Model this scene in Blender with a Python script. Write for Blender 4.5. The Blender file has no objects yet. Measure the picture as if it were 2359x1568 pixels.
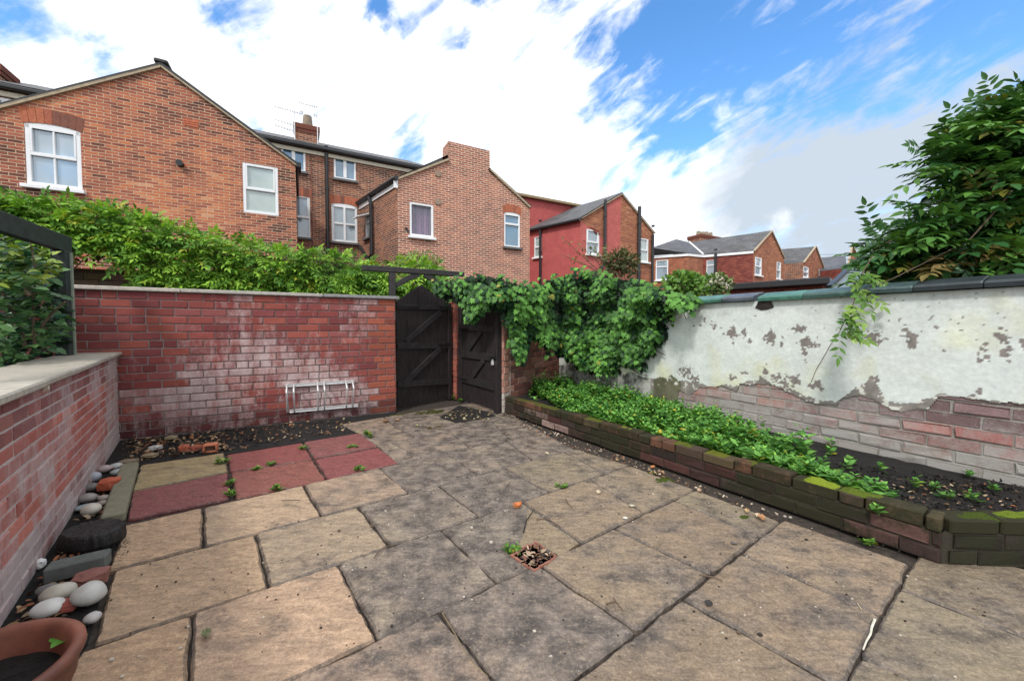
import bpy, math, random
import numpy as np
from mathutils import Vector, noise
R = math.radians
random.seed(7); rng = np.random.default_rng(7)
scene = bpy.context.scene
col = scene.collection

# ------------------------------------------------------------ camera, world, sun, exposure
HC = 1.2; FL = 889.; CX = 1179.2; CY = 784.; PT = R(2.1)
cam_d = bpy.data.cameras.new('camera'); cam = bpy.data.objects.new('camera', cam_d); col.objects.link(cam)
cam.location = (0, 0, HC); cam.rotation_euler = (R(90) - PT, 0, 0)
cam_d.sensor_width = 36; cam_d.lens = FL / 2358.4 * 36; cam_d.clip_start = .05; cam_d.clip_end = 3000
scene.camera = cam
scene.view_settings.view_transform = 'Standard'; scene.view_settings.look = 'None'
scene.view_settings.exposure = 0.27; scene.view_settings.gamma = 1.0
SUN_EL, SUN_AZ = R(48), R(205)          # azimuth clockwise from +Y: behind the camera, to the left

def ray(px, py):
    x = (px - CX) / FL; z = -(py - CY) / FL
    return Vector((x, math.cos(PT) + z * math.sin(PT), -math.sin(PT) + z * math.cos(PT)))
def G(px, py, z=0.0):
    d = ray(px, py); t = (z - HC) / d.z
    return Vector((d.x * t, d.y * t, z))
def D(px, py, y):
    d = ray(px, py); t = y / d.y
    return Vector((d.x * t, y, HC + d.z * t))
def onplane(px, py, A, u):
    """pixel on the vertical plane through A (xy) along unit u -> (s, z)"""
    d = ray(px, py)
    den = d.x * u[1] - d.y * u[0]
    t = (A[0] * u[1] - A[1] * u[0]) / den
    X = d.x * t; Y = d.y * t
    return (X - A[0]) * u[0] + (Y - A[1]) * u[1], HC + d.z * t

world = bpy.data.worlds.new('World'); scene.world = world; world.use_nodes = True
def build_world():
    nt = world.node_tree; nt.nodes.clear(); L = nt.links
    N = nt.nodes.new
    out = N('ShaderNodeOutputWorld'); bg = N('ShaderNodeBackground'); L.new(bg.outputs[0], out.inputs[0])
    sky = N('ShaderNodeTexSky'); sky.sky_type = 'NISHITA'; sky.sun_disc = False
    sky.sun_elevation = SUN_EL; sky.sun_rotation = SUN_AZ; sky.air_density = 1.0; sky.dust_density = 0.3; sky.ozone_density = 2.0
    tc = N('ShaderNodeTexCoord')
    nrm = N('ShaderNodeVectorMath'); nrm.operation = 'NORMALIZE'; L.new(tc.outputs['Generated'], nrm.inputs[0])
    dirv = nrm.outputs[0]
    def M(op, a, b=None, clamp=False):
        m = N('ShaderNodeMath'); m.operation = op; m.use_clamp = clamp
        for i, v in enumerate((a, b)):
            if v is None: continue
            if isinstance(v, (int, float)): m.inputs[i].default_value = v
            else: L.new(v, m.inputs[i])
        return m.outputs[0]
    def mr(v, a, b, c, d, smooth=True):
        m = N('ShaderNodeMapRange'); m.interpolation_type = 'SMOOTHSTEP' if smooth else 'LINEAR'
        L.new(v, m.inputs[0])
        for i, x in enumerate((a, b, c, d)): m.inputs[1 + i].default_value = x
        return m.outputs[0]
    sep = N('ShaderNodeSeparateXYZ'); L.new(dirv, sep.inputs[0])
    # cloud layer seen in perspective
    zz = M('ADD', M('MAXIMUM', sep.outputs[2], 0.0), 0.32)
    cx = M('DIVIDE', sep.outputs[0], zz); cy = M('DIVIDE', sep.outputs[1], zz)
    cmb = N('ShaderNodeCombineXYZ'); L.new(cx, cmb.inputs[0]); L.new(cy, cmb.inputs[1])
    mp = N('ShaderNodeMapping'); L.new(cmb.outputs[0], mp.inputs[0]); mp.inputs['Rotation'].default_value = (0, 0, R(-38)); mp.inputs['Scale'].default_value = (1.0, 2.1, 1)
    def nz(vec, scale, detail, rough, dist=0.0):
        n = N('ShaderNodeTexNoise'); L.new(vec, n.inputs['Vector']); n.inputs['Scale'].default_value = scale
        n.inputs['Detail'].default_value = detail; n.inputs['Roughness'].default_value = rough; n.inputs['Distortion'].default_value = dist
        return n.outputs['Fac']
    # streaks: the layer's noise is drawn out along one direction of the sky
    d0 = ray(1700, 200).normalized(); e1 = (ray(1840, 110) - ray(1560, 300)); e1 = (e1 - d0 * e1.dot(d0)).normalized(); e2 = d0.cross(e1)
    def dotn(v, k):
        q = N('ShaderNodeVectorMath'); q.operation = 'DOT_PRODUCT'; L.new(dirv, q.inputs[0]); q.inputs[1].default_value = v * k; return q.outputs['Value']
    c3 = N('ShaderNodeCombineXYZ'); L.new(dotn(e1, 1.5), c3.inputs[0]); L.new(dotn(e2, 4.2), c3.inputs[1]); L.new(dotn(d0, 1.5), c3.inputs[2])
    n1 = nz(c3.outputs[0], 2.0, 9, .58, .6)
    n2 = nz(c3.outputs[0], 5.2, 8, .6, .5)
    n3 = nz(dirv, 5.0, 8, .55, .2)
    wn = N('ShaderNodeTexNoise'); L.new(dirv, wn.inputs['Vector']); wn.inputs['Scale'].default_value = 4.5; wn.inputs['Detail'].default_value = 6; wn.inputs['Roughness'].default_value = .6
    w1 = N('ShaderNodeVectorMath'); w1.operation = 'SUBTRACT'; L.new(wn.outputs['Color'], w1.inputs[0]); w1.inputs[1].default_value = (.5, .5, .5)
    w2 = N('ShaderNodeVectorMath'); w2.operation = 'SCALE'; L.new(w1.outputs[0], w2.inputs[0]); w2.inputs['Scale'].default_value = .26
    w3 = N('ShaderNodeVectorMath'); w3.operation = 'ADD'; L.new(dirv, w3.inputs[0]); L.new(w2.outputs[0], w3.inputs[1])
    w4 = N('ShaderNodeVectorMath'); w4.operation = 'NORMALIZE'; L.new(w3.outputs[0], w4.inputs[0]); dirw = w4.outputs[0]
    def blob(px, py, r0, r1):
        d = ray(px, py).normalized()
        dp = N('ShaderNodeVectorMath'); dp.operation = 'DOT_PRODUCT'; L.new(dirw, dp.inputs[0]); dp.inputs[1].default_value = d
        ac = M('ARCCOSINE', M('MINIMUM', dp.outputs['Value'], 1.0))
        return mr(ac, R(r0), R(r1), 1.0, 0.0)
    def sumb(lst):
        acc = None
        for px, py, r0, r1, w in lst:
            b = M('MULTIPLY', blob(px, py, r0, r1), w)
            acc = b if acc is None else M('ADD', acc, b)
        return acc
    blue = sumb([(1440, 215, 2, 9, .60), (1600, 190, 2, 11, .50), (1700, 100, 2, 12, .45), (1880, 60, 2, 12, .45), (2080, 60, 2, 13, .34), (1950, 150, 2, 10, .22), (2330, -60, 2, 14, .3),
                 (2300, 60, 2, 13, .38), (1620, 290, 1, 8, .34), (885, 66, .4, 4.0, .55), (850, 10, .4, 4.5, .3), (560, -5, .4, 5.0, .50), (1100, 20, .3, 3.2, .3), (50, 40, 1, 7.0, .42), (150, 85, .5, 3.5, .15),
                 (1950, 270, 2, 10, .12), (1160, 200, .3, 2.2, .25), (1090, 140, .2, 1.5, .22)])
    blue = M('MINIMUM', blue, .74)
    nn = M('ADD', M('MULTIPLY', n1, .60), M('MULTIPLY', n2, .50))
    nn = M('ADD', nn, M('MULTIPLY', M('SUBTRACT', n3, .5), .35))
    cov = M('SUBTRACT', M('ADD', M('MULTIPLY', M('SUBTRACT', nn, .55), 3.7), .80), blue)
    mask = mr(cov, .02, .78, 0.0, 1.0)
    # grey-blue veil low on the right
    veil = M('ADD', sumb([(2200, 420, 3, 32, 1.05), (2358, 200, 3, 22, .45), (1950, 480, 3, 22, .55)]), M('MULTIPLY', M('SUBTRACT', n1, .5), 1.3), True)
    cum = sumb([(1575, 545, 1.0, 4.2, 1.0), (1700, 552, 1.0, 4, .9), (1790, 555, .5, 3, .8), (1640, 300, 1, 7, .35), (2150, 120, 1, 6, .3), (1820, 170, .6, 3, .6)])
    cumm = M('MULTIPLY', cum, mr(n3, .44, .58, 0, 1))
    veil = M('SUBTRACT', veil, cumm, True)
    c_white = N('ShaderNodeMixRGB'); c_white.inputs[1].default_value = (1.16, 1.17, 1.19, 1); c_white.inputs[2].default_value = (.53, .61, .70, 1)
    L.new(veil, c_white.inputs[0])
    # blue from the physical sky
    hs = N('ShaderNodeHueSaturation'); hs.inputs['Saturation'].default_value = 1.24; hs.inputs['Value'].default_value = 0.255
    L.new(sky.outputs[0], hs.inputs['Color'])
    mix = N('ShaderNodeMixRGB'); L.new(mask, mix.inputs[0]); L.new(hs.outputs[0], mix.inputs[1]); L.new(c_white.outputs[0], mix.inputs[2])
    L.new(mix.outputs[0], bg.inputs[0]); bg.inputs[1].default_value = 1.0
build_world()
sd = bpy.data.lights.new('sun', 'SUN'); sun = bpy.data.objects.new('sun', sd); col.objects.link(sun)
sd.energy = 2.1; sd.angle = R(8); sd.color = (1, .965, .91)
sdir = Vector((math.sin(SUN_AZ) * math.cos(SUN_EL), math.cos(SUN_AZ) * math.cos(SUN_EL), math.sin(SUN_EL)))
sun.rotation_euler = sdir.to_track_quat('Z', 'Y').to_euler()

# ------------------------------------------------------------ object helpers
WP = {}
def tag(o, label=None, cat=None, group=None, kind=None):
    if label: o['label'] = label
    if cat: o['category'] = cat
    if group: o['group'] = group
    if kind: o['kind'] = kind
    return o
def empty(name, loc, label=None, cat=None, group=None):
    o = bpy.data.objects.new(name, None); col.objects.link(o); o.location = loc; o.empty_display_size = .1
    WP[o.name] = Vector(loc); return tag(o, label, cat, group)
def link(name, me, parent, base):
    o = bpy.data.objects.new(name, me); col.objects.link(o)
    if parent is not None:
        o.parent = parent; o.location = Vector(base) - WP[parent.name]
    else: o.location = base
    WP[o.name] = Vector(base); return o
class MB:
    def __init__(s): s.v = []; s.f = []; s.c = []; s.uv = []
    def face(s, pts, c=(1, 1, 1, 0), uv=None):
        i = len(s.v); s.v += [tuple(p) for p in pts]; s.f.append(list(range(i, i + len(pts)))); s.c.append(c); s.uv.append(uv)
    def mesh(s, vs, fs, c=(1, 1, 1, 0)):
        i = len(s.v); s.v += [tuple(p) for p in vs]
        for f in fs: s.f.append([i + k for k in f]); s.c.append(c); s.uv.append(None)
    def box(s, c0, ax, ay, az, col_=(1, 1, 1, 0), bev=0.0):
        """c0 centre; ax, ay, az half-extent vectors"""
        c0 = Vector(c0); ax = Vector(ax); ay = Vector(ay); az = Vector(az)
        if bev <= 0:
            vs = [c0 + ax * i + ay * j + az * k for k in (-1, 1) for j in (-1, 1) for i in (-1, 1)]
            s.mesh(vs, [(0, 2, 3, 1), (4, 5, 7, 6), (0, 1, 5, 4), (2, 6, 7, 3), (0, 4, 6, 2), (1, 3, 7, 5)], col_); return
        L = [ax.length, ay.length, az.length]; b = [min(.45, bev / max(l, 1e-6)) for l in L]
        A = [ax, ay, az]; vs = []; idx = {}
        for i in (-1, 1):
            for j in (-1, 1):
                for k in (-1, 1):
                    sg = (i, j, k)
                    for a in range(3):
                        p = c0.copy()
                        for q in range(3): p += A[q] * (sg[q] * (1 if q == a else 1 - b[q]))
                        idx[(sg, a)] = len(vs); vs.append(p)
        fs = []
        def cyc(a, sgn):
            o = [q for q in range(3) if q != a]; r = []
            for (p, q) in ((-1, -1), (1, -1), (1, 1), (-1, 1)):
                t = [0, 0, 0]; t[a] = sgn; t[o[0]] = p; t[o[1]] = q; r.append(tuple(t))
            return r
        for a in range(3):
            for sgn in (-1, 1):
                r = [idx[(t, a)] for t in cyc(a, sgn)]
                if (sgn < 0) ^ (a == 1): r.reverse()
                fs.append(r)
        for a in range(3):
            o = [q for q in range(3) if q != a]
            for p in (-1, 1):
                for q in (-1, 1):
                    t0 = [0, 0, 0]; t0[a] = -1; t0[o[0]] = p; t0[o[1]] = q; t1 = list(t0); t1[a] = 1
                    fs.append([idx[(tuple(t0), o[0])], idx[(tuple(t1), o[0])], idx[(tuple(t1), o[1])], idx[(tuple(t0), o[1])]])
        for i in (-1, 1):
            for j in (-1, 1):
                for k in (-1, 1):
                    fs.append([idx[((i, j, k), a)] for a in range(3)])
        s.mesh(vs, fs, col_)
    def bar(s, p0, p1, w, h, up=(0, 0, 1), c=(1, 1, 1, 0), bev=0.0):
        p0 = Vector(p0); p1 = Vector(p1); d = p1 - p0; y = d.normalized(); x = y.cross(Vector(up)).normalized(); z = x.cross(y)
        s.box((p0 + p1) / 2, x * w / 2, d / 2, z * h / 2, c, bev)
    def tube(s, pts, r, n=8, c=(1, 1, 1, 0), cap=True):
        pts = [Vector(p) for p in pts]; rs = r if isinstance(r, (list, tuple)) else [r] * len(pts)
        i0 = len(s.v); ref = None
        for k, p in enumerate(pts):
            d = (pts[min(k + 1, len(pts) - 1)] - pts[max(k - 1, 0)]).normalized()
            if ref is None: ref = d.orthogonal().normalized()
            x = (ref - d * ref.dot(d)).normalized(); ref = x; y = d.cross(x)
            for a in range(n):
                t = 2 * math.pi * a / n; s.v.append(tuple(p + (x * math.cos(t) + y * math.sin(t)) * rs[k]))
        for k in range(len(pts) - 1):
            for a in range(n):
                b = (a + 1) % n
                s.f.append([i0 + k * n + a, i0 + k * n + b, i0 + (k + 1) * n + b, i0 + (k + 1) * n + a]); s.c.append(c); s.uv.append(None)
        if cap:
            s.f.append([i0 + a for a in range(n)][::-1]); s.c.append(c); s.uv.append(None)
            e = i0 + (len(pts) - 1) * n; s.f.append([e + a for a in range(n)]); s.c.append(c); s.uv.append(None)
    def lathe(s, prof, c0, n=48, c=(1, 1, 1, 0), wob=0.0):
        i0 = len(s.v); c0 = Vector(c0)
        for (r, z) in prof:
            for a in range(n):
                t = 2 * math.pi * a / n; rr = r * (1 + wob * math.sin(3 * t + 1))
                s.v.append(tuple(c0 + Vector((rr * math.cos(t), rr * math.sin(t), z))))
        for k in range(len(prof) - 1):
            for a in range(n):
                b = (a + 1) % n; s.f.append([i0 + k * n + a, i0 + k * n + b, i0 + (k + 1) * n + b, i0 + (k + 1) * n + a]); s.c.append(c); s.uv.append(None)
    def prism(s, poly, z0, z1, c=(1, 1, 1, 0)):
        n = len(poly); lo = [(p[0], p[1], z0) for p in poly]; hi = [(p[0], p[1], z1) for p in poly]
        s.mesh(lo + hi, [list(range(n))[::-1], list(range(n, 2 * n))] + [[i, (i + 1) % n, n + (i + 1) % n, n + i] for i in range(n)], c)
    def build(s, name, mat, parent=None, base=None, smooth=False):
        V = np.array(s.v, dtype=float)
        if base is None:
            if parent is not None: base = WP[parent.name]
            else: base = Vector(((V[:, 0].min() + V[:, 0].max()) / 2, (V[:, 1].min() + V[:, 1].max()) / 2, V[:, 2].min()))
        V = V - np.array(base)
        me = bpy.data.meshes.new(name); me.from_pydata(V.tolist(), [], s.f)
        ca = me.color_attributes.new('col', 'FLOAT_COLOR', 'CORNER'); arr = []; uvs = []; hasuv = any(u is not None for u in s.uv)
        for f, c, uv in zip(s.f, s.c, s.uv):
            c4 = tuple(c) if len(c) == 4 else tuple(c) + (0,)
            arr += list(c4) * len(f)
            if hasuv: uvs += [q for p in (uv if uv is not None else [(0, 0)] * len(f)) for q in p]
        ca.data.foreach_set('color', arr)
        if hasuv: me.uv_layers.new(name='UVMap').data.foreach_set('uv', uvs)
        me.materials.append(mat); me.update()
        if smooth: me.polygons.foreach_set('use_smooth', [True] * len(me.polygons))
        return link(name, me, parent, base)
def vn(v): return math.sqrt(v[0] ** 2 + v[1] ** 2)

# leaves, many at once
T_OVAL = (np.array([(0, 0, 0), (-.26, .28, .05), (-.22, .66, .04), (0, 1, -.10), (.22, .66, .04), (.26, .28, .05)]), [[0, 3, 2, 1], [0, 5, 4, 3]])
T_SLIM = (np.array([(0, 0, 0), (-.15, .30, .03), (-.13, .62, .02), (0, 1, -.10), (.13, .62, .02), (.15, .30, .03)]), [[0, 3, 2, 1], [0, 5, 4, 3]])
_iv = [(0, .30, .05), (0, 0, 0), (.30, -.14, -.03), (.56, .10, -.06), (.34, .34, 0), (.44, .62, -.05), (.17, .60, 0), (0, 1.0, -.10), (-.17, .60, 0), (-.44, .62, -.05), (-.34, .34, 0), (-.56, .10, -.06), (-.30, -.14, -.03)]
T_IVY = (np.array(_iv), [[0, i, i + 1] for i in range(1, 12)] + [[0, 12, 1]])
T_NET = (np.array([(0, 0, 0), (-.30, .18, .05), (-.30, .42, .05), (-.14, .75, 0), (0, 1, -.12), (.14, .75, 0), (.30, .42, .05), (.30, .18, .05)]), [[0, 4, 3, 2, 1], [0, 7, 6, 5, 4]])
def nrmz(a): return a / np.maximum(np.linalg.norm(a, axis=1, keepdims=True), 1e-9)
def leaves(name, tpl, pos, Y, Nn, size, colr, mat, parent=None, base=None, width=None):
    tv, tf = tpl; pos = np.asarray(pos, float); n = len(pos); Y = nrmz(np.asarray(Y, float)); Nn = np.asarray(Nn, float)
    X = nrmz(np.cross(Y, Nn)); Z = np.cross(X, Y); size = np.broadcast_to(np.asarray(size, float), (n,)); w = 1 if width is None else np.asarray(width)[:, None, None]
    V = pos[:, None, :] + size[:, None, None] * (tv[None, :, 0:1] * w * X[:, None, :] + tv[None, :, 1:2] * Y[:, None, :] + tv[None, :, 2:3] * Z[:, None, :])
    k = len(tv); V = V.reshape(-1, 3)
    if base is None: base = WP[parent.name] if parent is not None else Vector((V[:, 0].mean(), V[:, 1].mean(), V[:, 2].min()))
    V = V - np.array(base)
    lens = [len(f) for f in tf]; flat = np.concatenate([np.array(f) for f in tf])
    loops = (flat[None, :] + (np.arange(n) * k)[:, None]).reshape(-1)
    starts1 = np.concatenate([[0], np.cumsum(lens)[:-1]]); tot = sum(lens)
    starts = (starts1[None, :] + (np.arange(n) * tot)[:, None]).reshape(-1)
    me = bpy.data.meshes.new(name); me.vertices.add(len(V)); me.vertices.foreach_set('co', V.reshape(-1))
    me.loops.add(len(loops)); me.loops.foreach_set('vertex_index', loops.astype(np.int32))
    me.polygons.add(len(starts)); me.polygons.foreach_set('loop_start', starts.astype(np.int32))
    me.update(calc_edges=True)
    c4 = np.concatenate([np.asarray(colr, float), np.zeros((n, 1))], axis=1)
    ca = me.color_attributes.new('col', 'FLOAT_COLOR', 'POINT'); ca.data.foreach_set('color', np.repeat(c4, k, axis=0).reshape(-1))
    me.materials.append(mat)
    return link(name, me, parent, base)

# ------------------------------------------------------------ materials
class NT:
    def __init__(s, name):
        s.m = bpy.data.materials.new(name); s.m.use_nodes = True; s.t = s.m.node_tree; s.t.nodes.clear()
        s.out = s.n('ShaderNodeOutputMaterial'); s.b = s.n('ShaderNodeBsdfPrincipled'); s.t.links.new(s.b.outputs[0], s.out.inputs[0])
        s.tc = s.n('ShaderNodeTexCoord')
    def n(s, t): return s.t.nodes.new(t)
    def set(s, sock, v):
        if isinstance(v, bpy.types.NodeSocket): s.t.links.new(v, sock)
        elif isinstance(v, (tuple, list)) and len(v) == 3 and sock.type == 'RGBA': sock.default_value = tuple(v) + (1,)
        else: sock.default_value = v
    def inp(s, k, v): s.set(s.b.inputs[k], v)
    def attr(s, name='col'):
        a = s.n('ShaderNodeAttribute'); a.attribute_name = name; return a
    def noise(s, scale, detail=6, rough=.6, vec=None, dist=0, out='Fac'):
        a = s.n('ShaderNodeTexNoise'); s.set(a.inputs['Scale'], scale); a.inputs['Detail'].default_value = detail; a.inputs['Roughness'].default_value = rough; a.inputs['Distortion'].default_value = dist
        s.t.links.new(vec if vec is not None else s.tc.outputs['Object'], a.inputs['Vector']); return a.outputs[out]
    def mapping(s, scale=(1, 1, 1), rot=(0, 0, 0), vec=None, loc=(0, 0, 0)):
        a = s.n('ShaderNodeMapping'); a.inputs['Scale'].default_value = scale; a.inputs['Rotation'].default_value = rot; a.inputs['Location'].default_value = loc
        s.t.links.new(vec if vec is not None else s.tc.outputs['Object'], a.inputs['Vector']); return a.outputs[0]
    def voro(s, scale, vec=None, feat='F1', out='Distance'):
        a = s.n('ShaderNodeTexVoronoi'); a.feature = feat; a.inputs['Scale'].default_value = scale
        s.t.links.new(vec if vec is not None else s.tc.outputs['Object'], a.inputs['Vector']); return a.outputs[out]
    def mr(s, v, a, b, c=0., d=1., smooth=True):
        m = s.n('ShaderNodeMapRange'); m.interpolation_type = 'SMOOTHSTEP' if smooth else 'LINEAR'
        for i, x in enumerate((v, a, b, c, d)): s.set(m.inputs[i], x)
        return m.outputs[0]
    def math(s, op, a, b=0., clamp=False):
        m = s.n('ShaderNodeMath'); m.operation = op; m.use_clamp = clamp; s.set(m.inputs[0], a); s.set(m.inputs[1], b); return m.outputs[0]
    def mix(s, f, a, b, mode='MIX'):
        m = s.n('ShaderNodeMixRGB'); m.blend_type = mode; s.set(m.inputs[0], f); s.set(m.inputs[1], a); s.set(m.inputs[2], b); return m.outputs[0]
    def ramp(s, f, stops, interp='LINEAR'):
        r = s.n('ShaderNodeValToRGB'); e = r.color_ramp; e.interpolation = interp
        while len(e.elements) < len(stops): e.elements.new(.5)
        for el, (p, c) in zip(e.elements, stops): el.position = p; el.color = tuple(c) + (1,) if len(c) == 3 else c
        s.t.links.new(f, r.inputs[0]); return r.outputs[0]
    def bump(s, h, strength=.3, dist=.01, nrm=None):
        b = s.n('ShaderNodeBump'); b.inputs['Strength'].default_value = strength; b.inputs['Distance'].default_value = dist; s.t.links.new(h, b.inputs['Height'])
        if nrm is not None: s.t.links.new(nrm, b.inputs['Normal'])
        s.t.links.new(b.outputs[0], s.b.inputs['Normal']); return b.outputs[0]
def m_attr(name, rough=.8, nscale=30, namt=.35, bump=.3, bdist=.004, spec=.4, metal=0, coat=0):
    k = NT(name); a = k.attr(); n = k.noise(nscale, 8, .65)
    v = k.mr(n, .25, .75, 1 - namt, 1 + namt, False)
    k.inp('Base Color', k.mix(1, a.outputs['Color'], v, 'MULTIPLY')); k.inp('Roughness', rough); k.inp('Specular IOR Level', spec); k.inp('Metallic', metal); k.inp('Coat Weight', coat)
    k.bump(n, bump, bdist); return k.m
def m_plain(name, c, rough=.6, nscale=20, namt=.2, bump=.1, bdist=.003, metal=0, spec=.5, stretch=None):
    k = NT(name); vec = k.mapping(stretch) if stretch else None; n = k.noise(nscale, 7, .6, vec)
    v = k.mr(n, .25, .75, 1 - namt, 1 + namt, False)
    k.inp('Base Color', k.mix(1, tuple(c), v, 'MULTIPLY')); k.inp('Roughness', rough); k.inp('Metallic', metal); k.inp('Specular IOR Level', spec)
    k.bump(n, bump, bdist); return k.m
def m_leaf(name, rough=.55, trans=.2):
    k = NT(name); a = k.attr(); n = k.noise(12, 4, .6)
    c = k.mix(1, a.outputs['Color'], k.mr(n, .3, .7, .75, 1.25, False), 'MULTIPLY')
    k.inp('Base Color', c); k.inp('Roughness', rough); k.inp('Specular IOR Level', .28)
    tr = k.n('ShaderNodeBsdfTranslucent'); k.set(tr.inputs[0], k.mix(1, c, (1.3, 1.35, .6), 'MULTIPLY'))
    ms = k.n('ShaderNodeMixShader'); ms.inputs[0].default_value = trans
    k.t.links.new(k.b.outputs[0], ms.inputs[1]); k.t.links.new(tr.outputs[0], ms.inputs[2]); k.t.links.new(ms.outputs[0], k.out.inputs[0])
    return k.m
def m_brick_attr(name, stain=(.62, .56, .54), dark=(.05, .035, .03), streak=True, rough=.85, bump=.6, darkamt=.35, moss=False, soft=7.0):
    """brick and mortar colours from the mesh; alpha = how far a bloom of salts (or paint, or moss) covers the brick"""
    k = NT(name); a = k.attr()
    fine = k.noise(90, 6, .7); mid = k.noise(14, 8, .68)
    base = k.mix(1, a.outputs['Color'], k.mr(fine, .25, .75, .72, 1.28, False), 'MULTIPLY')
    base = k.mix(k.mr(mid, .52, .78, 0, darkamt), base, dark)
    sv = k.mapping((1, 1, .35)) if streak else None
    sn = k.noise(9, 9, .72, sv); sn2 = k.noise(40, 5, .7)
    sv_ = k.math('ADD', k.math('MULTIPLY', sn, .75), k.math('MULTIPLY', sn2, .25))
    th = k.math('SUBTRACT', .82, k.math('MULTIPLY', a.outputs['Alpha'], .62))
    cover = k.math('MULTIPLY', k.math('SUBTRACT', sv_, th), soft, True)
    cover = k.math('MULTIPLY', cover, .85)
    if moss:
        lp = k.noise(14, 5, .7); base = k.mix(k.mr(lp, .67, .73, 0, .6), base, (.17, .145, .125))
    k.inp('Base Color', k.mix(cover, base, stain)); k.inp('Roughness', rough); k.inp('Specular IOR Level', .25)
    k.bump(k.math('ADD', fine, mid), bump, .004)
    return k.m
def m_house(name, stops, mortar=(.58, .46, .33), bw=.192, rh=.0585, ms=.0125, paint=None, spots=None, scale_n=.55, shift=.5, zrot=0):
    k = NT(name); uv = k.n('ShaderNodeUVMap'); uv.uv_map = 'UVMap'
    dv = k.n('ShaderNodeVectorMath'); dv.operation = 'ADD'; k.t.links.new(uv.outputs[0], dv.inputs[0])
    w = k.n('ShaderNodeVectorMath'); w.operation = 'SCALE'; w.inputs['Scale'].default_value = .02
    k.t.links.new(k.noise(5, 3, .5, uv.outputs[0], out='Color'), w.inputs[0]); k.t.links.new(w.outputs[0], dv.inputs[1]); V = dv.outputs[0]
    b = k.n('ShaderNodeTexBrick'); k.t.links.new(V, b.inputs['Vector']); b.offset = .5; b.inputs['Color1'].default_value = (0, 0, 0, 1); b.inputs['Color2'].default_value = (1, 1, 1, 1)
    b.inputs['Mortar'].default_value = (.5, .5, .5, 1); b.inputs['Scale'].default_value = 1; b.inputs['Brick Width'].default_value = bw; b.inputs['Row Height'].default_value = rh
    b.inputs['Mortar Size'].default_value = ms * .5; b.inputs['Mortar Smooth'].default_value = .25; b.inputs['Bias'].default_value = 0.05
    big = k.noise(scale_n, 5, .6, uv.outputs[0]); mid = k.noise(3.2, 6, .65, uv.outputs[0]); fine = k.noise(28, 6, .65, uv.outputs[0])
    f = k.math('ADD', k.math('MULTIPLY', b.outputs['Color'], .50), k.math('MULTIPLY', k.math('SUBTRACT', big, .5), shift * 2.4))
    f = k.math('ADD', f, k.math('MULTIPLY', k.math('SUBTRACT', mid, .5), .55)); f = k.math('ADD', f, .27)
    c = k.ramp(f, stops); c = k.mix(1, c, k.mr(fine, .25, .75, .75, 1.25, False), 'MULTIPLY')
    if paint:
        c = k.mix(.93, c, k.mix(1, tuple(paint), k.mr(mid, .3, .7, .86, 1.1, False), 'MULTIPLY'))
        mortar = tuple(x * .88 for x in paint)
    if spots:
        c = k.mix(k.mr(k.noise(9, 4, .7, uv.outputs[0]), .60, .66, 0, .7), c, tuple(spots))
    mc = k.mix(1, tuple(mortar), k.mr(mid, .3, .7, .75, 1.15, False), 'MULTIPLY')
    k.inp('Base Color', k.mix(b.outputs['Fac'], c, mc)); k.inp('Roughness', .88); k.inp('Specular IOR Level', .2)
    h = k.math('ADD', k.math('MULTIPLY', b.outputs['Fac'], -1.0), k.math('MULTIPLY', fine, .5))
    k.bump(h, .8, .012); return k.m
def m_slab():
    k = NT('riven_stone'); a = k.attr(); ob = k.tc.outputs['Object']
    big = k.noise(2.6, 7, .62, k.mapping((1, 1.5, 1), (0, 0, R(36)))); mid = k.noise(8, 8, .68); fine = k.noise(55, 6, .75); speck = k.noise(75, 3, .6, dist=.4); grain = k.noise(190, 3, .7)
    grey = k.mix(k.mr(mid, .35, .65), (.082, .069, .060), (.20, .168, .142))
    f = k.math('ADD', k.math('MULTIPLY', big, .55), k.math('MULTIPLY', mid, .45)); f = k.math('ADD', f, k.math('MULTIPLY', k.math('SUBTRACT', a.outputs['Alpha'], .5), .55))
    c = k.mix(k.mr(f, .36, .60), grey, a.outputs['Color'])
    vein = k.noise(9, 8, .7, k.mapping((1, 3.2, 1), (0, 0, R(-32))), dist=.8); c = k.mix(1, c, k.mr(vein, .30, .70, .62, 1.38, False), 'MULTIPLY')
    c = k.mix(1, c, k.mr(fine, .22, .78, .55, 1.45, False), 'MULTIPLY')
    c = k.mix(k.mr(speck, .56, .66, 0, .36), c, (.42, .34, .24))
    c = k.mix(k.mr(speck, .30, .42, .28, 0), c, (.045, .038, .036))
    c = k.mix(1, c, (.98, .96, .96), 'MULTIPLY')
    c = k.mix(1, c, k.mr(grain, .3, .7, .75, 1.25, False), 'MULTIPLY')
    c = k.mix(k.mr(k.noise(26, 4, .7), .68, .74, 0, .8), c, (.035, .03, .026))
    k.inp('Base Color', c); k.inp('Roughness', k.mr(mid, .3, .7, .42, .72)); k.inp('Specular IOR Level', .42)
    h = k.math('ADD', k.math('MULTIPLY', mid, 2.2), k.math('ADD', fine, k.math('MULTIPLY', speck, .5)))
    k.bump(h, .65, .006); return k.m
M = {}
M['slab'] = m_slab()
M['brick'] = m_brick_attr('red_brick_bloomed', stain=(.54, .44, .43), soft=3.8)
M['brick_dark'] = m_brick_attr('old_brick_mossy', stain=(.020, .0225, .009), dark=(.010, .009, .007), streak=False, darkamt=1.0, bump=1.0, moss=True)
M['brick_pale'] = m_brick_attr('old_brick_limewashed', stain=(.37, .36, .335), dark=(.09, .08, .065), streak=False, darkamt=.7, bump=.9, soft=4.0)
M['stone'] = m_attr('stone', .8, 22, .3, .35)
M['soil'] = m_plain('dark_soil', (.009, .0075, .0065), 1.0, 40, .6, 1.0, .02)
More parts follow.
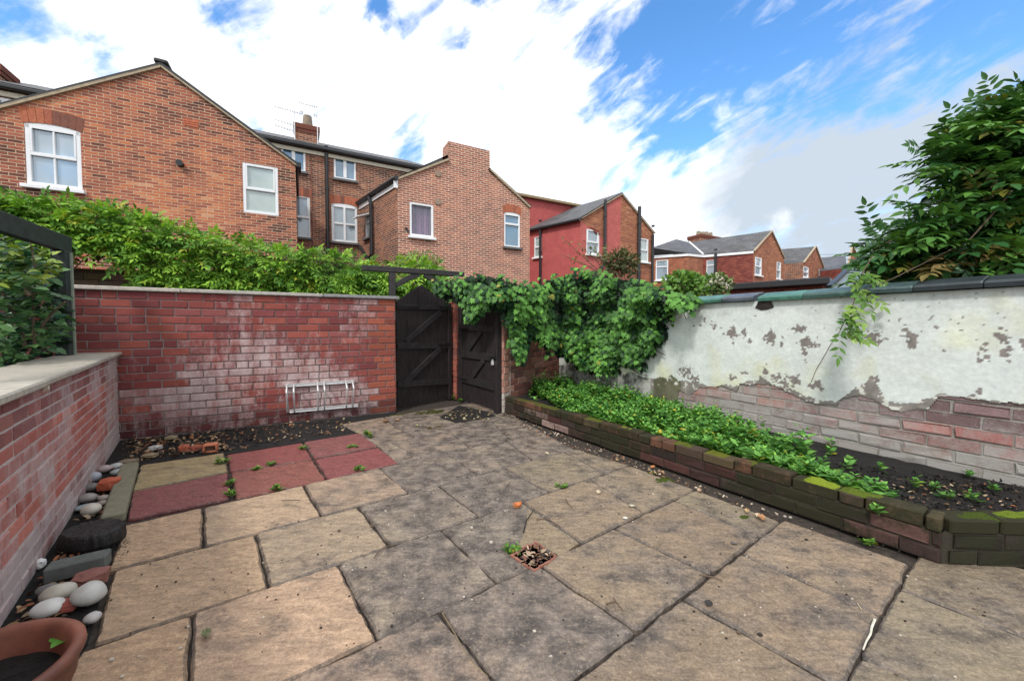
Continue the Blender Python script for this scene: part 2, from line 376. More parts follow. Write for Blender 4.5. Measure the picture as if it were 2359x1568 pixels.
M['joint'] = m_plain('joint_dirt', (.042, .032, .025), .95, 25, .7, .8, .01)
M['pebble'] = m_attr('smooth_pebble', .5, 14, .18, .08, .002, .4)
M['leaf'] = m_leaf('leaf')
M['leaf_gloss'] = m_leaf('leaf_glossy', .32, .15)
M['dead'] = m_attr('dead_leaf', .7, 30, .3, .2)
M['bark'] = m_plain('bark', (.11, .08, .05), .9, 25, .4, .6, .01, stretch=(1, 1, .2))
M['metal'] = m_plain('galvanised_steel', (.80, .80, .80), .38, 30, .12, .1, .001, metal=.55)
M['blacktim'] = m_plain('black_stained_timber', (.024, .018, .018), .66, 11, .85, .9, .004, spec=.35, stretch=(6, 6, .5))
M['blacktim_h'] = m_plain('black_stained_rail', (.026, .023, .023), .58, 14, .5, .5, .004, spec=.4)
M['greentim'] = m_plain('dark_green_timber', (.022, .032, .030), .6, 12, .5, .4, .004, spec=.4, stretch=(1, 1, 1))
M['iron'] = m_plain('black_iron', (.016, .014, .014), .5, 40, .4, .3, .002, metal=.3)
M['char'] = m_plain('charred_wood', (.010, .009, .009), .55, 22, .6, 1.0, .02, stretch=(1, 1, .4))
M['terracotta'] = m_plain('terracotta', (.215, .078, .050), .6, 7, .55, .3, .003)
M['white'] = m_plain('white_upvc', (.80, .81, .82), .35, 10, .05, .02)
M['black'] = m_plain('black_plastic', (.015, .015, .017), .4, 10, .2, .05)
M['sill'] = m_plain('grey_sill', (.12, .115, .115), .7, 20, .25, .1)
def m_slate(name='slate_tiles', c=(.085, .085, .09), rough=.6, tw=.3, th=.22):
    k = NT(name); uv = k.n('ShaderNodeUVMap'); uv.uv_map = 'UVMap'
    b = k.n('ShaderNodeTexBrick'); k.t.links.new(uv.outputs[0], b.inputs['Vector']); b.inputs['Color1'].default_value = (.7, .7, .7, 1); b.inputs['Color2'].default_value = (1.25, 1.25, 1.25, 1)
    b.inputs['Mortar'].default_value = (.3, .3, .3, 1); b.inputs['Scale'].default_value = 1; b.inputs['Brick Width'].default_value = tw; b.inputs['Row Height'].default_value = th; b.inputs['Mortar Size'].default_value = .006
    n = k.noise(1.5, 7, .65, uv.outputs[0])
    cc = k.mix(1, k.mix(1, tuple(c), b.outputs['Color'], 'MULTIPLY'), k.mr(n, .3, .7, .7, 1.35, False), 'MULTIPLY')
    cc = k.mix(k.mr(k.noise(5, 7, .7, uv.outputs[0]), .55, .7, 0, .5), cc, (.15, .13, .085))
    k.inp('Base Color', cc); k.inp('Roughness', rough); k.bump(b.outputs['Fac'], -.5, .01); return k.m
M['slate'] = m_slate()
M['lead'] = m_plain('grey_felt', (.16, .19, .20), .45, 3, .15, .1)
def m_glass(name, c=(.20, .26, .30), rough=.07, spec=.9):
    k = NT(name); n = k.noise(1.3, 3, .5)
    k.inp('Base Color', k.mix(1, tuple(c), k.mr(n, .3, .7, .75, 1.25, False), 'MULTIPLY')); k.inp('Roughness', rough); k.inp('Specular IOR Level', spec); k.inp('Coat Weight', 1.0); k.inp('Coat Roughness', .03); k.inp('IOR', 1.6)
    return k.m
M['glass'] = m_glass('window_glass'); M['glass_blue'] = m_glass('window_glass_blue', (.10, .21, .30)); M['glass_pale'] = m_glass('window_glass_pale', (.36, .44, .42))
M['glass_light'] = m_glass('window_glass_light', (.30, .38, .44))
def m_clear():
    k = NT('clear_glass'); tr = k.n('ShaderNodeBsdfTransparent'); ms = k.n('ShaderNodeMixShader'); ms.inputs[0].default_value = .22
    k.inp('Base Color', (.3, .35, .4)); k.inp('Roughness', .05)
    k.t.links.new(tr.outputs[0], ms.inputs[1]); k.t.links.new(k.b.outputs[0], ms.inputs[2]); k.t.links.new(ms.outputs[0], k.out.inputs[0]); return k.m
M['clear'] = m_clear()
M['curtain'] = m_plain('purple_curtain', (.38, .20, .34), .9, 4, .25, .1)
M['plainfab'] = m_plain('pale_blind', (.55, .58, .56), .9, 4, .15, .1)

# ------------------------------------------------------------ the ground and the patio
g = MB(); g.face([(-400, -100, -.06), (400, -100, -.06), (400, 900, -.06), (-400, 900, -.06)])
tag(g.build('ground', m_plain('earth', (.05, .045, .03), .95, .5, .4), base=(0, 0, -.06)), kind='structure')
g = MB(); g.face([(-6, -1, -.022), (6, -1, -.022), (4, 9, -.022), (-6, 9, -.022)])
tag(g.build('yard_soil', M['joint'], base=(0, 0, -.022)), kind='structure')

K1 = 2560 / 2358.4
LN = {1: [(1948, 1564), (1983, 1507), (2028, 1416), (2068, 1353), (2097, 1305)],
      2: [(1315, 1567), (1469, 1456), (1575, 1376), (1640, 1325), (1703, 1273), (1794, 1202)],
      3: [(650, 1567), (869, 1469), (1013, 1406), (1150, 1344), (1344, 1253), (1418, 1219), (1486, 1183), (1563, 1145), (1590, 1127)],
      4: [(212, 1475), (444, 1409), (620, 1353), (779, 1301), (897, 1252), (1019, 1226), (1110, 1192), (1208, 1157), (1268, 1134), (1391, 1090), (1440, 1072)],
      5: [(235, 1314), (465, 1256), (590, 1230), (742, 1189), (826, 1170), (942, 1136), (1013, 1119), (1101, 1093), (1161, 1077), (1312, 1035)],
      6: [(285, 1213), (468, 1165), (541, 1148), (696, 1118), (752, 1106), (877, 1080), (925, 1065), (974, 1055), (1020, 1044), (1076, 1028), (1143, 1018), (1238, 995)],
      7: [(900, 1020), (956, 1007), (1020, 995), (1157, 965)]}
def fit(pts):
    P = np.array([G(*p)[:2] for p in pts]); c = P.mean(0); u, s_, vt = np.linalg.svd(P - c); return c, vt[0]
LF = {k: fit(v) for k, v in LN.items()}
n_ = np.array([-LF[4][1][1], LF[4][1][0]]); n_ = n_ if n_[1] > 0 else -n_
LF[0] = (LF[1][0] - n_ * .62, LF[1][1]); LF[8] = (LF[7][0] + n_ * .52, LF[7][1]); LF[9] = (LF[8][0] + n_ * .62, LF[7][1])
def isect(l1, l2):
    (c1, d1), (c2, d2) = l1, l2; A = np.array([[d1[0], -d2[0]], [d1[1], -d2[1]]]); t = np.linalg.solve(A, np.array(c2) - np.array(c1)); return np.array(c1) + np.array(d1) * t[0]
def jl(a, b):
    A = np.array(G(*a)[:2]); B = np.array(G(*b)[:2]); return (A, B - A)
ROWS = {(1, 0): [[(1500, 1600), (1620, 1700)], [(1975, 1508), (2098, 1564)], [(2073, 1356), (2358, 1466)], [(2105, 1250), (2500, 1340)]],
        (2, 1): [[(900, 1600), (980, 1700)], [(1240, 1570), (1420, 1700)], [(1575, 1380), (1910, 1568)], [(1703, 1273), (2028, 1416)], [(1800, 1195), (2097, 1300)]],
        (3, 2): [[(560, 1600), (565, 1700)], [(1013, 1410), (1140, 1567)], [(1253, 1310), (1469, 1456)], [(1418, 1220), (1640, 1325)], [(1549, 1152), (1754, 1235)], [(1595, 1125), (1794, 1198)]],
        (4, 3): [[(200, 1480), (130, 1568)], [(444, 1409), (435, 1567)], [(779, 1301), (869, 1469)], [(1022, 1225), (1150, 1345)], [(1208, 1160), (1344, 1253)], [(1358, 1105), (1484, 1183)], [(1445, 1070), (1595, 1125)]],
        (5, 4): [[(262, 1310), (214, 1475)], [(590, 1230), (620, 1353)], [(828, 1170), (897, 1256)], [(1013, 1120), (1110, 1192)], [(1162, 1077), (1268, 1134)], [(1301, 1042), (1391, 1090)], [(1320, 1033), (1445, 1070)]],
        (6, 5): [[(283, 1213), (246, 1314)], [(468, 1165), (468, 1256)], [(700, 1117), (742, 1189)], [(877, 1080), (943, 1136)], [(1027, 1042), (1101, 1093)], [(1164, 1012), (1224, 1058)], [(1245, 993), (1320, 1033)]],
        (7, 6): [[(862, 1022), (915, 1070)], [(900, 1020), (974, 1055)], [(1034, 994), (1079, 1028)], [(1134, 972), (1172, 1010)], [(1190, 962), (1250, 993)]],
        (8, 7): [[(800, 985), (862, 1022)], [(914, 984), (956, 1007)], [(1040, 962), (1085, 982)], [(1150, 945), (1205, 962)]],
        (9, 8): [[(800, 985), (830, 1000)], [(890, 966), (912, 984)], [(1000, 950), (1040, 962)], [(1100, 930), (1150, 945)]]}
TINT = {}
def slab_color(px, red=False):
    j = lambda a: max(.005, a * random.uniform(.88, 1.12))
    if red: return (j(.19), j(.062), j(.058), random.uniform(.72, .9))
    t = min(1, max(0, (px - 300) / 900)); k = random.uniform(.80, 1.0); w = random.uniform(-.015, .02)
    if px > 1250: return (.275 * k + w, .212 * k, .142 * k, random.uniform(.46, .60))
    t = min(1, t * 1.25); return ((.50 - .19 * t) * k + w, (.335 - .085 * t) * k, (.205 - .02 * t) * k, .86 - .52 * t + random.uniform(-.05, .05))
pv = MB()
def add_slab(q, colr, gap=.011, top=0.0, wob=.009):
    q = [Vector((p[0], p[1], 0)) for p in q]; c = sum(q, Vector()) / 4; ring = []
    top += random.uniform(-.003, .003); tilt = Vector((random.uniform(-.004, .004), random.uniform(-.004, .004), 0))
    q2 = []
    for i, p in enumerate(q):
        a = (q[i - 1] - p).normalized(); b = (q[(i + 1) % 4] - p).normalized(); q2.append(p + (a + b) * gap * 1.0)
    for i in range(4):
        a, b = q2[i], q2[(i + 1) % 4]; d = (b - a); n = max(4, int(d.length / .03)); nn = Vector((-d.y, d.x, 0)).normalized()
        for k in range(n):
            p = a + d * k / n; w = noise.noise(Vector((p.x * 9, p.y * 9, i))) * wob + noise.noise(Vector((p.x * 34, p.y * 34, i + 9))) * wob * .5
            if k == 0: w = 0; p = p + (c - p).normalized() * .006
            ring.append(p + nn * w)
    n = len(ring)
    def z(p): return top + (p - c).dot(tilt)
    lo = [(p.x, p.y, -.03) for p in ring]; mid = [(p.x, p.y, z(p) - .008) for p in ring]
    inn = []
    for p in ring:
        v = (c - p).normalized(); r = p + v * .008; inn.append((r.x, r.y, z(r)))
    inn2 = []
    for p in ring:
        v = (c - p).normalized(); r = p + v * (.011 + .006 * noise.noise(Vector((p.x * 20, p.y * 20, 2)))); inn2.append((r.x, r.y, z(r) + .0015))
    vs = lo + mid + inn + inn2
    fs = []
    for k in range(3): fs += [[k * n + i, k * n + (i + 1) % n, (k + 1) * n + (i + 1) % n, (k + 1) * n + i] for i in range(n)]
    fs.append([3 * n + i for i in range(n)])
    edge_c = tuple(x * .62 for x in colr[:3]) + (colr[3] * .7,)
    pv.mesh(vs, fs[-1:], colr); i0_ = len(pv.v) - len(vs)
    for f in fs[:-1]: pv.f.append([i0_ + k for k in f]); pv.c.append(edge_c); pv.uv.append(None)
for (a, b), js in ROWS.items():
    js = [jl(*j) for j in js]
    for j0, j1 in zip(js[:-1], js[1:]):
        q = [isect(LF[a], j0), isect(LF[b], j0), isect(LF[b], j1), isect(LF[a], j1)]
        cpx = np.mean(q, axis=0); dpx = CX + FL * cpx[0] / cpx[1]
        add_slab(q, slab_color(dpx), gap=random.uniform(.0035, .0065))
REDS = [([(324, 1071), (303, 1131), (526, 1086), (517, 1042)], 'y'), ([(303, 1132), (290, 1197), (530, 1147), (527, 1088)], 'r'),
        ([(520, 1047), (530, 1086), (721, 1057), (697, 1018)], 'r'), ([(699, 1018), (723, 1056), (871, 1028), (828, 997)], 'r'),
        ([(531, 1088), (541, 1149), (752, 1106), (721, 1059)], 'r'), ([(724, 1058), (755, 1105), (922, 1066), (871, 1030)], 'r')]
for q, t in REDS:
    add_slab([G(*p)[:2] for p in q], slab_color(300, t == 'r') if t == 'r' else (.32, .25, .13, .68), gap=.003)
tag(pv.build('patio_paving', M['slab'], base=(0, 3, 0)), kind='structure')

# ------------------------------------------------------------ brick walls laid brick by brick
def brick_face(mb, O, u, segs, z0, nc, ch, bl, colfn, prot=.006, jt=.011, rough=.0015, off0=0.0, headers=(), nrm=None, zlim=None):
    """O: xy of s=0 on the mortar plane; u: unit along; segs(z)->list of (s0, s1)"""
    u = Vector((u[0], u[1], 0)); O = Vector((O[0], O[1], 0)); n = nrm if nrm is not None else Vector((u.y, -u.x, 0))
    for r in range(nc):
        za = z0 + r * ch + jt / 2; zb = z0 + (r + 1) * ch - jt / 2; zm = (za + zb) / 2
        L = bl / 2 if r in headers else bl; off = off0 + (0 if r % 2 else bl / 2) + (bl / 4 if r in headers else 0) + random.uniform(-.012, .012)
        for (s0, s1) in segs(zm):
            k = math.floor((s0 - off) / L); s = off + k * L
            while s < s1 - .02:
                a = max(s, s0) + jt / 2; b = min(s + L, s1) - jt / 2
                # a sprinkling of half bricks
                parts = [(a, b)]
                if L == bl and b - a > bl * .8 and random.random() < .05: parts = [(a, (a + b) / 2 - jt / 2), ((a + b) / 2 + jt / 2, b)]
                for (a, b) in parts:
                    if b - a < .015: continue
                    c = colfn((a + b) / 2, zm); 
                    if c is None: continue
                    p = prot + random.uniform(-rough, rough); e = .0035 + rough; J = lambda: random.uniform(-rough, rough)
                    vs = []
                    for (ss, zz, o) in ((a, za, -.01), (b, za, -.01), (b, zb, -.01), (a, zb, -.01), (a, za, p * .6), (b, za, p * .6), (b, zb, p * .6), (a, zb, p * .6),
                                        (a + e, za + e, p), (b - e, za + e, p), (b - e, zb - e, p), (a + e, zb - e, p)):
                        q = O + u * (ss + J()) + n * (o + (J() if o > 0 else 0)); vs.append((q.x, q.y, zz + J()))
                    fs = [(8, 9, 10, 11)] + [(i, (i + 1) % 4, 4 + (i + 1) % 4, 4 + i) for i in range(4)] + [(4 + i, 4 + (i + 1) % 4, 8 + (i + 1) % 4, 8 + i) for i in range(4)]
                    mb.mesh(vs, fs, c)
                s += L
def slab_box(mb, O, u, s0, s1, n, d0, d1, z0, z1, c, bev=0):
    u = Vector((u[0], u[1], 0)); O = Vector((O[0], O[1], 0)); cc = O + u * (s0 + s1) / 2 + n * (d0 + d1) / 2 + Vector((0, 0, (z0 + z1) / 2))
    mb.box(cc, u * (s1 - s0) / 2, n * (d1 - d0) / 2, Vector((0, 0, (z1 - z0) / 2)), c, bev)
def unit(v): v = Vector((v[0], v[1], 0)); return v.normalized()

UB = unit((math.cos(R(28.4)), math.sin(R(28.4)))); NB = Vector((UB.y, -UB.x, 0))      # back wall: along, and towards the yard
PB0 = G(912, 947); PB0.z = 0                                                           # its right-hand end at the ground
LBW = 5.2
sw, zt = onplane(912, 690, PB0, UB); ztop = zt
def cb_back(s, z):
    s_ = s
    # s runs from -LBW to 0
    r = random.random()
    c = random.choice([(.255, .066, .056), (.235, .06, .054), (.21, .056, .056), (.29, .078, .060), (.24, .075, .07)])
    if s > -.34: c = random.choice([(.30, .085, .055), (.33, .095, .06), (.27, .075, .055)]); a = .2
    else:
        f = math.exp(-((z - .45) / .40) ** 2) * (1.0 if s > -2.6 else .72); f *= .78 + .5 * noise.noise(Vector((s * 1.6, z * 2.2, 3))); a = .46 + .42 * max(0, f) + .4 * noise.noise(Vector((s * 1.3, z * 1.6, 11))) + random.uniform(-.05, .05)
        if z > 1.2: a = .42 + .6 * noise.noise(Vector((s * 2.4, z, 8)))
    if z < .2: c = (c[0] * .5, c[1] * .55, c[2] * .6)
    if s < -2.35 and z > .5: a *= .6
    if s < -2.9: c = (c[0] * .75, c[1] * .75, c[2] * .8)
    v = random.uniform(.82, 1.15); return (c[0] * v, c[1] * v, c[2] * v, max(0, min(1, a)))
bw = empty('brick_wall', (PB0 - UB * 2.2), 'red brick garden wall with pale stone coping carrying the bicycle rack', 'wall')
mb = MB(); NC = 18; CH = (ztop) / NC
slab_box(mb, PB0, UB, -LBW, -2.3, NB, -.22, 0, -.05, ztop, (.30, .25, .24, .3)); slab_box(mb, PB0, UB, -2.3, 0, NB, -.22, 0, -.05, ztop, (.22, .17, .16, .3))
brick_face(mb, PB0, UB, lambda z: [(-LBW, .004)], 0, NC, CH, CH * 2.72, cb_back, headers=(8,), prot=.010, rough=.0022, jt=.012)
e2 = -NB
brick_face(mb, PB0 + Vector((0, 0, 0)), -NB, lambda z: [(0, .22)], 0, NC, CH, CH * 2.72, lambda s, z: (.33, .09, .06, .1), nrm=UB)
mb.build('brickwork', M['brick'], bw)
mb = MB(); x = -LBW
while x < .05:
    L = random.uniform(1.25, 1.5); b = min(x + L, .055)
    c = random.choice([(.44, .41, .36), (.40, .38, .34), (.47, .43, .38)]) if x < -1.3 else (.24, .24, .24)
    slab_box(mb, PB0, UB, x + .003, b - .003, NB, -.26, .045, ztop + .002, ztop + .04 + random.uniform(-.003, .003), c, .006); x += L
mb.build('coping', M['stone'], bw)

# low planter wall on the left
PL0 = G(275, 1012); PL0.z = 0; PL1 = G(0, 1440); PL1.z = 0
UL = unit(PL1 - PL0); NL = Vector((-UL.y, UL.x, 0))
if NL.x < 0: NL = -NL
zl = onplane(272, 806, PL0, UL)[1] - .0
zl2 = onplane(60, 905, PL0, UL)[1]
ZL = .93
lw = empty('planter_wall', PL0 + UL * 1.3, 'low red brick planter wall with wide sandstone coping on the left', 'wall')
mb = MB(); slab_box(mb, PL0, UL, -.05, 5.2, NL, -.22, 0, -.05, ZL - .035, (.50, .44, .42, .5))
def cb_low(s, z):
    c = random.choice([(.44, .15, .115), (.40, .13, .105), (.37, .125, .105), (.47, .17, .13), (.40, .15, .13)])
    a = .62 + .45 * noise.noise(Vector((s * 2.1, z * 3, 5))) + random.uniform(-.06, .06) - .15 * z
    if s < .75: a += .28; c = (c[0] * .75, c[1] * .9, c[2] * .95)
    if z > .72: c = (c[0] * .72, c[1] * .85, c[2] * .95); a += .1
    if z < .22: c = (c[0] * .65, c[1] * .8, c[2] * .9); a += .25
    v = random.uniform(.85, 1.15); return (c[0] * v, c[1] * v, c[2] * v, min(1, a))
brick_face(mb, PL0, UL, lambda z: [(-.02, 5.2)], 0, 13, (ZL - .035) / 13, .205, cb_low, headers=(), prot=.0045, rough=.002, nrm=NL, jt=.013)
mb.build('brickwork', m_brick_attr('pink_brick_bloomed', stain=(.50, .42, .41), soft=3.5), lw)
mb = MB(); x = -.06
for L in (.75, .62, .9, .6, .8, .9, .8):
    slab_box(mb, PL0, UL, x + .002, x + L - .002, NL, -.37 + random.uniform(-.01, .01), .05 + random.uniform(-.006, .006), ZL - .035, ZL + random.uniform(-.003, .004), random.choice([(.37, .335, .275), (.34, .31, .255), (.39, .36, .30)]), .008); x += L
mb.build('coping', M['stone'], lw)
mb = MB()  # planter soil
a = PL0 - NL * .30; b = PL0 + UL * 5 - NL * .30
mb.prism([(a.x, a.y), (a.x - 3.5, a.y - 1.9 + .1), (b.x - 3.5, b.y), (b.x, b.y)], .0, ZL - .06)
tag(mb.build('planter_soil', M['soil']), kind='structure')

# gates, pillar, pier -------------------------------------------------------------
def z5(x, y): return ((880 + x / 3.2667) / K1, (620 + y / 3.2667) / K1)
GA = G(913.5, 941); GB = G(1037, 919); UG = unit(GB - GA); NG = Vector((UG.y, -UG.x, 0))
def gate(name, label, A, u, n, P, sL, sR, zb, zsh_l, zap, s_ap, zsh_r, rails, braces, nb=5, cat='gate', group=None):
    t = empty(name, Vector((A.x, A.y, 0)) + u * (sL + sR) / 2, label, cat)
    mb = MB(); w = (sR - sL) / nb
    def top(s): return zsh_l + (zap - zsh_l) * (s - sL) / (s_ap - sL) if s < s_ap else zap + (zsh_r - zap) * (s - s_ap) / (sR - s_ap)
    for i in range(nb):
        a = sL + i * w + .002; b = sL + (i + 1) * w - .002; pts = [a, b] if not (a < s_ap < b) else [a, s_ap, b]
        d = random.uniform(0, .003)
        fr = [A + u * a + n * d] + [A + u * b + n * d]; prof = [(a, zb), (b, zb)] + [(p, top(p)) for p in pts[::-1]]
        f = [A + u * p + n * d for p, z in prof]; f = [Vector((q.x, q.y, z)) for q, (p, z) in zip(f, prof)]; bk = [q - n * .02 for q in f]; m = len(f)
        mb.mesh(f + bk, [list(range(m)), list(range(m, 2 * m))[::-1]] + [[i2, (i2 + 1) % m, m + (i2 + 1) % m, m + i2] for i2 in range(m)])
    mb.build('boards', M['blacktim'], t)
    for (z0, z1, z2, z3) in rails:    # left bottom, left top, right bottom, right top
        mb = MB(); p = [(sL, z0), (sR, z2), (sR, z3), (sL, z1)]
        f = [Vector((*(A + u * s + n * .030)[:2], z)) for s, z in p]; bk = [q - n * .027 for q in f]
        mb.mesh(f + bk, [[0, 1, 2, 3], [7, 6, 5, 4]] + [[i, (i + 1) % 4, 4 + (i + 1) % 4, 4 + i] for i in range(4)]); mb.build('rail', M['blacktim_h'], t)
    for (sa, za, sb, zb_) in braces:
        mb = MB(); p0 = A + u * sa + n * .018; p1 = A + u * sb + n * .018; mb.bar(Vector((p0.x, p0.y, za)), Vector((p1.x, p1.y, zb_)), .026, .085, up=Vector((-u.x * 0, 0, 1)), bev=.003); mb.build('brace', M['blacktim_h'], t)
    return t
def pl(f, A, u):
    return lambda x, y: onplane(*f(x, y), A, u)
g1 = pl(z5, GA, UG)
sL = 0.0; sR, _ = g1(778, 800)
rl = []
for (l0, l1, r0, r1) in (((360, 497), (360, 455), (775, 505), (775, 465)), ((360, 825), (360, 772), (778, 815), (778, 768)), ((362, 1138), (362, 1090), (775, 1110), (775, 1066))):
    rl.append((g1(*l0)[1], g1(*l1)[1], g1(*r0)[1], g1(*r1)[1]))
br = [(*g1(435, 765), *g1(715, 525)), (*g1(425, 1100), *g1(715, 820))]
t1 = gate('garden_gate', 'black boarded gate with pointed top and diagonal braces beside the red brick wall end', GA, UG, NG, None, sL + .01, sR, g1(400, 1300)[1] * 0 + .02, g1(368, 437)[1], g1(565, 302)[1], g1(565, 302)[0], g1(762, 447)[1], rl, br)
for (x, y, L) in ((365, 476, .38), (700, 480, .2), (700, 790, .26)):
    s, z = g1(x, y); mb = MB(); a = GA + UG * s + NG * .034; b = a + UG * L; mb.bar(Vector((a.x, a.y, z)), Vector((b.x, b.y, z)), .006, .035, bev=.001); mb.tube([Vector((b.x, b.y, z - .04)), Vector((b.x, b.y, z + .04))], .012, 8); mb.build('hinge', M['iron'], t1)
s0, _ = g1(780, 800); s1, _ = g1(805, 800)
fr = empty('gate_frame', GA + UG * (s0 + s1) / 2, 'black timber post between the pointed gate and the slim brick pillar', 'post')
mb = MB(); slab_box(mb, GA, UG, s0, s1, NG, -.06, .035, 0, 1.58, (1, 1, 1, 0), .004); mb.build('post', M['blacktim'], fr)
# second gate
GC = G(1063, 922); GD = G(1146, 951); U2 = unit(GD - GC); N2 = Vector((U2.y, -U2.x, 0))
if N2.x > 0: N2 = -N2
g2 = pl(z5, GC, U2)
sL2 = g2(905, 900)[0]; sR2 = g2(1170, 900)[0]
rl = []
for (l0, l1, r0, r1) in (((905, 668), (905, 622), (1170, 688), (1170, 636)), ((903, 890), (903, 836), (1167, 922), (1167, 865)), ((900, 1088), (900, 1046), (1152, 1158), (1152, 1092))):
    rl.append((g2(*l0)[1], g2(*l1)[1], g2(*r0)[1], g2(*r1)[1]))
br = [(*g2(955, 835), *g2(1065, 680)), (*g2(985, 1060), *g2(1085, 915))]
t2 = gate('garden_gate', 'black boarded gate with horseshoe and padlock hanging under the ivy', GC, U2, N2, None, sL2, sR2, .03, 1.72, 1.78, (sL2 + sR2) / 2, 1.72, rl, br, nb=4)
s, z = g2(1026, 565); c0 = GC + U2 * s + N2 * .012
mb = MB(); pts = []
for i in range(15):
    a = R(215 - i * 250 / 14 - 250 / 2 * 0); a = R(-215 + 250 * i / 14 - 0)
    pts.append(Vector((c0.x, c0.y, z)) + U2 * (math.cos(R(145 + 250 * i / 14)) * .055) + Vector((0, 0, math.sin(R(145 + 250 * i / 14)) * .085)))
mb.tube(pts, .010, 8); mb.build('horseshoe', M['iron'], t2)
for (x, y, L) in ((905, 660, .28), (905, 1065, .2)):
    s, z = g2(x, y); mb = MB(); a = GC + U2 * s + N2 * .034; b = a + U2 * L; mb.bar(Vector((a.x, a.y, z)), Vector((b.x, b.y, z)), .006, .035, bev=.001); mb.build('hinge', M['iron'], t2)
s, z = g2(1150, 893); mb = MB(); a = GC + U2 * s + N2 * .036; b = a + U2 * .15; mb.bar(Vector((a.x, a.y, z)), Vector((b.x, b.y, z)), .01, .045, bev=.002)
mb.tube([Vector((a.x, a.y, z)) + N2 * .012, Vector((b.x, b.y, z)) + N2 * .012], .007, 8); mb.build('latch', M['iron'], t2)
s, z = g2(1172, 940); c0 = GC + U2 * s + N2 * .05; c0.z = z; mb = MB(); mb.box(c0, U2 * .028, N2 * .011, Vector((0, 0, .024)), bev=.005)
mb.tube([c0 + U2 * math.cos(R(a)) * .018 + Vector((0, 0, .022 + .03 * math.sin(R(a)))) for a in range(0, 181, 20)], .004, 6); mb.build('padlock', M['metal'], t2)
for (xa, xb, nm, lb) in ((880, 905, 'gate_frame', 'narrow black gate jamb fixed against the slim brick pillar'), (1172, 1198, 'gate_frame', 'black gate jamb with rusty latch plate against the pink brick pier')):
    a = g2(xa, 900)[0]; b = g2(xb, 900)[0]; e = empty(nm, GC + U2 * (a + b) / 2, lb, 'post'); mb = MB(); slab_box(mb, GC, U2, a + .002, b, N2, -.05, .03, 0, 1.76, (1, 1, 1, 0), .004); mb.build('post', M['blacktim'], e)
# slim pillar in the corner between the gates
PC = G(*z5(851, 1238)); PC.z = 0
pil = empty('brick_pillar', PC, 'slim red brick pillar between the two black gates', 'pillar')
def cb_pil(s, z):
    c = random.choice([(.34, .10, .07), (.38, .12, .08), (.28, .10, .08)]); v = random.uniform(.8, 1.2); return (c[0] * v, c[1] * v, c[2] * v, .25 if z > .5 else .45)
wl = vn(G(*z5(806, 1222)) - PC) ; wr = vn(G(*z5(884, 1225)) - PC)
wl = min(wl, .3); wr = min(wr, .3)
mb = MB(); c0 = PC
cen = PC - UG * wl / 2 + (-NG) * 0
LP_ = G(*z5(806, 1222)); RP_ = G(*z5(884, 1225)); LP_ = PC + unit(LP_ - PC) * min(vn(LP_ - PC), .26); RP_ = PC + unit(RP_ - PC) * min(vn(RP_ - PC), .22); corner = [PC, RP_, LP_ + RP_ - PC, LP_]
mb.prism([(p.x, p.y) for p in corner], 0, 1.66, (.25, .2, .18, .2))
PL_ = LP_; ul_ = unit(PC - LP_); ur_ = unit(RP_ - PC)
brick_face(mb, PL_, ul_, lambda z: [(0, vn(PC - LP_) + .004)], 0, 18, .092, .23, cb_pil, nrm=Vector((ul_.y, -ul_.x, 0)), rough=.003, prot=.01)
Nr = UG
brick_face(mb, PC, ur_, lambda z: [(0, vn(RP_ - PC))], 0, 18, .092, .23, cb_pil, nrm=Vector((ur_.y, -ur_.x, 0)), rough=.003, prot=.01, off0=.1)
mb.build('brickwork', M['brick'], pil)
# pier and side wall
PP = G(*z5(1243, 1345)); PP.z = 0                                   # front corner of the pier
PQ = G(*z5(1198, 1345)); PQ.z = 0
US = unit(G(1283, 885, .2) - Vector((PP.x, PP.y, .2))); US.z = 0; US = US.normalized(); NS = Vector((US.y, -US.x, 0))
pier_w = min(.35, vn(PQ - PP))
sw_ = empty('side_wall', PP, 'shaded old brick wall and pink pier to the right of the gates, half under ivy', 'wall')
def cb_pier(s, z):
    c = random.choice([(.42, .20, .15), (.46, .25, .19), (.36, .15, .11)])
    if z < .28: c = (.42, .38, .32)
    v = random.uniform(.85, 1.15); return (c[0] * v, c[1] * v, c[2] * v, .3 if z > .3 else .6)
def cb_side(s, z):
    c = random.choice([(.24, .10, .075), (.19, .075, .06), (.28, .13, .09), (.14, .07, .06), (.30, .16, .12)])
    if s < .22: return cb_pier(s, z)
    v = random.uniform(.75, 1.15); return (c[0] * v, c[1] * v, c[2] * v, .15)
LS = vn(G(1283, 885, .2) - PP) + .1
UP = unit(PQ - PP)
mb = MB(); slab_box(mb, PP, US, 0, LS, NS, -.22, -.002, 0, 1.72, (.20, .17, .15, .1))
brick_face(mb, PP, US, lambda z: [(0, LS)], 0, 19, .09, .235, cb_side, nrm=NS, rough=.003)
pf = [PP - NS * .002, PQ, PQ - N2 * .2 , PP - NS * .22]
mb.prism([(p.x, p.y) for p in pf], 0, 1.72, (.30, .27, .25, .2))
brick_face(mb, PP, UP, lambda z: [(0, pier_w)], 0, 19, .09, .235, cb_pier, nrm=(Vector((UP.y, -UP.x, 0)) if Vector((UP.y, -UP.x, 0)).y < 0 else Vector((-UP.y, UP.x, 0))), rough=.003, off0=.1)
mb.build('brickwork', M['brick'], sw_)

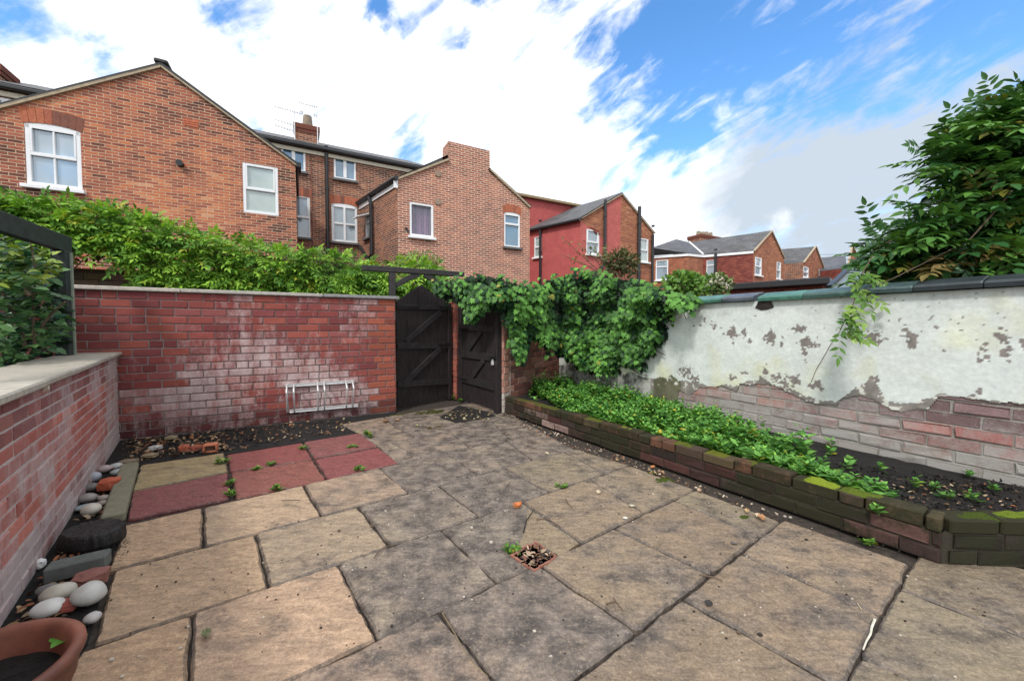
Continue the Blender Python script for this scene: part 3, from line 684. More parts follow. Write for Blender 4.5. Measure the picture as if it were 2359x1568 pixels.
# timber arch over the first gate
ZB = 2.0
bl0 = G(*z5(80, 162), ZB); bl1 = G(*z5(760, 207), ZB); ubm = unit(bl1 - bl0)
ar = empty('timber_arch', G(*z5(328, 300), ZB) * 1 - Vector((0, 0, ZB - ztop)), 'weathered black timber crossbeam with post and curved braces over the pointed gate', 'arch')
mb = MB(); mb.bar(bl0, bl0 + ubm * vn(bl1 - bl0) * 1.25, .09, .075, bev=.006); mb.build('beam', M['blacktim_h'], ar)
ab = pl(z5, bl0, ubm)
s, z = ab(328, 300); p = bl0 + ubm * s; mb = MB(); mb.bar(Vector((p.x, p.y, ztop - .3)), Vector((p.x, p.y, ZB - .04)), .085, .085, up=ubm, bev=.005); mb.build('post', M['blacktim_h'], ar)
for (x0, y0, x1, y1) in ((355, 308, 545, 215), (590, 218, 735, 322)):
    s0, z0_ = ab(x0, y0); s1, z1_ = ab(x1, y1); p0 = bl0 + ubm * s0; p1 = bl0 + ubm * s1; mb = MB(); pts = []
    v0 = Vector((p0.x, p0.y, z0_)); v1 = Vector((p1.x, p1.y, z1_)); md = (v0 + v1) / 2 + Vector((0, 0, .02))
    mb.bar(v0, md, .06, .075, up=(0, 0, 1), bev=.004); mb.bar(md - (md - v0).normalized() * .01, v1, .06, .075, up=(0, 0, 1), bev=.004); mb.build('brace', M['blacktim_h'], ar)

# ------------------------------------------------------------ rendered wall on the right
ZS = .17
RA = G(1285, 887, ZS); RB = G(2358, 1122, ZS); UR = unit(RB - RA); NR = Vector((UR.y, -UR.x, 0))
if NR.x > 0: NR = -NR
RA0 = Vector((RA.x, RA.y, 0))
zr = [onplane(x, y, RA0, UR)[1] for x, y in ((1600, 694), (1700, 690), (2000, 683), (2358, 676))]
ZR = sum(zr) / 4
sEnd = onplane(2358, 900, RA0, UR)[0] + .9
def z6(x, y): return ((1300 + x / 3.2667) / K1, (620 + y / 3.2667) / K1)
def zb5(x, y): return ((1860 + x / 2.8) / K1, (680 + y / 2.8) / K1)
rs = lambda f, lst: [onplane(*f(x, y), RA0, UR) for x, y in lst]
edge = rs(z6, [(1290, 1290), (1300, 1160), (1385, 1205), (1478, 1140), (1650, 1128), (1780, 1175), (1800, 1105)]) + \
       rs(zb5, [(20, 790), (180, 785), (330, 850), (430, 898), (560, 935), (660, 930), (700, 880), (830, 872), (900, 892), (980, 938), (1100, 985), (1230, 962), (1290, 965), (1340, 905), (1385, 868), (1560, 888), (1700, 905), (1960, 932)])
paint = rs(z6, [(300, 960), (700, 935), (780, 960), (860, 1035), (900, 1005), (1000, 1050), (1110, 1070), (1150, 1050), (1210, 1070), (1240, 1035), (1300, 1085), (1480, 1105), (1560, 1140), (1680, 1110), (1790, 1125), (1870, 1080), (1960, 1040)]) + \
        rs(zb5, [(110, 760), (200, 790), (350, 820), (430, 870), (560, 905), (650, 905), (760, 830), (830, 790), (900, 735), (960, 830), (1000, 900), (1150, 930), (1300, 880), (1360, 850), (1500, 870), (1600, 885), (1800, 905), (1960, 925)])
edge.append((sEnd + .1, edge[-1][1])); paint.append((sEnd + .1, paint[-1][1] + .01))
es = np.array([p[0] for p in edge]); ez = np.array([p[1] for p in edge]); o = np.argsort(es); es = es[o]; ez = ez[o]
ps = np.array([p[0] for p in paint]); pz = np.array([p[1] for p in paint]); o = np.argsort(ps); ps = ps[o]; pz = pz[o]
patch = []   # flaked patches: (s, z, rs, rz, strength)
for (x, y, a, b) in [(1430, 640, 18, 10), (1470, 635, 20, 12), (1510, 590, 8, 30), (1590, 640, 30, 25), (1640, 655, 25, 10), (1745, 690, 60, 35), (1745, 760, 10, 40), (1830, 690, 25, 35), (1880, 755, 14, 25), (1360, 1010, 60, 45), (1420, 1080, 60, 40), (1740, 1060, 35, 30), (1240, 1060, 12, 30), (1840, 1020, 60, 15)]:
    s, z = onplane(*z6(x, y), RA0, UR); s2, _ = onplane(*z6(x + a, y), RA0, UR); _, z2 = onplane(*z6(x, y + b), RA0, UR); patch.append((s, z, abs(s2 - s), abs(z2 - z), 1))
for (x, y, a, b) in [(185, 470, 45, 40), (400, 410, 40, 25), (330, 400, 40, 15), (430, 500, 70, 40), (265, 500, 12, 35), (430, 570, 15, 45), (900, 460, 85, 50), (1150, 445, 65, 22), (1130, 400, 40, 25), (1305, 435, 30, 18), (1340, 380, 20, 25), (1505, 365, 18, 12), (1520, 410, 10, 30), (1690, 550, 70, 50), (1640, 610, 14, 50), (1800, 470, 60, 50), (1830, 560, 50, 50), (1170, 500, 40, 35), (1650, 835, 18, 35), (1595, 860, 20, 10), (150, 690, 18, 50), (360, 750, 50, 45), (270, 770, 60, 30), (510, 790, 50, 25), (555, 815, 30, 25), (200, 760, 30, 30), (700, 440, 45, 20), (1950, 490, 40, 40), (910, 770, 45, 45), (1400, 550, 18, 14)]:
    s, z = onplane(*zb5(x, y), RA0, UR); s2, _ = onplane(*zb5(x + a, y), RA0, UR); _, z2 = onplane(*zb5(x, y + b), RA0, UR); patch.append((s, z, abs(s2 - s), abs(z2 - z), 1))
rw = empty('rendered_wall', RA0 + UR * sEnd / 2, 'old garden wall of flaking white render over pinkish bricks with green coping', 'wall')
mb = MB(); slab_box(mb, RA0, UR, -.02, sEnd, NR, -.24, -.008, -.05, ZR, (.27, .245, .21, .7))
def cb_r(s, z):
    if z > np.interp(s, es, ez) + .13: return None
    t = (z - ZS) / .55
    c = random.choice([(.36, .13, .11), (.30, .13, .115), (.24, .15, .14), (.33, .16, .14), (.38, .15, .11)])
    if s > 3.6 and z > .5: c = (.20, .13, .13)
    if z < .36: c = (c[0] * .6, c[1] * .75, c[2] * .7)
    a = .98 - .42 * t + .35 * noise.noise(Vector((s * 1.4, z * 2, 3)))
    v = random.uniform(.8, 1.2); return (c[0] * v, c[1] * v, c[2] * v, max(0.05, min(1, a)))
brick_face(mb, RA0, UR, lambda z: [(1.2, sEnd)], .06, 10, .088, .265, cb_r, nrm=NR, rough=.0055, prot=-.001, jt=.016)
mb.build('brickwork', M['brick_pale'], rw)
# the render coat: a grid sheet with thickness, ragged at the bottom
ds = .0095; NSg = int(sEnd / ds) + 1; NZg = int((ZR + .02) / ds) + 1
def fbm(x, y, z, o=5): return noise.fractal(Vector((x, y, z)), 1.0, 2.0, o)
Vv = []; Cc = []; keep = []
zz_ = np.linspace(0, ZR - .002, NZg)
for i in range(NSg):
    s = sEnd * i / (NSg - 1); ed = np.interp(s, es, ez) if s > es[0] else -1; pb = np.interp(s, ps, pz)
    ed += .012 * noise.noise(Vector((s * 14, 3, 0))) + .006 * noise.noise(Vector((s * 45, 7, 0)))
    pb += .018 * noise.noise(Vector((s * 16, 9, 0))) + .012 * noise.noise(Vector((s * 50, 1, 0)))
    near = [p for p in patch if abs(s - p[0]) < p[2] * 1.6]
    for z in zz_:
        n1 = fbm(s * 2.2, z * 2.2, 1); n2 = fbm(s * 13, z * 13, 5); n3 = fbm(s * 34, z * 34, 8, 3)
        pa = -1
        for p in near:
            q = 1.25 - math.hypot((s - p[0]) / p[2], (z - p[1]) / p[3]) * 1.0
            pa = max(pa, q)
        pa = pa + n2 * 1.05 + n3 * 1.0 - .06
        fl = z > ZR - .3 and n3 > .62 and n2 > .1
        peel = fl or (pa > .45 and bool(near))
        low = z < pb
        base = [.655, .70, .665]
        yel = max(0, n1 * .9 + .12 - max(0, z - pb) * .8); base = [base[0] - .02 * yel, base[1] - .06 * yel, base[2] - .32 * yel]
        top_tone = max(0, (z - (ZR - .16)) * 3 + n2 * .25)  # render darkens unevenly towards its top edge
        base = [b * (1 - .42 * min(1, top_tone)) for b in base]
        if n3 + .5 * n2 > 1.12: base = [.30, .28, .25]
        off = 0.0
        if peel and not low: base = [.22, .195, .18] ; base = [b * (1 + .35 * n3) for b in base]; off = -.003
        if low:
            w = s < 2.0
            g_ = .5 + .5 * n1 + .35 * n2
            k2 = max(0, min(1, .5 + n2 * .9 + fbm(s * 5, z * 1.2, 12) * .8))
            A_ = (.46, .46, .42) if w else (.30, .27, .245); B_ = (.10, .10, .09) if w else (.20, .185, .165)
            base = [B_[q] + (A_[q] - B_[q]) * k2 for q in range(3)]
            if 2.05 < s < 2.45: base = [base[0] * .55, base[1] * .6, base[2] * .42]
            off = -.003
            if n2 + n3 * .5 > .35 and z > pb - .09 and not w: base = [.62, .62, .55]; off = 0
        h = .010 + off + .004 * n1 + .0012 * n2
        q = RA0 + UR * s + NR * h; Vv.append((q.x, q.y, z)); Cc.append(base)
        keep.append(z > ed)
bs = WP[rw.name]; V_ = np.array(Vv) - np.array(bs)
fs = []; n = NZg
for i in range(NSg - 1):
    for j in range(n - 1):
        a = i * n + j
        if keep[a] and keep[a + n] and keep[a + 1] and keep[a + n + 1]: fs.append([a, a + n, a + n + 1, a + 1])
me = bpy.data.meshes.new('render_coat'); me.from_pydata(V_.tolist(), [], fs)
ca = me.color_attributes.new('col', 'FLOAT_COLOR', 'POINT'); ca.data.foreach_set('color', np.concatenate([np.clip(np.array(Cc), 0.01, .9), np.zeros((len(Cc), 1))], 1).reshape(-1))
kr = NT('flaking_render'); a_ = kr.attr(); nf = kr.noise(35, 8, .7); nm = kr.noise(5, 6, .6)
cc_ = kr.mix(1, a_.outputs['Color'], kr.mr(nf, .25, .75, .84, 1.12, False), 'MULTIPLY'); cc_ = kr.mix(1, cc_, kr.mr(nm, .3, .7, .88, 1.08, False), 'MULTIPLY')
kr.inp('Base Color', cc_); kr.inp('Roughness', .75); kr.inp('Specular IOR Level', .25); kr.bump(kr.math('ADD', nf, kr.math('MULTIPLY', nm, 2.0)), .35, .006)
me.materials.append(kr.m); me.update(); o_ = link('render_coat', me, rw, bs)
sm = o_.modifiers.new('thick', 'SOLIDIFY'); sm.thickness = .018; sm.offset = -1 if NR.dot(Vector(me.polygons[0].normal)) > 0 else 1
# coping stones
x = -.3; i = 0
cols = [(.07, .085, .085), (.07, .085, .085), (.055, .07, .075), (.06, .165, .125), (.085, .10, .125), (.055, .165, .125), (.045, .10, .085), (.05, .085, .085)]
marks = [onplane(*z6(xx, 420), RA0, UR)[0] for xx in (1410, 1670, 1930)] + [onplane(*zb5(xx, 190), RA0, UR)[0] for xx in (115, 430, 800, 1200, 1690)]
xs = [0, .5, 1.0] + [m for m in marks if m > 1.2]; xs = sorted(xs); last = xs[-1]
while last < sEnd: last += .45; xs.append(last)
for a, b in zip(xs[:-1], xs[1:]):
    if b - a < .12: continue
    mb = MB(); c = cols[i % len(cols)] if i < len(cols) else random.choice([(.022, .04, .042), (.03, .045, .05), (.025, .035, .04)])
    dz = random.uniform(-.006, .006); w = random.uniform(-.008, .008)
    prof = [(.055 + w, 0), (.06 + w, .028), (.05 + w, .045), (-.08, .085), (-.14, .092), (-.28, .05), (-.31, .02), (-.31, 0)]
    vs = []
    for s in (a + .003, a + .012, b - .012, b - .003):
        k = .996 if s in (a + .003, b - .003) else 1
        for (d, z) in prof:
            q = RA0 + UR * s + NR * (d * k); vs.append((q.x, q.y, ZR + dz + z * (k if k == 1 else .9) + .004 * noise.noise(Vector((s * 9, d * 9, 3)))))
    m = len(prof); fs2 = []
    for r in range(3): fs2 += [[r * m + k, r * m + (k + 1) % m, (r + 1) * m + (k + 1) % m, (r + 1) * m + k] for k in range(m)]
    fs2 += [list(range(m)), list(range(3 * m, 4 * m))[::-1]]
    mb.mesh(vs, fs2, c + (0,)); mb.build('coping_stone', m_attr('coping_glaze_%d' % i, .42, 9, .55, .35, .004, .5) if i < 1 else bpy.data.materials['coping_glaze_0'], rw); i += 1
# hole knocked out under the coping
s, z = onplane(*zb5(150, 235), RA0, UR)
mb = MB(); pts = [(-.09, .0), (-.065, .045), (-.06, .085), (.05, .085), (.07, .04), (.085, -.0), (.03, -.02), (-.03, -.025)]
f = []
for (a, b) in pts: q = RA0 + UR * (s + a) + NR * .017; f.append(Vector((q.x, q.y, z - .02 + b)))
c = sum(f, Vector()) / len(f) + NR * .012; 
for k in range(len(f)): mb.face([f[k], f[(k + 1) % len(f)], c], random.choice([(.05, .035, .03, 0), (.12, .05, .045, 0), (.03, .022, .02, 0)]))
mb.build('broken_patch', M['stone'], rw)
# ------------------------------------------------------------ raised bed
F0 = G(1163, 950); F1 = G(2168, 1300); F2 = G(2358, 1306); UF = unit(F1 - F0); NF = Vector((UF.y, -UF.x, 0))
if NF.x > 0: NF = -NF
LF_ = vn(F1 - F0); UF2 = unit(F2 - F1); NF2 = Vector((UF2.y, -UF2.x, 0))
if NF2.y > 0: NF2 = -NF2
HB = .235
rb = empty('raised_bed_wall', F0 + UF * LF_ / 2, 'knee-high mossy brick edging wall of the raised planting bed', 'wall')
def cb_bed(s, z):
    c = random.choice([(.055, .029, .024), (.042, .026, .022), (.070, .030, .025), (.052, .037, .030), (.035, .025, .02)])
    if .45 < s < 1.2 and random.random() < .6: c = (.22, .15, .13)
    if s > LF_ - .75 and random.random() < .5: c = (.085, .045, .038)
    v = random.uniform(.7, 1.3); return (c[0] * v, c[1] * v, c[2] * v, max(.1, min(.9, .60 + .45 * noise.noise(Vector((s * 1.3, z * 1, 6))))))
def cb_top(s):
    c = random.choice([(.12, .06, .036), (.10, .052, .034), (.085, .062, .034), (.14, .066, .04), (.065, .045, .03)])
    v = random.uniform(.8, 1.15); return (c[0] * v, c[1] * v, c[2] * v, max(.1, min(.95, .66 + .45 * noise.noise(Vector((s * 1.3, 2, 6))))))
mb = MB()
slab_box(mb, F0, UF, 0, LF_, NF, -.11, -.004, 0, HB - .07, (.04, .035, .025, .4))
brick_face(mb, F0, UF, lambda z: [(0, LF_)], 0, 2, (HB - .075) / 2, .24, cb_bed, nrm=NF, rough=.0045, prot=.005)
s = 0; rows = []
while s < LF_:
    L = random.choice([.235, .235, .24, .12]); L = min(L, LF_ - s)
    if L > .05:
        d = random.uniform(-.006, .01); slab_box(mb, F0, UF, s + .005, s + L - .005, NF, -.115, .006 + d, HB - .074 + random.uniform(-.003, .003), HB + random.uniform(-.008, .006), cb_top(s), .007)
    s += L
L2_ = 2.2
slab_box(mb, F1, UF2, 0.0, L2_, NF2, -.11, -.004, 0, HB - .07, (.04, .035, .025, .4))
brick_face(mb, F1, UF2, lambda z: [(.03, L2_)], 0, 2, (HB - .075) / 2, .24, lambda s, z: tuple(v * .6 for v in cb_bed(s, z)[:3]) + (.7,), nrm=NF2, rough=.005, off0=.05)
s = .03
while s < L2_:
    L = .24; slab_box(mb, F1, UF2, s + .005, s + L - .005, NF2, -.115, .004, HB - .074, HB + random.uniform(-.008, .006), (.05, .035, .018, .9), .007); s += L
mb.build('brickwork', M['brick_dark'], rb)
# thick moss cushions on its top edge
kt = NT('bright_moss'); at = kt.attr(); nm_ = kt.noise(120, 5, .7)
kt.inp('Base Color', kt.mix(1, at.outputs['Color'], kt.mr(nm_, .25, .75, .6, 1.45, False), 'MULTIPLY')); kt.inp('Roughness', .95); kt.inp('Specular IOR Level', .1); kt.bump(nm_, 1.0, .006); M['moss'] = kt.m
def cushion(mb, O, u, n, s0, s1, d0, d1, z, hgt, c, seed, rnd=False):
    ns = max(4, int((s1 - s0) / .014)); nd = 9 if not rnd else 16; vs = []
    for i in range(ns + 1):
        for j in range(nd + 1):
            a = i / ns; b = j / nd; e = min(1, 5 * min(a, 1 - a)) * min(1, 4 * min(b, 1 - b)) if not rnd else max(0, min(1, 2.2 * (1 - math.hypot(2 * a - 1, 2 * b - 1) + .5 * noise.noise(Vector((a * 5, b * 5, seed))))))
            q = O + u * (s0 + (s1 - s0) * a) + n * (d0 + (d1 - d0) * b); h = hgt * (.35 + .9 * noise.noise(Vector((q.x * 22, q.y * 22, seed)))) * e - (1 - e) * .008
            vs.append((q.x, q.y, z + h))
    fs = [[i * (nd + 1) + j, (i + 1) * (nd + 1) + j, (i + 1) * (nd + 1) + j + 1, i * (nd + 1) + j + 1] for i in range(ns) for j in range(nd)]
    mb.mesh(vs, fs, c)
mb = MB()
def sF(px, py): return onplane(px, py, F0, UF)[0]
for (xa, ya, xb, yb, c, h) in ((1845, 1115, 1925, 1142, (.17, .22, .022), .026), (1930, 1140, 2040, 1168, (.085, .115, .016), .02), (1545, 1020, 1590, 1030, (.08, .095, .015), .015), (1620, 1042, 1668, 1052, (.10, .11, .016), .014), (1700, 1060, 1770, 1085, (.08, .095, .015), .013),
                             (1185, 925, 1290, 945, (.07, .075, .015), .012), (1420, 985, 1450, 990, (.15, .17, .02), .012), (1340, 965, 1380, 975, (.08, .09, .015), .01)):
    cushion(mb, F0, UF, NF, sF(xa, ya), sF(xb, yb), -.11, .0, HB + .0, h, c + (0,), xa)
cushion(mb, F1, UF2, NF2, .05, 2.0, -.11, .0, HB, .014, (.05, .07, .012, 0), 3)
cushion(mb, F1, UF2, NF2, .3, .6, -.10, -.02, HB + .004, .018, (.11, .15, .018, 0), 5)
mb.build('moss', M['moss'], rb)
# moss at the ground by the gate and under the bed
mb = MB()
for (px, py, r, c) in ((985, 950, .30, (.05, .05, .014)), (1070, 955, .2, (.05, .055, .014)), (1005, 985, .2, (.06, .05, .018)), (1715, 1190, .045, (.05, .07, .015)), (1525, 1105, .09, (.05, .07, .012)), (1500, 1088, .05, (.05, .06, .012)), (920, 955, .12, (.05, .055, .015)), (1120, 950, .1, (.04, .04, .014))):
    p = G(px, py); cushion(mb, p - UB * r, UB, NB, 0, 2 * r, -r * .6, r * .6, .002, .007, c + (0,), px, True)
tag(mb.build('moss', M['moss']), kind='stuff')

# bed soil
S1 = F0 - NF * .1; S2 = F1 - NF * .1; SA = PP; SBx = RA0 + UR * sEnd
nx, ny = 90, 26; vs = []
endF = F1 - NF2 * .1 + UF2 * L2_
for i in range(nx + 1):
    a = i / nx
    fr_ = F0 - NF * .1 + UF * (LF_ * min(1, a * 1.35)) if a * 1.35 < 1 else (F1 - NF * .1) + (endF - F1) * ((a * 1.35 - 1) / .35)
    fr_ = Vector((fr_.x, fr_.y, 0)); wl_ = RA0 + UR * (sEnd * a) - NR * .0
    if i == 0: wl_ = RA0
    for j in range(ny + 1):
        q = fr_.lerp(wl_, j / ny); z = ZS + .012 * noise.noise(Vector((q.x * 9, q.y * 9, 1))) + .008 * noise.noise(Vector((q.x * 30, q.y * 30, 5))); vs.append((q.x, q.y, z))
mb = MB(); mb.mesh(vs, [[i * (ny + 1) + j, (i + 1) * (ny + 1) + j, (i + 1) * (ny + 1) + j + 1, i * (ny + 1) + j + 1] for i in range(nx) for j in range(ny)])
tag(mb.build('bed_soil', M['soil']), kind='structure')

# nettle-like ground cover -----------------------------------------------------------
def greens(n, lo, hi, yl=.15):
    t = rng.random((n, 1)); c = np.array(lo) * (1 - t) + np.array(hi) * t
    y = (rng.random((n, 1)) < yl) * rng.random((n, 1)); return c * (1 + y * np.array([[1.0, .55, .1]]))
def in_poly(x, y, poly):
    c = False; j = len(poly) - 1
    for i in range(len(poly)):
        if (poly[i][1] > y) != (poly[j][1] > y) and x < (poly[j][0] - poly[i][0]) * (y - poly[i][1]) / (poly[j][1] - poly[i][1]) + poly[i][0]: c = not c
        j = i
    return c
def herbs(name, spots, hts, parent=None, lsize=.055, kind=None, npair=5, tint=((.035, .13, .025), (.17, .38, .075)), tpl=T_NET):
    P = []; Y = []; Nn = []; S = []; mb = MB(); lv = []
    for (x, y, z), h in zip(spots, hts):
        lean = Vector((random.gauss(0, .18), random.gauss(0, .18), 1)).normalized(); np_ = max(2, int(npair * random.uniform(.8, 1.2))); a0 = random.uniform(0, 6.28)
        top = Vector((x, y, z)) + lean * h; mb.tube([Vector((x, y, z - .01)), top] if parent is None else [WP[parent.name] + Vector((0, 0, -.004)), Vector((x, y, z + h * .25)), top], [.0025, .0012] if parent is None else [.003, .0022, .0012], 3, (.09, .14, .04, 0), False)
        for k in range(np_):
            f = (k + .6) / np_; q = Vector((x, y, z)) + lean * (h * f); sz = lsize * (1.15 - .55 * abs(f - .55)) * (1.1 if k < np_ - 1 else .65)
            for sg in (0, math.pi):
                a = a0 + k * 1.57 + sg + random.gauss(0, .25); up = .25 + .5 * f if k < np_ - 1 else .9; up += random.gauss(0, .15)
                yv = Vector((math.cos(a), math.sin(a), up)).normalized(); nv = Vector((-math.cos(a) * up, -math.sin(a) * up, 1)) + Vector((random.gauss(0, .25), random.gauss(0, .25), 0))
                P.append(q); Y.append(yv); Nn.append(nv); S.append(sz * random.uniform(.75, 1.25)); lv.append(f)
    n = len(P); c = greens(n, *tint) * (.6 + .7 * np.array(lv))[:, None]; dy = rng.random(n) < .03; c[dy] = c[dy] * np.array([3.2, 1.2, .8])
    lo = leaves(name if parent is None else 'leaves', tpl, P, Y, Nn, S, c, M['leaf'], parent)
    if parent is not None: mb.build('stem', M['leaf'], parent)
    elif kind is None: pass
    return lo, mb
sp = []; ht = []
pe = [(1215, 893), (1290, 880), (1400, 895), (1500, 930), (1600, 950), (1700, 985), (1800, 1020), (1870, 1050), (1930, 1095), (1975, 1100), (2045, 1120), (2050, 1150), (1960, 1160), (1905, 1130), (1840, 1105), (1700, 1060), (1500, 1005), (1350, 965)]
pg = [tuple(G(x, y, ZS + .06)[:2]) for x, y in pe]
while len(sp) < 2100:
    a = random.random(); i = random.random(); fr_ = F0 - NF * .13 + UF * (LF_ * a * 1.0); wl_ = RA0 + UR * (sEnd * a * .8); q = fr_.lerp(wl_, i * .97)
    px = CX + FL * q.x / q.y
    if not in_poly(q.x, q.y, pg) and random.random() > .02: continue
    if px > 2060: continue
    dens = 1.0 if px < 1880 else .8
    if px > 1980: dens = .45
    if random.random() > dens: continue
    sp.append((q.x, q.y, ZS)); ht.append(random.uniform(.07, .19) * (1 + 1.0 * noise.noise(Vector((q.x * 3.2, q.y * 3.2, 4)))) * (1 if px < 1880 else .6) * (1.15 if i > .3 else .8))
lo, st = herbs('nettle_patch', sp, ht, kind='stuff', lsize=.052)
tag(lo, kind='stuff')
sp2 = [(*G(px, py, ZS)[:2], ZS) for px, py in ((1228, 905), (1255, 900), (1290, 893), (1380, 905), (1410, 905), (1262, 893), (1500, 925))]
lo2, _ = herbs('nettle_patch', sp2, [.3, .34, .26, .34, .3, .2, .3], kind='stuff', lsize=.05, npair=8)
tag(lo2, kind='stuff')
seeds = [(2025, 1185, .05, 'tiny seedling on the bare soil by the bed corner, below the last nettles'), (2105, 1065 + 60, .09, 'small leafy seedling standing alone in the middle of the bare black soil'), (2180, 1150, .06, 'seedling on bare soil just above the bed corner brick'), (2240, 1155, .055, 'seedling in bare soil to the right of the corner, near the mossy edge'), (2145, 1130, .06, 'low seedling between the alone-standing one and the corner brick'),
         (2230, 1100, .05, 'small pale seedling near the foot of the whitewashed wall'), (2085, 1045, .10, 'taller weed close to the foot of the white wall, beyond the nettles'), (2300, 1135, .05, 'rightmost seedling on the bare black soil'), (1985, 1128 + 30, .05, 'little weed on the inner edge of the bright moss')]
for (px, py, h, lb) in seeds:
    p = G(px, py, ZS); e = empty('seedling', p, lb, 'seedling', 'weeds sprouting from the bare soil of the bed')
    herbs('seedling', [(p.x + random.uniform(-.02, .02), p.y + random.uniform(-.02, .02), ZS + .005) for _ in range(3)], [h, h * .7, h * .8], e, lsize=.038, npair=3)
# litter on the soil
def litter(name, region, n, zf, size, cols, kind='stuff', flat=.35, tpl=T_OVAL, label=None, cat=None):
    P = []; 
    while len(P) < n:
        q = region(); 
        if q is not None: P.append((q[0], q[1], zf(q)))
    a = rng.random(n) * 6.28; Y = np.stack([np.cos(a), np.sin(a), rng.normal(0, flat, n)], 1); Nn = np.stack([rng.normal(0, flat, n), rng.normal(0, flat, n), np.ones(n)], 1)
    c = np.array(cols)[rng.integers(0, len(cols), n)] * rng.uniform(.7, 1.25, (n, 1))
    o = leaves(name, tpl, P, Y, Nn, rng.uniform(size[0], size[1], n) * .8, c * .75, M['dead'], width=rng.uniform(.6, 1.5, n)); tag(o, kind=kind); return o
DC = [(.30, .17, .08), (.42, .28, .15), (.16, .09, .05), (.50, .38, .24), (.08, .05, .035), (.34, .12, .05)]
def rpoly(pxs, z=0.0):
    g_ = [tuple(G(x, y, z)[:2]) for x, y in pxs]; x0 = min(p[0] for p in g_); x1 = max(p[0] for p in g_); y0 = min(p[1] for p in g_); y1 = max(p[1] for p in g_)
    def f():
        x = random.uniform(x0, x1); y = random.uniform(y0, y1); return (x, y) if in_poly(x, y, g_) else None
    return f
litter('leaf_litter', rpoly([(1880, 1090), (2358, 1125), (2358, 1180), (2180, 1180), (2050, 1150)], ZS), 170, lambda q: ZS + .012, (.008, .035), DC)
LIT1 = [(278, 1015), (500, 985), (800, 968), (822, 990), (700, 1012), (520, 1040), (330, 1062), (290, 1075)]
litter('soil_clods', rpoly([(1800, 1050), (2358, 1120), (2358, 1182), (2180, 1182), (2030, 1150)], ZS), 1500, lambda q: ZS + random.uniform(0, .012), (.01, .035), [(.012, .010, .008), (.02, .016, .013), (.006, .005, .004), (.035, .026, .02)], flat=.8)
litter('leaf_litter', rpoly(LIT1), 900, lambda q: random.uniform(-.004, .022), (.015, .055), DC + [(.05, .035, .028)] * 4)
litter('leaf_litter', rpoly([(278, 1015), (520, 1000), (520, 1040), (330, 1062)]), 260, lambda q: random.uniform(.0, .03), (.03, .075), DC)
litter('leaf_litter', rpoly([(1165, 950), (1175, 958), (1500, 1075), (1800, 1190), (1790, 1200), (1480, 1085), (1300, 1030), (1150, 960)]), 420, lambda q: random.uniform(.003, .012), (.012, .045), DC + [(.55, .45, .33)] * 2)
litter('leaf_litter', rpoly([(1010, 955), (1085, 935), (1140, 950), (1120, 970), (1040, 968)]), 150, lambda q: random.uniform(.006, .016), (.015, .06), [(.50, .38, .22), (.40, .26, .13), (.55, .5, .3), (.3, .2, .1)])
litter('leaf_litter', rpoly([(100, 1400), (270, 1200), (320, 1060), (290, 1050), (150, 1250), (20, 1440), (200, 1460)]), 520, lambda q: random.uniform(-.004, .015), (.02, .055), DC)
mb = MB(); q = [G(*p) for p in ((1012, 962), (1058, 934), (1120, 948), (1142, 958), (1050, 975))]
mb.prism([(p.x, p.y) for p in q], -.01, .006); tag(mb.build('soil_patch', M['soil']), kind='structure')
mb = MB(); q = [G(*p) for p in ((277, 1012), (912, 947), (905, 965), (822, 990), (820, 998), (700, 1016), (520, 1044), (320, 1070), (250, 1300), (200, 1475), (60, 1640), (0, 1440))]
mb.prism([(p.x, p.y) for p in q][::-1], -.02, -.008); tag(mb.build('border_soil', M['soil']), kind='structure')

# weeds in the paving joints
weeds = [(511, 1068, .05, 'grass tuft at the corner where the green slab meets the red ones'), (527, 1118, .04, 'weed in the joint between the two pairs of red slabs'), (530, 1140, .035, 'small weed at the lower end of the joint beside the red slab'),
         (700, 1035, .04, 'weed on the joint between the two upper red slabs'), (852, 1008, .05, 'weed tuft at the right corner of the red slabs'), (843, 1000, .05, 'taller weed just left of the tuft by the soil strip'), (814, 1030, .025, 'flat weed sprig lying on the upper right red slab'),
         (642, 1128, .03, 'weed at the lower edge of the big red slab'), (825, 1083, .035, 'fern-like weed on the lower right red slab'), (590, 1080, .02, 'tiny weed in the crack across the red slabs'), (628, 1070, .02, 'tiny round-leaved weed right of the other in the red slab crack'), (1298, 1123, .022, 'bright green fallen sprig on the joint in the middle of the patio'),
         (1044, 920, .07, 'leafy weed at the foot of the slim brick pillar'), (1060, 925, .06, 'weed at the foot of the padlocked gate'), (1995, 1253, .025, 'tiny weed at the foot of the raised bed near its corner'), (1175, 1275, .03, 'grass wisp beside the terracotta drain surround')]
for (px, py, h, lb) in weeds:
    p = G(px, py); e = empty('weed', p, lb, 'weed', 'weeds growing in the paving joints'); herbs('weed', [(p.x + random.gauss(0, .018), p.y + random.gauss(0, .014), 0) for _ in range(5)], [h * random.uniform(.6, 1.2) for _ in range(5)], e, lsize=.026 + h * .18, npair=3, tint=((.06, .15, .02), (.16, .32, .05)))

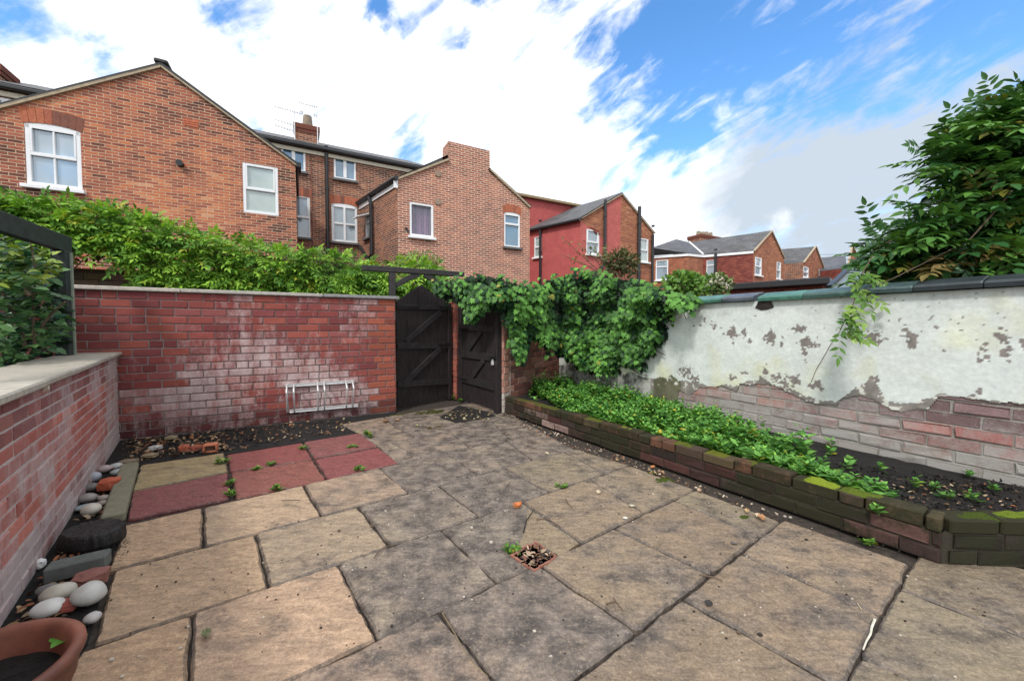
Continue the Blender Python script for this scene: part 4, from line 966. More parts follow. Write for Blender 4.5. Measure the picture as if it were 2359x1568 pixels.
# ------------------------------------------------------------ small things
# bicycle rack on the wall
def onw(px, py): s, z = onplane(px, py, PB0 + NB * .02, UB); return s, z
def wp(s, z, d): q = PB0 + UB * s + NB * d; return Vector((q.x, q.y, z))
su0, zu0 = onw(657, 888); su1, zu1 = onw(816, 877); sl0, zl0 = onw(667, 946); sl1, zl1 = onw(824, 933)
zu = (zu0 + zu1) / 2; zl_ = (zl0 + zl1) / 2
rk = empty('bicycle_rack', wp((su0 + su1) / 2, zl_, .01), 'galvanised three-place bicycle rack bolted low on the red brick wall', 'bike rack')
for (s0, s1, z) in ((su0, su1, zu), (sl0, sl1, zl_)):
    mb = MB(); c0 = wp((s0 + s1) / 2, z, .022)
    mb.box(c0 + Vector((0, 0, .0)), UB * (s1 - s0) / 2, NB * .004, Vector((0, 0, .019)), bev=.001)
    mb.box(c0 + NB * .012 + Vector((0, 0, .017)), UB * (s1 - s0) / 2, NB * .012, Vector((0, 0, .0025)), bev=.0006)
    mb.box(c0 + NB * .012 - Vector((0, 0, .017)), UB * (s1 - s0) / 2, NB * .012, Vector((0, 0, .0025)), bev=.0006); mb.build('channel', M['metal'], rk)
for (xa, xb) in ((668, 684), (738, 753), (803, 818)):
    mb = MB()
    for x in (xa, xb):
        s, _ = onw(x - 7, 885); s2 = s + .0
        mb.tube([wp(s, zu + .015, .03), wp(s, zu + .012, .045), wp(s, zu - .05, .20), wp(s, zu - .07, .205), wp(s, zl_ + .04, .085), wp(s, zl_ - .012, .05), wp(s, zl_ - .02, .02)], .0105, 8)
    mb.build('wheel_loop', M['metal'], rk, smooth=True)
# terracotta bowl
pc = Vector((-1.66 * .88, 1.12 * 1.0, 0))
pcx = G(45, 1500, .30)
pot = empty('plant_pot', (pcx.x - .15, pcx.y + .0, 0), 'wide terracotta bowl half filled with dark soil in the front left corner', 'plant pot')
mb = MB(); prof = [(.16, 0), (.18, .01), (.235, .09), (.272, .18), (.285, .262), (.298, .272), (.302, .285), (.300, .30), (.290, .31), (.268, .31), (.258, .298), (.25, .28), (.235, .20), (.20, .10), (.0, .08)]
PS = .745
mb.lathe([(r * PS, z * PS + .0) for r, z in prof], WP[pot.name], 72); mb.build('bowl', M['terracotta'], pot, smooth=True)
mb = MB(); c0 = WP[pot.name]; vs = [(c0.x, c0.y, .2 * PS)]; n = 40
for r in range(1, 7):
    for a in range(n):
        t = 2 * math.pi * a / n; rr = .238 * PS * r / 6; x = c0.x + rr * math.cos(t); y = c0.y + rr * math.sin(t); vs.append((x, y, .2 * PS + .012 * noise.noise(Vector((x * 18, y * 18, 0)))))
fs = [[0, 1 + a, 1 + (a + 1) % n] for a in range(n)] + [[1 + (r - 1) * n + a, 1 + r * n + a, 1 + r * n + (a + 1) % n, 1 + (r - 1) * n + (a + 1) % n] for r in range(1, 6) for a in range(n)]
mb.mesh(vs, fs); mb.build('potting_soil', M['soil'], pot)
pp = D(142, 1462, 1.2); q = G(150, 1462, .2)
e = empty('seedling', (q.x, q.y, .15), 'round-leaved green seedling growing in the terracotta bowl', 'seedling')
mb = MB(); mb.tube([Vector((q.x, q.y, .145)), Vector((q.x, q.y, .185))], .003, 6, (.2, .3, .08, 0)); mb.build('stem', M['leaf'], e)
leaves('leaves', T_OVAL, [(q.x, q.y, .185)] * 4, [(-1, .1, .15), (1, .25, .2), (.1, -1, .3), (.2, 1, .5)], [(0, 0, 1)] * 4, [.055, .06, .045, .03], [(.12, .34, .05), (.10, .30, .05), (.14, .36, .06), (.12, .3, .05)], M['leaf'], e, width=[1.5] * 4)

def rock(name, px, py, w, h, d, c, label, cat, rot=0, mat='pebble', angular=0, z0=0, group=None, hp=None):
    p = G(px, py); seed = px * .37 + py; mb = MB(); nu, nv = (22, 14) if not angular else (10, 6); vs = []
    for i in range(nv + 1):
        th = math.pi * i / nv
        for j in range(nu):
            ph = 2 * math.pi * j / nu; v = Vector((math.sin(th) * math.cos(ph), math.sin(th) * math.sin(ph), math.cos(th)))
            if angular: m_ = max(abs(v.x), abs(v.y), abs(v.z)); v = v / m_ * (.82 + .18 * m_); v += Vector((noise.noise(v * 1.6 + Vector((seed, 0, 0))), noise.noise(v * 1.6 + Vector((0, seed, 0))), noise.noise(v * 1.7 + Vector((0, 0, seed))))) * .22
            else: v = v * (1 + .12 * noise.noise(v * 1.1 + Vector((seed, 0, 0))))
            x, y = v.x * w, v.y * d; vs.append((p.x + x * math.cos(rot) - y * math.sin(rot), p.y + x * math.sin(rot) + y * math.cos(rot), z0 + h + v.z * h))
    fs = [[i * nu + j, (i + 1) * nu + j, (i + 1) * nu + (j + 1) % nu, i * nu + (j + 1) % nu] for i in range(nv) for j in range(nu)]
    mb.mesh(vs, fs, c + (.2,)); o = mb.build(name, M[mat], smooth=not angular); return tag(o, label, cat, group)
PG = 'smooth pebbles along the planter wall'
peb = [(240, 1087, .055, .030, .045, (.42, .34, .32), 'pinkish pebble at the far end of the row, beside the pale one', .5), (268, 1080, .05, .026, .04, (.46, .47, .46), 'pale grey-green pebble at the far end of the row by the kerb', .2),
       (272, 1094, .05, .026, .04, (.34, .38, .37), 'grey-green pebble leaning on the kerb below the pale one', 1.0), (218, 1108, .042, .036, .045, (.36, .38, .42), 'upright bluish grey pebble below the pinkish one', 1.3), (212, 1130, .06, .028, .045, (.19, .18, .17), 'dark grey flat pebble left of the orange brick lump', .2),
       (202, 1156, .055, .030, .045, (.28, .25, .24), 'brownish grey pebble above the thin bluish one', .3), (240, 1152, .04, .018, .03, (.36, .32, .28), 'small beige pebble under the orange brick lump', .1), (236, 1163, .036, .016, .028, (.33, .27, .24), 'small brown oval pebble right of the cream one', .1),
       (203, 1172, .07, .016, .05, (.28, .33, .34), 'thin bluish flat pebble on which the cream one leans', .3), (210, 1186, .055, .036, .05, (.52, .48, .40), 'big cream pebble behind the charred log', .1), (262, 1195, .03, .016, .028, (.62, .58, .48), 'small white pebble between log and kerb', 0),
       (112, 1368, .045, .022, .035, (.16, .16, .15), 'dark pebble half hidden left of the brick lump near the bowl', .4), (135, 1382, .065, .036, .05, (.48, .45, .37), 'large cream pebble behind the bowl, against the wall side', .5), (205, 1390, .062, .045, .06, (.50, .50, .46), 'largest off-white pebble, next to the bowl rim', .6),
       (112, 1415, .06, .03, .05, (.62, .62, .58), 'white pebble partly behind the rim of the bowl', .2), (214, 1432, .030, .02, .03, (.46, .44, .42), 'little pale pebble between bowl and paving', 0)]
for (px, py, w, h, d, c, lb, rt) in peb: rock('pebble', px, py, w * .92, h * 1.0, d * .92, c, lb, 'pebble', rt, group=PG)
rock('brick_fragment', 252, 1128, .055, .045, .06, (.42, .10, .05), 'orange broken brick among the grey pebbles by the kerb', 'broken brick', .5, 'stone', 1)
rock('brick_fragment', 210, 1345, .06, .032, .045, (.24, .10, .08), 'dark red broken brick between the slab offcut and the white pebbles', 'broken brick', .6, 'stone', 1)
rock('brick_fragment', 150, 1405, .045, .02, .035, (.30, .08, .06), 'red brick shard lying between the cream pebbles', 'broken brick', .3, 'stone', 1)
rock('brick_fragment', 425, 1040, .04, .034, .035, (.40, .11, .06), 'leftmost brick lump in the litter along the back wall', 'broken brick', .1, 'stone', 1)
rock('brick_fragment', 453, 1038, .045, .03, .04, (.33, .10, .06), 'middle brick lump in the litter along the back wall', 'broken brick', .3, 'stone', 1)
rock('stone_fragment', 358, 1036, .05, .022, .035, (.45, .44, .42), 'pale bluish rubble stone in the litter by the wall corner', 'stone', .3, 'stone', 1)
rock('stone_fragment', 395, 1012, .05, .02, .03, (.30, .24, .15), 'tan stone flake against the foot of the back wall', 'stone', .3, 'stone', 1)
rock('stone_fragment', 296, 1068, .06, .02, .045, (.22, .17, .12), 'flat brown stone at the corner of the two walls', 'stone', .3, 'stone', 1)
rock('stone_fragment', 345, 1053, .055, .018, .04, (.26, .20, .12), 'flat sandstone offcut above the green slab corner', 'stone', .3, 'stone', 1)
rock('mortar_lump', 92, 1308, .018, .022, .02, (.75, .74, .72), 'white lump at the foot of the planter wall beside the slab offcut', 'lump', .3, 'stone', 1)
rock('mortar_lump', 95, 888, .022, .028, .01, (.6, .54, .44), 'dummy', 'lump', .3, 'stone', 1)
o = [x for x in col.objects if x.name.startswith('mortar_lump') and x.get('label') == 'dummy'][0]
s, z = onplane(92, 890, PL0, UL); q = PL0 + UL * s + NL * .012; o.location = (q.x, q.y, z - .03); o['label'] = 'pale mortar blob stuck on the planter wall just under the coping'
# hollow brick end
p = G(485, 1040); hb = empty('hollow_brick', p, 'orange hollow brick with a dark square recess lying in the litter by the wall', 'brick'); mb = MB()
u = unit(UB); w, h = .055, .075
for (a, b, c_, d_) in ((-w, w, 0, .014), (-w, w, h - .014, h), (-w, -w + .014, .014, h - .014), (w - .014, w, .014, h - .014)): slab_box(mb, p, u, a, b, NB, -.05, .03, c_, d_, (.50, .17, .09, 0), .002)
slab_box(mb, p, u, -w + .012, w - .012, NB, -.05, -.0, .012, h - .012, (.10, .06, .045, 0)); mb.build('clay_body', M['stone'], hb)
# charred log slice
q = G(206, 1255); mb = MB(); r0 = .135; vs = []; n = 44; lays = [(0, 1.0), (.02, 1.04), (.055, 1.02), (.078, .98), (.088, .90), (.083, .6), (.088, .3)]
for (z, k) in lays:
    for a in range(n):
        t = 2 * math.pi * a / n; rr = r0 * k * (1 + .05 * noise.noise(Vector((math.cos(t) * 6, math.sin(t) * 6, z * 3)))); vs.append((q.x + rr * 1.05 * math.cos(t), q.y + rr * .82 * math.sin(t) + .02, z + .006 * noise.noise(Vector((math.cos(t) * 7 * k, math.sin(t) * 7 * k, 4)))))
vs.append((q.x, q.y + .02, .085))
mb.mesh(vs, [[r * n + a, r * n + (a + 1) % n, (r + 1) * n + (a + 1) % n, (r + 1) * n + a] for r in range(len(lays) - 1) for a in range(n)] + [[(len(lays) - 1) * n + a, (len(lays) - 1) * n + (a + 1) % n, len(lays) * n] for a in range(n)])
tag(mb.build('charred_log', M['char']), 'round slice of charred black log lying beside the planter wall', 'log')
litter('charcoal_crumbs', rpoly([(280, 1230), (300, 1245), (290, 1290), (240, 1300), (262, 1250)]), 120, lambda q: .004, (.006, .022), [(.01, .01, .01)])
# slab offcut (grey stone block) and kerb piece
a = G(98, 1348); b = G(245, 1312); u = unit(b - a); nn_ = Vector((-u.y, u.x, 0)); mb = MB(); L = vn(b - a)
mb.box((a + b) / 2 + nn_ * .045 + Vector((0, 0, .035)), u * L / 2, nn_ * .045, Vector((0, 0, .035)), (.115, .125, .115, 0), .006)
tag(mb.build('stone_offcut', M['stone']), 'dark grey rectangular stone offcut lying in front of the charred log', 'stone block')
a = G(292, 1196); b = G(322, 1075); u = unit(b - a); nn_ = Vector((-u.y, u.x, 0)); L = vn(b - a); mb = MB()
mb.box((a + b) / 2 + nn_ * .06 + Vector((0, 0, .022)), u * L / 2, nn_ * .055, Vector((0, 0, .03)), (.20, .19, .13, 0), .01)
tag(mb.build('kerb_stone', M['stone']), 'long greenish kerb stone edging the pebbles beside the red slabs', 'kerb stone')
# drain surround
q = [G(*p) for p in ((1177, 1283), (1232, 1251), (1280, 1285), (1228, 1316))]; cq = sum(q, Vector()) / 4
dr = empty('drain_surround', cq, 'square terracotta gully surround full of dead leaves set in the patio', 'drain'); mb = MB()
for i in range(4):
    p0, p1 = q[i], q[(i + 1) % 4]; 
    for k in range(4):
        if (i, k) == (1, 2): continue
        a_ = p0.lerp(p1, k / 4); b_ = p0.lerp(p1, (k + 1) / 4); j_ = Vector((random.gauss(0, .003), random.gauss(0, .003), random.uniform(.001, .007))); mb.bar(a_ + j_, b_ + j_ + Vector((0, 0, random.uniform(-.004, .004))), random.uniform(.008, .014), .018, c=(.27, .115, .08, 0), bev=.003)
mb.build('terracotta_rim', M['stone'], dr)
mb = MB(); inn = [cq + (p - cq) * .93 for p in q]; mb.face([(p.x, p.y, .0045) for p in inn][::-1], (.02, .015, .012, 0)); mb.face([(p.x, p.y, .0045) for p in inn], (.02, .015, .012, 0)); mb.build('dark_sheet', M['soil'], dr)  # flat dark sheet over the slab, standing in for the hole's shaded depth
litter('leaf_litter', rpoly([(1185, 1283), (1230, 1257), (1272, 1286), (1228, 1310)]), 110, lambda q: random.uniform(.008, .02), (.015, .045), [(.38, .2, .13), (.2, .09, .06), (.5, .36, .24), (.1, .06, .04), (.04, .03, .03)])
mb = MB(); qq = [G(*p) for p in ((1215, 1172), (1332, 1252), (1290, 1283), (1236, 1248), (1190, 1268), (1212, 1215))]
mb.prism([(p.x, p.y) for p in qq][::-1], -.01, .0035, (.24, .185, .12, .9)); tag(mb.build('cement_patch', M['slab'], base=(0, 3, 0)), kind='structure')
# twigs and single leaves
def twig(pts, r, lb, c=(.12, .08, .05)):
    mb = MB(); P = [G(x, y, .008) for x, y in pts]; P = [p + Vector((0, 0, random.uniform(0, .006))) for p in P]; mb.tube(P, [r * (1 - .5 * i / len(P)) for i in range(len(P))], 6, c + (0,)); tag(mb.build('twig', M['stone']), lb, 'twig', 'twigs and stalks dropped on the paving')
twig([(862, 1288), (868, 1275), (885, 1262), (912, 1252)], .003, 'curved brown twig on the joint in the centre left of the patio')
twig([(1303, 1150), (1308, 1160), (1318, 1170)], .0035, 'short curved dark twig on the slab above the drain')
twig([(1610, 1325), (1640, 1330), (1664, 1337)], .004, 'dark stick across the joint at the centre right of the patio')
twig([(1395, 1390), (1418, 1385), (1435, 1405)], .003, 'forked twig on the slab right of the drain')
twig([(1412, 1376), (1418, 1385)], .003, 'little stub of twig beside the forked one')
twig([(2015, 1428), (2008, 1445), (2005, 1460), (1995, 1478), (1988, 1495)], .0045, 'pale wavy stalk lying in the wide joint on the right', (.62, .60, .5))
twig([(1975, 1390), (1985, 1405)], .002, 'thin straw on the slab beside the pale stalk', (.5, .4, .25))
twig([(1205, 1228), (1212, 1200), (1222, 1185), (1230, 1172)], .0035, 'dark thin twig standing in the cracked corner above the drain', (.03, .025, .02))
twig([(1235, 1196), (1262, 1195), (1290, 1212)], .003, 'thin root crossing the joint above the drain')
twig([(1260, 1282), (1282, 1276)], .003, 'short twig poking out of the drain')
twig([(1018, 1412), (1045, 1455), (1062, 1490), (1090, 1530), (1125, 1560)], .0022, 'long dry grass stem lying along the joint at the bottom', (.22, .17, .10))
twig([(648, 1154), (690, 1152)], .003, 'dark stick at the lower edge of the red slab', (.02, .015, .015))
def dleaf(px, py, sz, c, lb, curl=.5):
    p = G(px, py, .01); mb = MB(); n = 8; vs = []; a0 = px % 6.28
    for i in range(n + 1):
        t = i / n; w = math.sin(math.pi * min(1, t * .95 + .03)) ** .8 * .42 * sz
        for k in (-1, -.5, 0, .5, 1):
            y = (t - .5) * sz; x = k * w; z = curl * sz * (abs(k) ** 2 * .35 + (t - .5) ** 2 * .6) + .003 * noise.noise(Vector((x * 60, y * 60, px)))
            vs.append((p.x + x * math.cos(a0) - y * math.sin(a0), p.y + x * math.sin(a0) + y * math.cos(a0), .006 + z))
    fs = [[i * 5 + k, (i + 1) * 5 + k, (i + 1) * 5 + k + 1, i * 5 + k + 1] for i in range(n) for k in range(4)]
    mb.mesh(vs, fs, c + (0,)); tag(mb.build('fallen_leaf', M['dead']), lb, 'fallen leaf', 'dead leaves lying on the paving')
for a in ((1192, 1168, .075, (.55, .20, .07), 'curled orange leaf on the joint in the middle of the patio', 1.3), (888, 972, .10, (.24, .13, .07), 'big brown curled leaf near the end of the back wall', 1.0), (915, 968, .07, (.4, .26, .14), 'lighter brown leaf right of the big one at the wall end', 1.0), (1378, 1130 + 5, .05, (.6, .5, .38), 'pale crumpled leaf on the joint right of centre', 1.0), (1260, 1045, .05, (.6, .5, .38), 'pale crumpled leaf on the slab in the middle distance', 1.0),
          (1720, 1203 - 25, .05, (.5, .36, .2), 'pale brown leaf beside the moss clump by the bed', 1.0), (1755, 1195, .06, (.5, .28, .14), 'orange-brown leaf against the foot of the bed wall', 1.2), (1745, 1188, .05, (.6, .48, .34), 'cream leaf next to the orange-brown one at the bed foot', 1.0), (1610, 1130, .05, (.5, .36, .26), 'small tan leaf by the bed wall in the middle', 1.0),
          (1455, 1165, .05, (.42, .40, .30), 'whitish leaf scrap on the joint right of the curled orange leaf', .6), (1440, 1185 + 7, .04, (.6, .6, .56), 'white leaf skeleton on the joint near the drain', .4), (1632, 1388, .05, (.035, .03, .03), 'blackened leaf on the large slab lower right', .4), (475, 1462, .05, (.25, .27, .15), 'curled grey-green leaf on the light slab lower left', 1.2), (822, 995, .04, (.3, .45, .18), 'greenish leaf by the end of the soil strip', .5), (960, 980, .05, (.45, .45, .2), 'yellow-green leaf near the pointed gate', .8),
          (1503, 1077, .06, (.5, .22, .09), 'orange leaf against the foot of the bed wall, middle distance', 1.0), (1690, 1270 - 20, .04, (.1, .09, .08), 'small dark leaf scrap on slab below the bed', .4)):
    dleaf(a[0], a[1], a[2] * .8, a[3], a[4], a[5])
# crumbs of grit on the slabs
P = []
gr = rpoly([(250, 1320), (1000, 1100), (1500, 1080), (2300, 1330), (2300, 1560), (250, 1560)])
mbg = MB()
for _ in range(420):
    q = None
    while q is None: q = gr()
    r = random.uniform(.0012, .0042) * (1 if random.random() < .93 else 1.8); c = random.choice([(.03, .025, .02), (.03, .025, .02), (.5, .45, .38), (.12, .09, .06)])
    mbg.box((q[0], q[1], r * .6 + .001), (r, r * .3, 0), (-r * .3, r * .8, 0), (0, 0, r * .6), c + (0,))
tag(mbg.build('grit', M['stone']), kind='stuff')
# ------------------------------------------------------------ houses
def z1(x, y): return ((x / 2.45) / K1, (100 + y / 2.45) / K1)
def z2(x, y): return ((640 + x / 3.1357) / K1, (240 + y / 3.1357) / K1)
def z3(x, y): return ((1240 + x / 2.6211) / K1, (440 + y / 2.6211) / K1)
def PT3(A, u, n, s, z, d=0): q = Vector((A.x, A.y, 0)) + u * s + n * d; return Vector((q.x, q.y, z))
def facade(mb, A, u, n, top, wins=(), c=(1, 1, 1, 0), so=0, zlow=0, reveal=.10):
    ts = [p[0] for p in top]; tz = [p[1] for p in top]
    bp = set(ts)
    for (s0, s1, z0, z1_, ri) in wins:
        bp |= {s0, s1}
        if ri: bp |= {s0 + (s1 - s0) * k / 8 for k in range(9)}
    bp = sorted(b for b in bp if ts[0] - 1e-6 <= b <= ts[-1] + 1e-6)
    def quad(a, b, za0, zb0, za1, zb1):
        mb.face([PT3(A, u, n, a, za0), PT3(A, u, n, b, zb0), PT3(A, u, n, b, zb1), PT3(A, u, n, a, za1)], c, [(a + so, za0), (b + so, zb0), (b + so, zb1), (a + so, za1)])
    def ht(w, s): 
        s0, s1, z0, z1_, ri = w; t = (s - s0) / (s1 - s0); return z1_ - ri * (2 * t - 1) ** 2
    for a, b in zip(bp[:-1], bp[1:]):
        if b - a < 1e-5: continue
        ta, tb = np.interp(a, ts, tz), np.interp(b, ts, tz); lo = (zlow, zlow); m = (a + b) / 2
        for w in sorted([w for w in wins if w[0] < m < w[1]], key=lambda w: w[2]):
            quad(a, b, lo[0], lo[1], w[2], w[2]); lo = (ht(w, a), ht(w, b))
            for (p, q, zz) in ((a, b, (w[2], w[2])), (b, a, (lo[1], lo[0]))):
                mb.face([PT3(A, u, n, p, zz[0]), PT3(A, u, n, q, zz[1]), PT3(A, u, n, q, zz[1], -reveal), PT3(A, u, n, p, zz[0], -reveal)], c, [(p, 0), (q, 0), (q, reveal), (p, reveal)])
        quad(a, b, lo[0], lo[1], ta, tb)
    for w in wins:
        for s in (w[0], w[1]):
            h = ht(w, s); mb.face([PT3(A, u, n, s, w[2]), PT3(A, u, n, s, h), PT3(A, u, n, s, h, -reveal), PT3(A, u, n, s, w[2], -reveal)], c, [(0, w[2]), (0, h), (reveal, h), (reveal, w[2])])
def window(parent, A, u, n, w, style='sash', glass='glass', sill=True, label=None, curtain=None, rec=.04, sillc='sill', open_=False):
    s0, s1, z0, z1_, ri = w; mb = MB(); fw = min(.065, (s1 - s0) * .09); d = -rec
    def bx(a, b, c, e, dd=0, th=.035): mb.box(PT3(A, u, n, (a + b) / 2, (c + e) / 2, d + dd), u * (b - a) / 2, n * th, Vector((0, 0, (e - c) / 2)), (1, 1, 1, 0), .006)
    bx(s0, s0 + fw, z0, z1_ - ri); bx(s1 - fw, s1, z0, z1_ - ri); bx(s0 + fw, s1 - fw, z0, z0 + fw)
    if ri:
        k = 10; pts = [(s0 + (s1 - s0) * i / k, z1_ - ri * (2 * i / k - 1) ** 2) for i in range(k + 1)]
        for (a, za), (b, zb) in zip(pts[:-1], pts[1:]):
            f = [PT3(A, u, n, a, z1_ - ri - fw, d + .035), PT3(A, u, n, b, z1_ - ri - fw, d + .035), PT3(A, u, n, b, zb, d + .035), PT3(A, u, n, a, za, d + .035)]; mb.face(f)
    else: bx(s0 + fw, s1 - fw, z1_ - fw, z1_)
    zt_ = z1_ - ri - (fw if ri else fw); zm = z0 + (z1_ - z0) * .5; sm = (s0 + s1) / 2
    if style in ('sash', 'sash4'): bx(s0 + fw, s1 - fw, zm - .03, zm + .03, .006)
    if style == 'transom': zm = z0 + (z1_ - z0) * .66; bx(s0 + fw, s1 - fw, zm - .03, zm + .03, .006)
    if style == 'sash4': bx(sm - .014, sm + .014, z0 + fw, zm - .03, -.004); bx(sm - .014, sm + .014, zm + .03, zt_, -.004)
    if style == 'cross': bx(sm - .03, sm + .03, z0 + fw, zt_, .006); zm = z0 + (z1_ - z0) * .48; bx(s0 + fw, sm - .03, zm - .025, zm + .025); bx(sm + .03, s1 - fw, zm - .025, zm + .025)
    if style == 'double':
        bx(sm - .045, sm + .045, z0 + fw, zt_, .006)
    if style in ('sash', 'sash4'):
        for (a, b) in ((s0 + fw, s0 + fw + .03), (s1 - fw - .03, s1 - fw)): bx(a, b, zm + .03, zt_, .008)
    f = mb.build('window', M['white'], parent)
    if label: f['label'] = label
    mb = MB(); mb.box(PT3(A, u, n, sm, (z0 + z1_ - ri) / 2, d - .012), u * (s1 - s0) / 2 * .97, n * .004, Vector((0, 0, (z1_ - ri - z0) / 2 * .98)))
    mb.build('pane', M['clear'] if curtain else M[glass], f)
    if curtain:
        mb = MB(); k = 60; vs = []
        for i in range(k + 1):
            s = s0 + fw * .5 + (s1 - s0 - fw) * i / k; off = -.10 + .022 * math.sin(i * .9 + math.sin(i * .37) * 2)
            vs += [tuple(PT3(A, u, n, s, z0 + .03, d + off)), tuple(PT3(A, u, n, s, z1_ - .03, d + off * .9))]
        mb.mesh(vs, [[2 * i, 2 * i + 2, 2 * i + 3, 2 * i + 1] for i in range(k)]); mb.build('curtain', M[curtain], f)
        mb = MB(); mb.box(PT3(A, u, n, sm, (z0 + z1_) / 2, d - .3), u * (s1 - s0) * .7, n * .01, Vector((0, 0, (z1_ - z0) * .7))); mb.build('blind', M['plainfab'], f)
    if sill:
        mb = MB(); mb.box(PT3(A, u, n, sm, z0 - .035, .02), u * ((s1 - s0) / 2 + .05), n * .07, Vector((0, 0, .033)), (1, 1, 1, 0), .006); mb.build('sill', M[sillc], f)
    if open_:
        mb = MB(); p = PT3(A, u, n, sm, z1_ - .05, .02); q = p + n * .34 + Vector((0, 0, -.14)); ax = (q - p) / 2
        for sg in (-1, 1): mb.bar(p + u * sg * (s1 - s0) / 2 * .85, q + u * sg * (s1 - s0) / 2 * .85, .05, .03)
        mb.bar(q - u * (s1 - s0) / 2 * .9, q + u * (s1 - s0) / 2 * .9, .05, .03); mb.bar(p - u * (s1 - s0) / 2 * .9, p + u * (s1 - s0) / 2 * .9, .05, .03)
        mb.box((p + q) / 2, u * (s1 - s0) / 2 * .85, ax * .95, n.cross(u) * .003); mb.build('open_vent', M['white'], f)
    return f
def arch(parent, A, u, n, w, h=.22, fan=.35, mat='arch'):
    """rubbed brick arch over a window"""
    s0, s1, z0, z1_, ri = w; mb = MB(); k = max(7, int((s1 - s0) / .085)); r = max(ri, .02)
    for i in range(k):
        a, b = i / k, (i + 1) / k
        def P(t, up): 
            x = 2 * t - 1; s = s0 - .03 + (s1 - s0 + .06) * t + x * up * fan * .4; z = z1_ - r * x * x + up; return s, z
        g_ = .004
        pts = [P(a, .0), P(b, .0), P(b, h), P(a, h)]; cs = sum(p[0] for p in pts) / 4
        pts = [(s - math.copysign(g_, s - cs), z) for s, z in pts]
        c = random.choice([(.42, .13, .065), (.30, .10, .06), (.36, .11, .06), (.20, .075, .05)])
        f = [PT3(A, u, n, s, z, .006) for s, z in pts]; bk = [q - n * .02 for q in f]
        mb.mesh(f + bk, [[0, 1, 2, 3]] + [[j, (j + 1) % 4, 4 + (j + 1) % 4, 4 + j] for j in range(4)], c + (0,))
    return mb.build('brick_arch', M['stone'], parent)
def slope(mb, e0, e1, r1, r0, th=.07):
    e0, e1, r1, r0 = map(Vector, (e0, e1, r1, r0)); L = (e1 - e0).length; Hh = (r0 - e0).length; Ls = (e1 - e0).normalized()
    def uvp(p): return ((p - e0).dot(Ls), (p - e0 - Ls * (p - e0).dot(Ls)).length)
    P = [e0, e1, r1, r0]; nn = (e1 - e0).cross(r0 - e0).normalized(); nn = nn if nn.z > 0 else -nn
    mb.face(P, (1, 1, 1, 0), [uvp(p) for p in P]); Q = [p - nn * th for p in P]; mb.face(Q[::-1])
    for i in range(4): mb.face([P[i], P[(i + 1) % 4], Q[(i + 1) % 4], Q[i]])
def wr(f, A, u, tl, br, ri=0.0):
    """window rectangle on a facade from two opposite corners; ri = rise of the arched head"""
    a = onplane(*f(*tl), A, u); b = onplane(*f(*br), A, u); return (a[0], b[0], b[1], a[1], ri)
def pipe(parent, A, u, n, s, z0, z1_, r=.045, mat='black', name='downpipe', d=.08):
    mb = MB(); mb.tube([PT3(A, u, n, s, z0, d), PT3(A, u, n, s, z1_, d)], r, 8)
    for k in range(int((z1_ - z0) / 1.2) + 1): z = z0 + .4 + k * 1.2; mb.tube([PT3(A, u, n, s, z, d), PT3(A, u, n, s, z + .06, d)], r * 1.25, 8)
    return mb.build(name, M[mat], parent)
HB1 = [(0, (.06, .032, .032)), (.25, (.15, .058, .045)), (.48, (.33, .105, .068)), (.66, (.44, .145, .085)), (.85, (.56, .185, .08)), (1, (.62, .32, .19))]
HB2 = [(0, (.10, .045, .04)), (.3, (.26, .085, .062)), (.6, (.40, .125, .085)), (.85, (.52, .17, .09)), (1, (.58, .28, .18))]
HB3 = [(0, (.035, .022, .022)), (.35, (.13, .05, .038)), (.62, (.25, .085, .05)), (.85, (.36, .13, .07)), (1, (.5, .25, .15))]
HB4 = [(0, (.10, .035, .03)), (.35, (.26, .075, .045)), (.65, (.38, .12, .06)), (.9, (.48, .19, .09)), (1, (.5, .3, .2))]
M['hb1'] = m_house('orange_red_brickwork', HB1, mortar=(.60, .45, .31), scale_n=.42, shift=.62)
M['hb2'] = m_house('pinkish_brickwork', HB2, mortar=(.66, .52, .40), scale_n=.35, shift=.40, ms=.022)
M['hb3'] = m_house('sooty_brickwork', HB3, mortar=(.50, .40, .30), ms=.015)
M['hb4'] = m_house('orange_brickwork', HB4, mortar=(.42, .30, .21), ms=.012)
M['hb5'] = m_house('dark_red_brickwork', [(0, (.06, .022, .02)), (.5, (.20, .05, .04)), (1, (.34, .11, .07))], mortar=(.24, .11, .09), ms=.010, shift=.3)
M['redpaint'] = m_house('red_painted_brickwork', HB4, ms=.014, paint=(.50, .115, .11))
M['redpaint2'] = m_house('faded_red_painted_brickwork', HB4, ms=.014, paint=(.56, .15, .135))
M['verge'] = m_plain('verge_mortar', (.40, .32, .22), .85, 12, .3, .3)
UH = UB; NH = NB; VH = -NB
def uv_box_side(mb, P, Q, z1_): pass

# --- big gabled house on the left
A1 = D(680, 379, 9.0); A1.z = 0
Ah = A1
rightE = onplane(680, 379, A1, UH); pk = onplane(372, 157, A1, UH)
hw = -pk[0]; zE = rightE[1]; zP = pk[1]
h1 = empty('brick_house', Vector((A1.x, A1.y, 0)) - UH * hw, 'orange-red brick house with a wide plain gable and two white sash windows, on the left', 'house')
wA = wr(z1, A1, UH, (145, 490), (507, 925), .05); wB = wr(z1, A1, UH, (1483, 747), (1708, 1080))
mb = MB(); facade(mb, A1, UH, NH, [(-2 * hw, zE), (-hw, zP), (0, zE)], [wA, wB], so=7)
LB = 2.6
mb.face([PT3(A1, UH, NH, 0, 0), PT3(A1, UH, NH, 0, 0, -LB), PT3(A1, UH, NH, 0, zE, -LB), PT3(A1, UH, NH, 0, zE)], (1, 1, 1, 0), [(0, 0), (LB, 0), (LB, zE), (0, zE)])
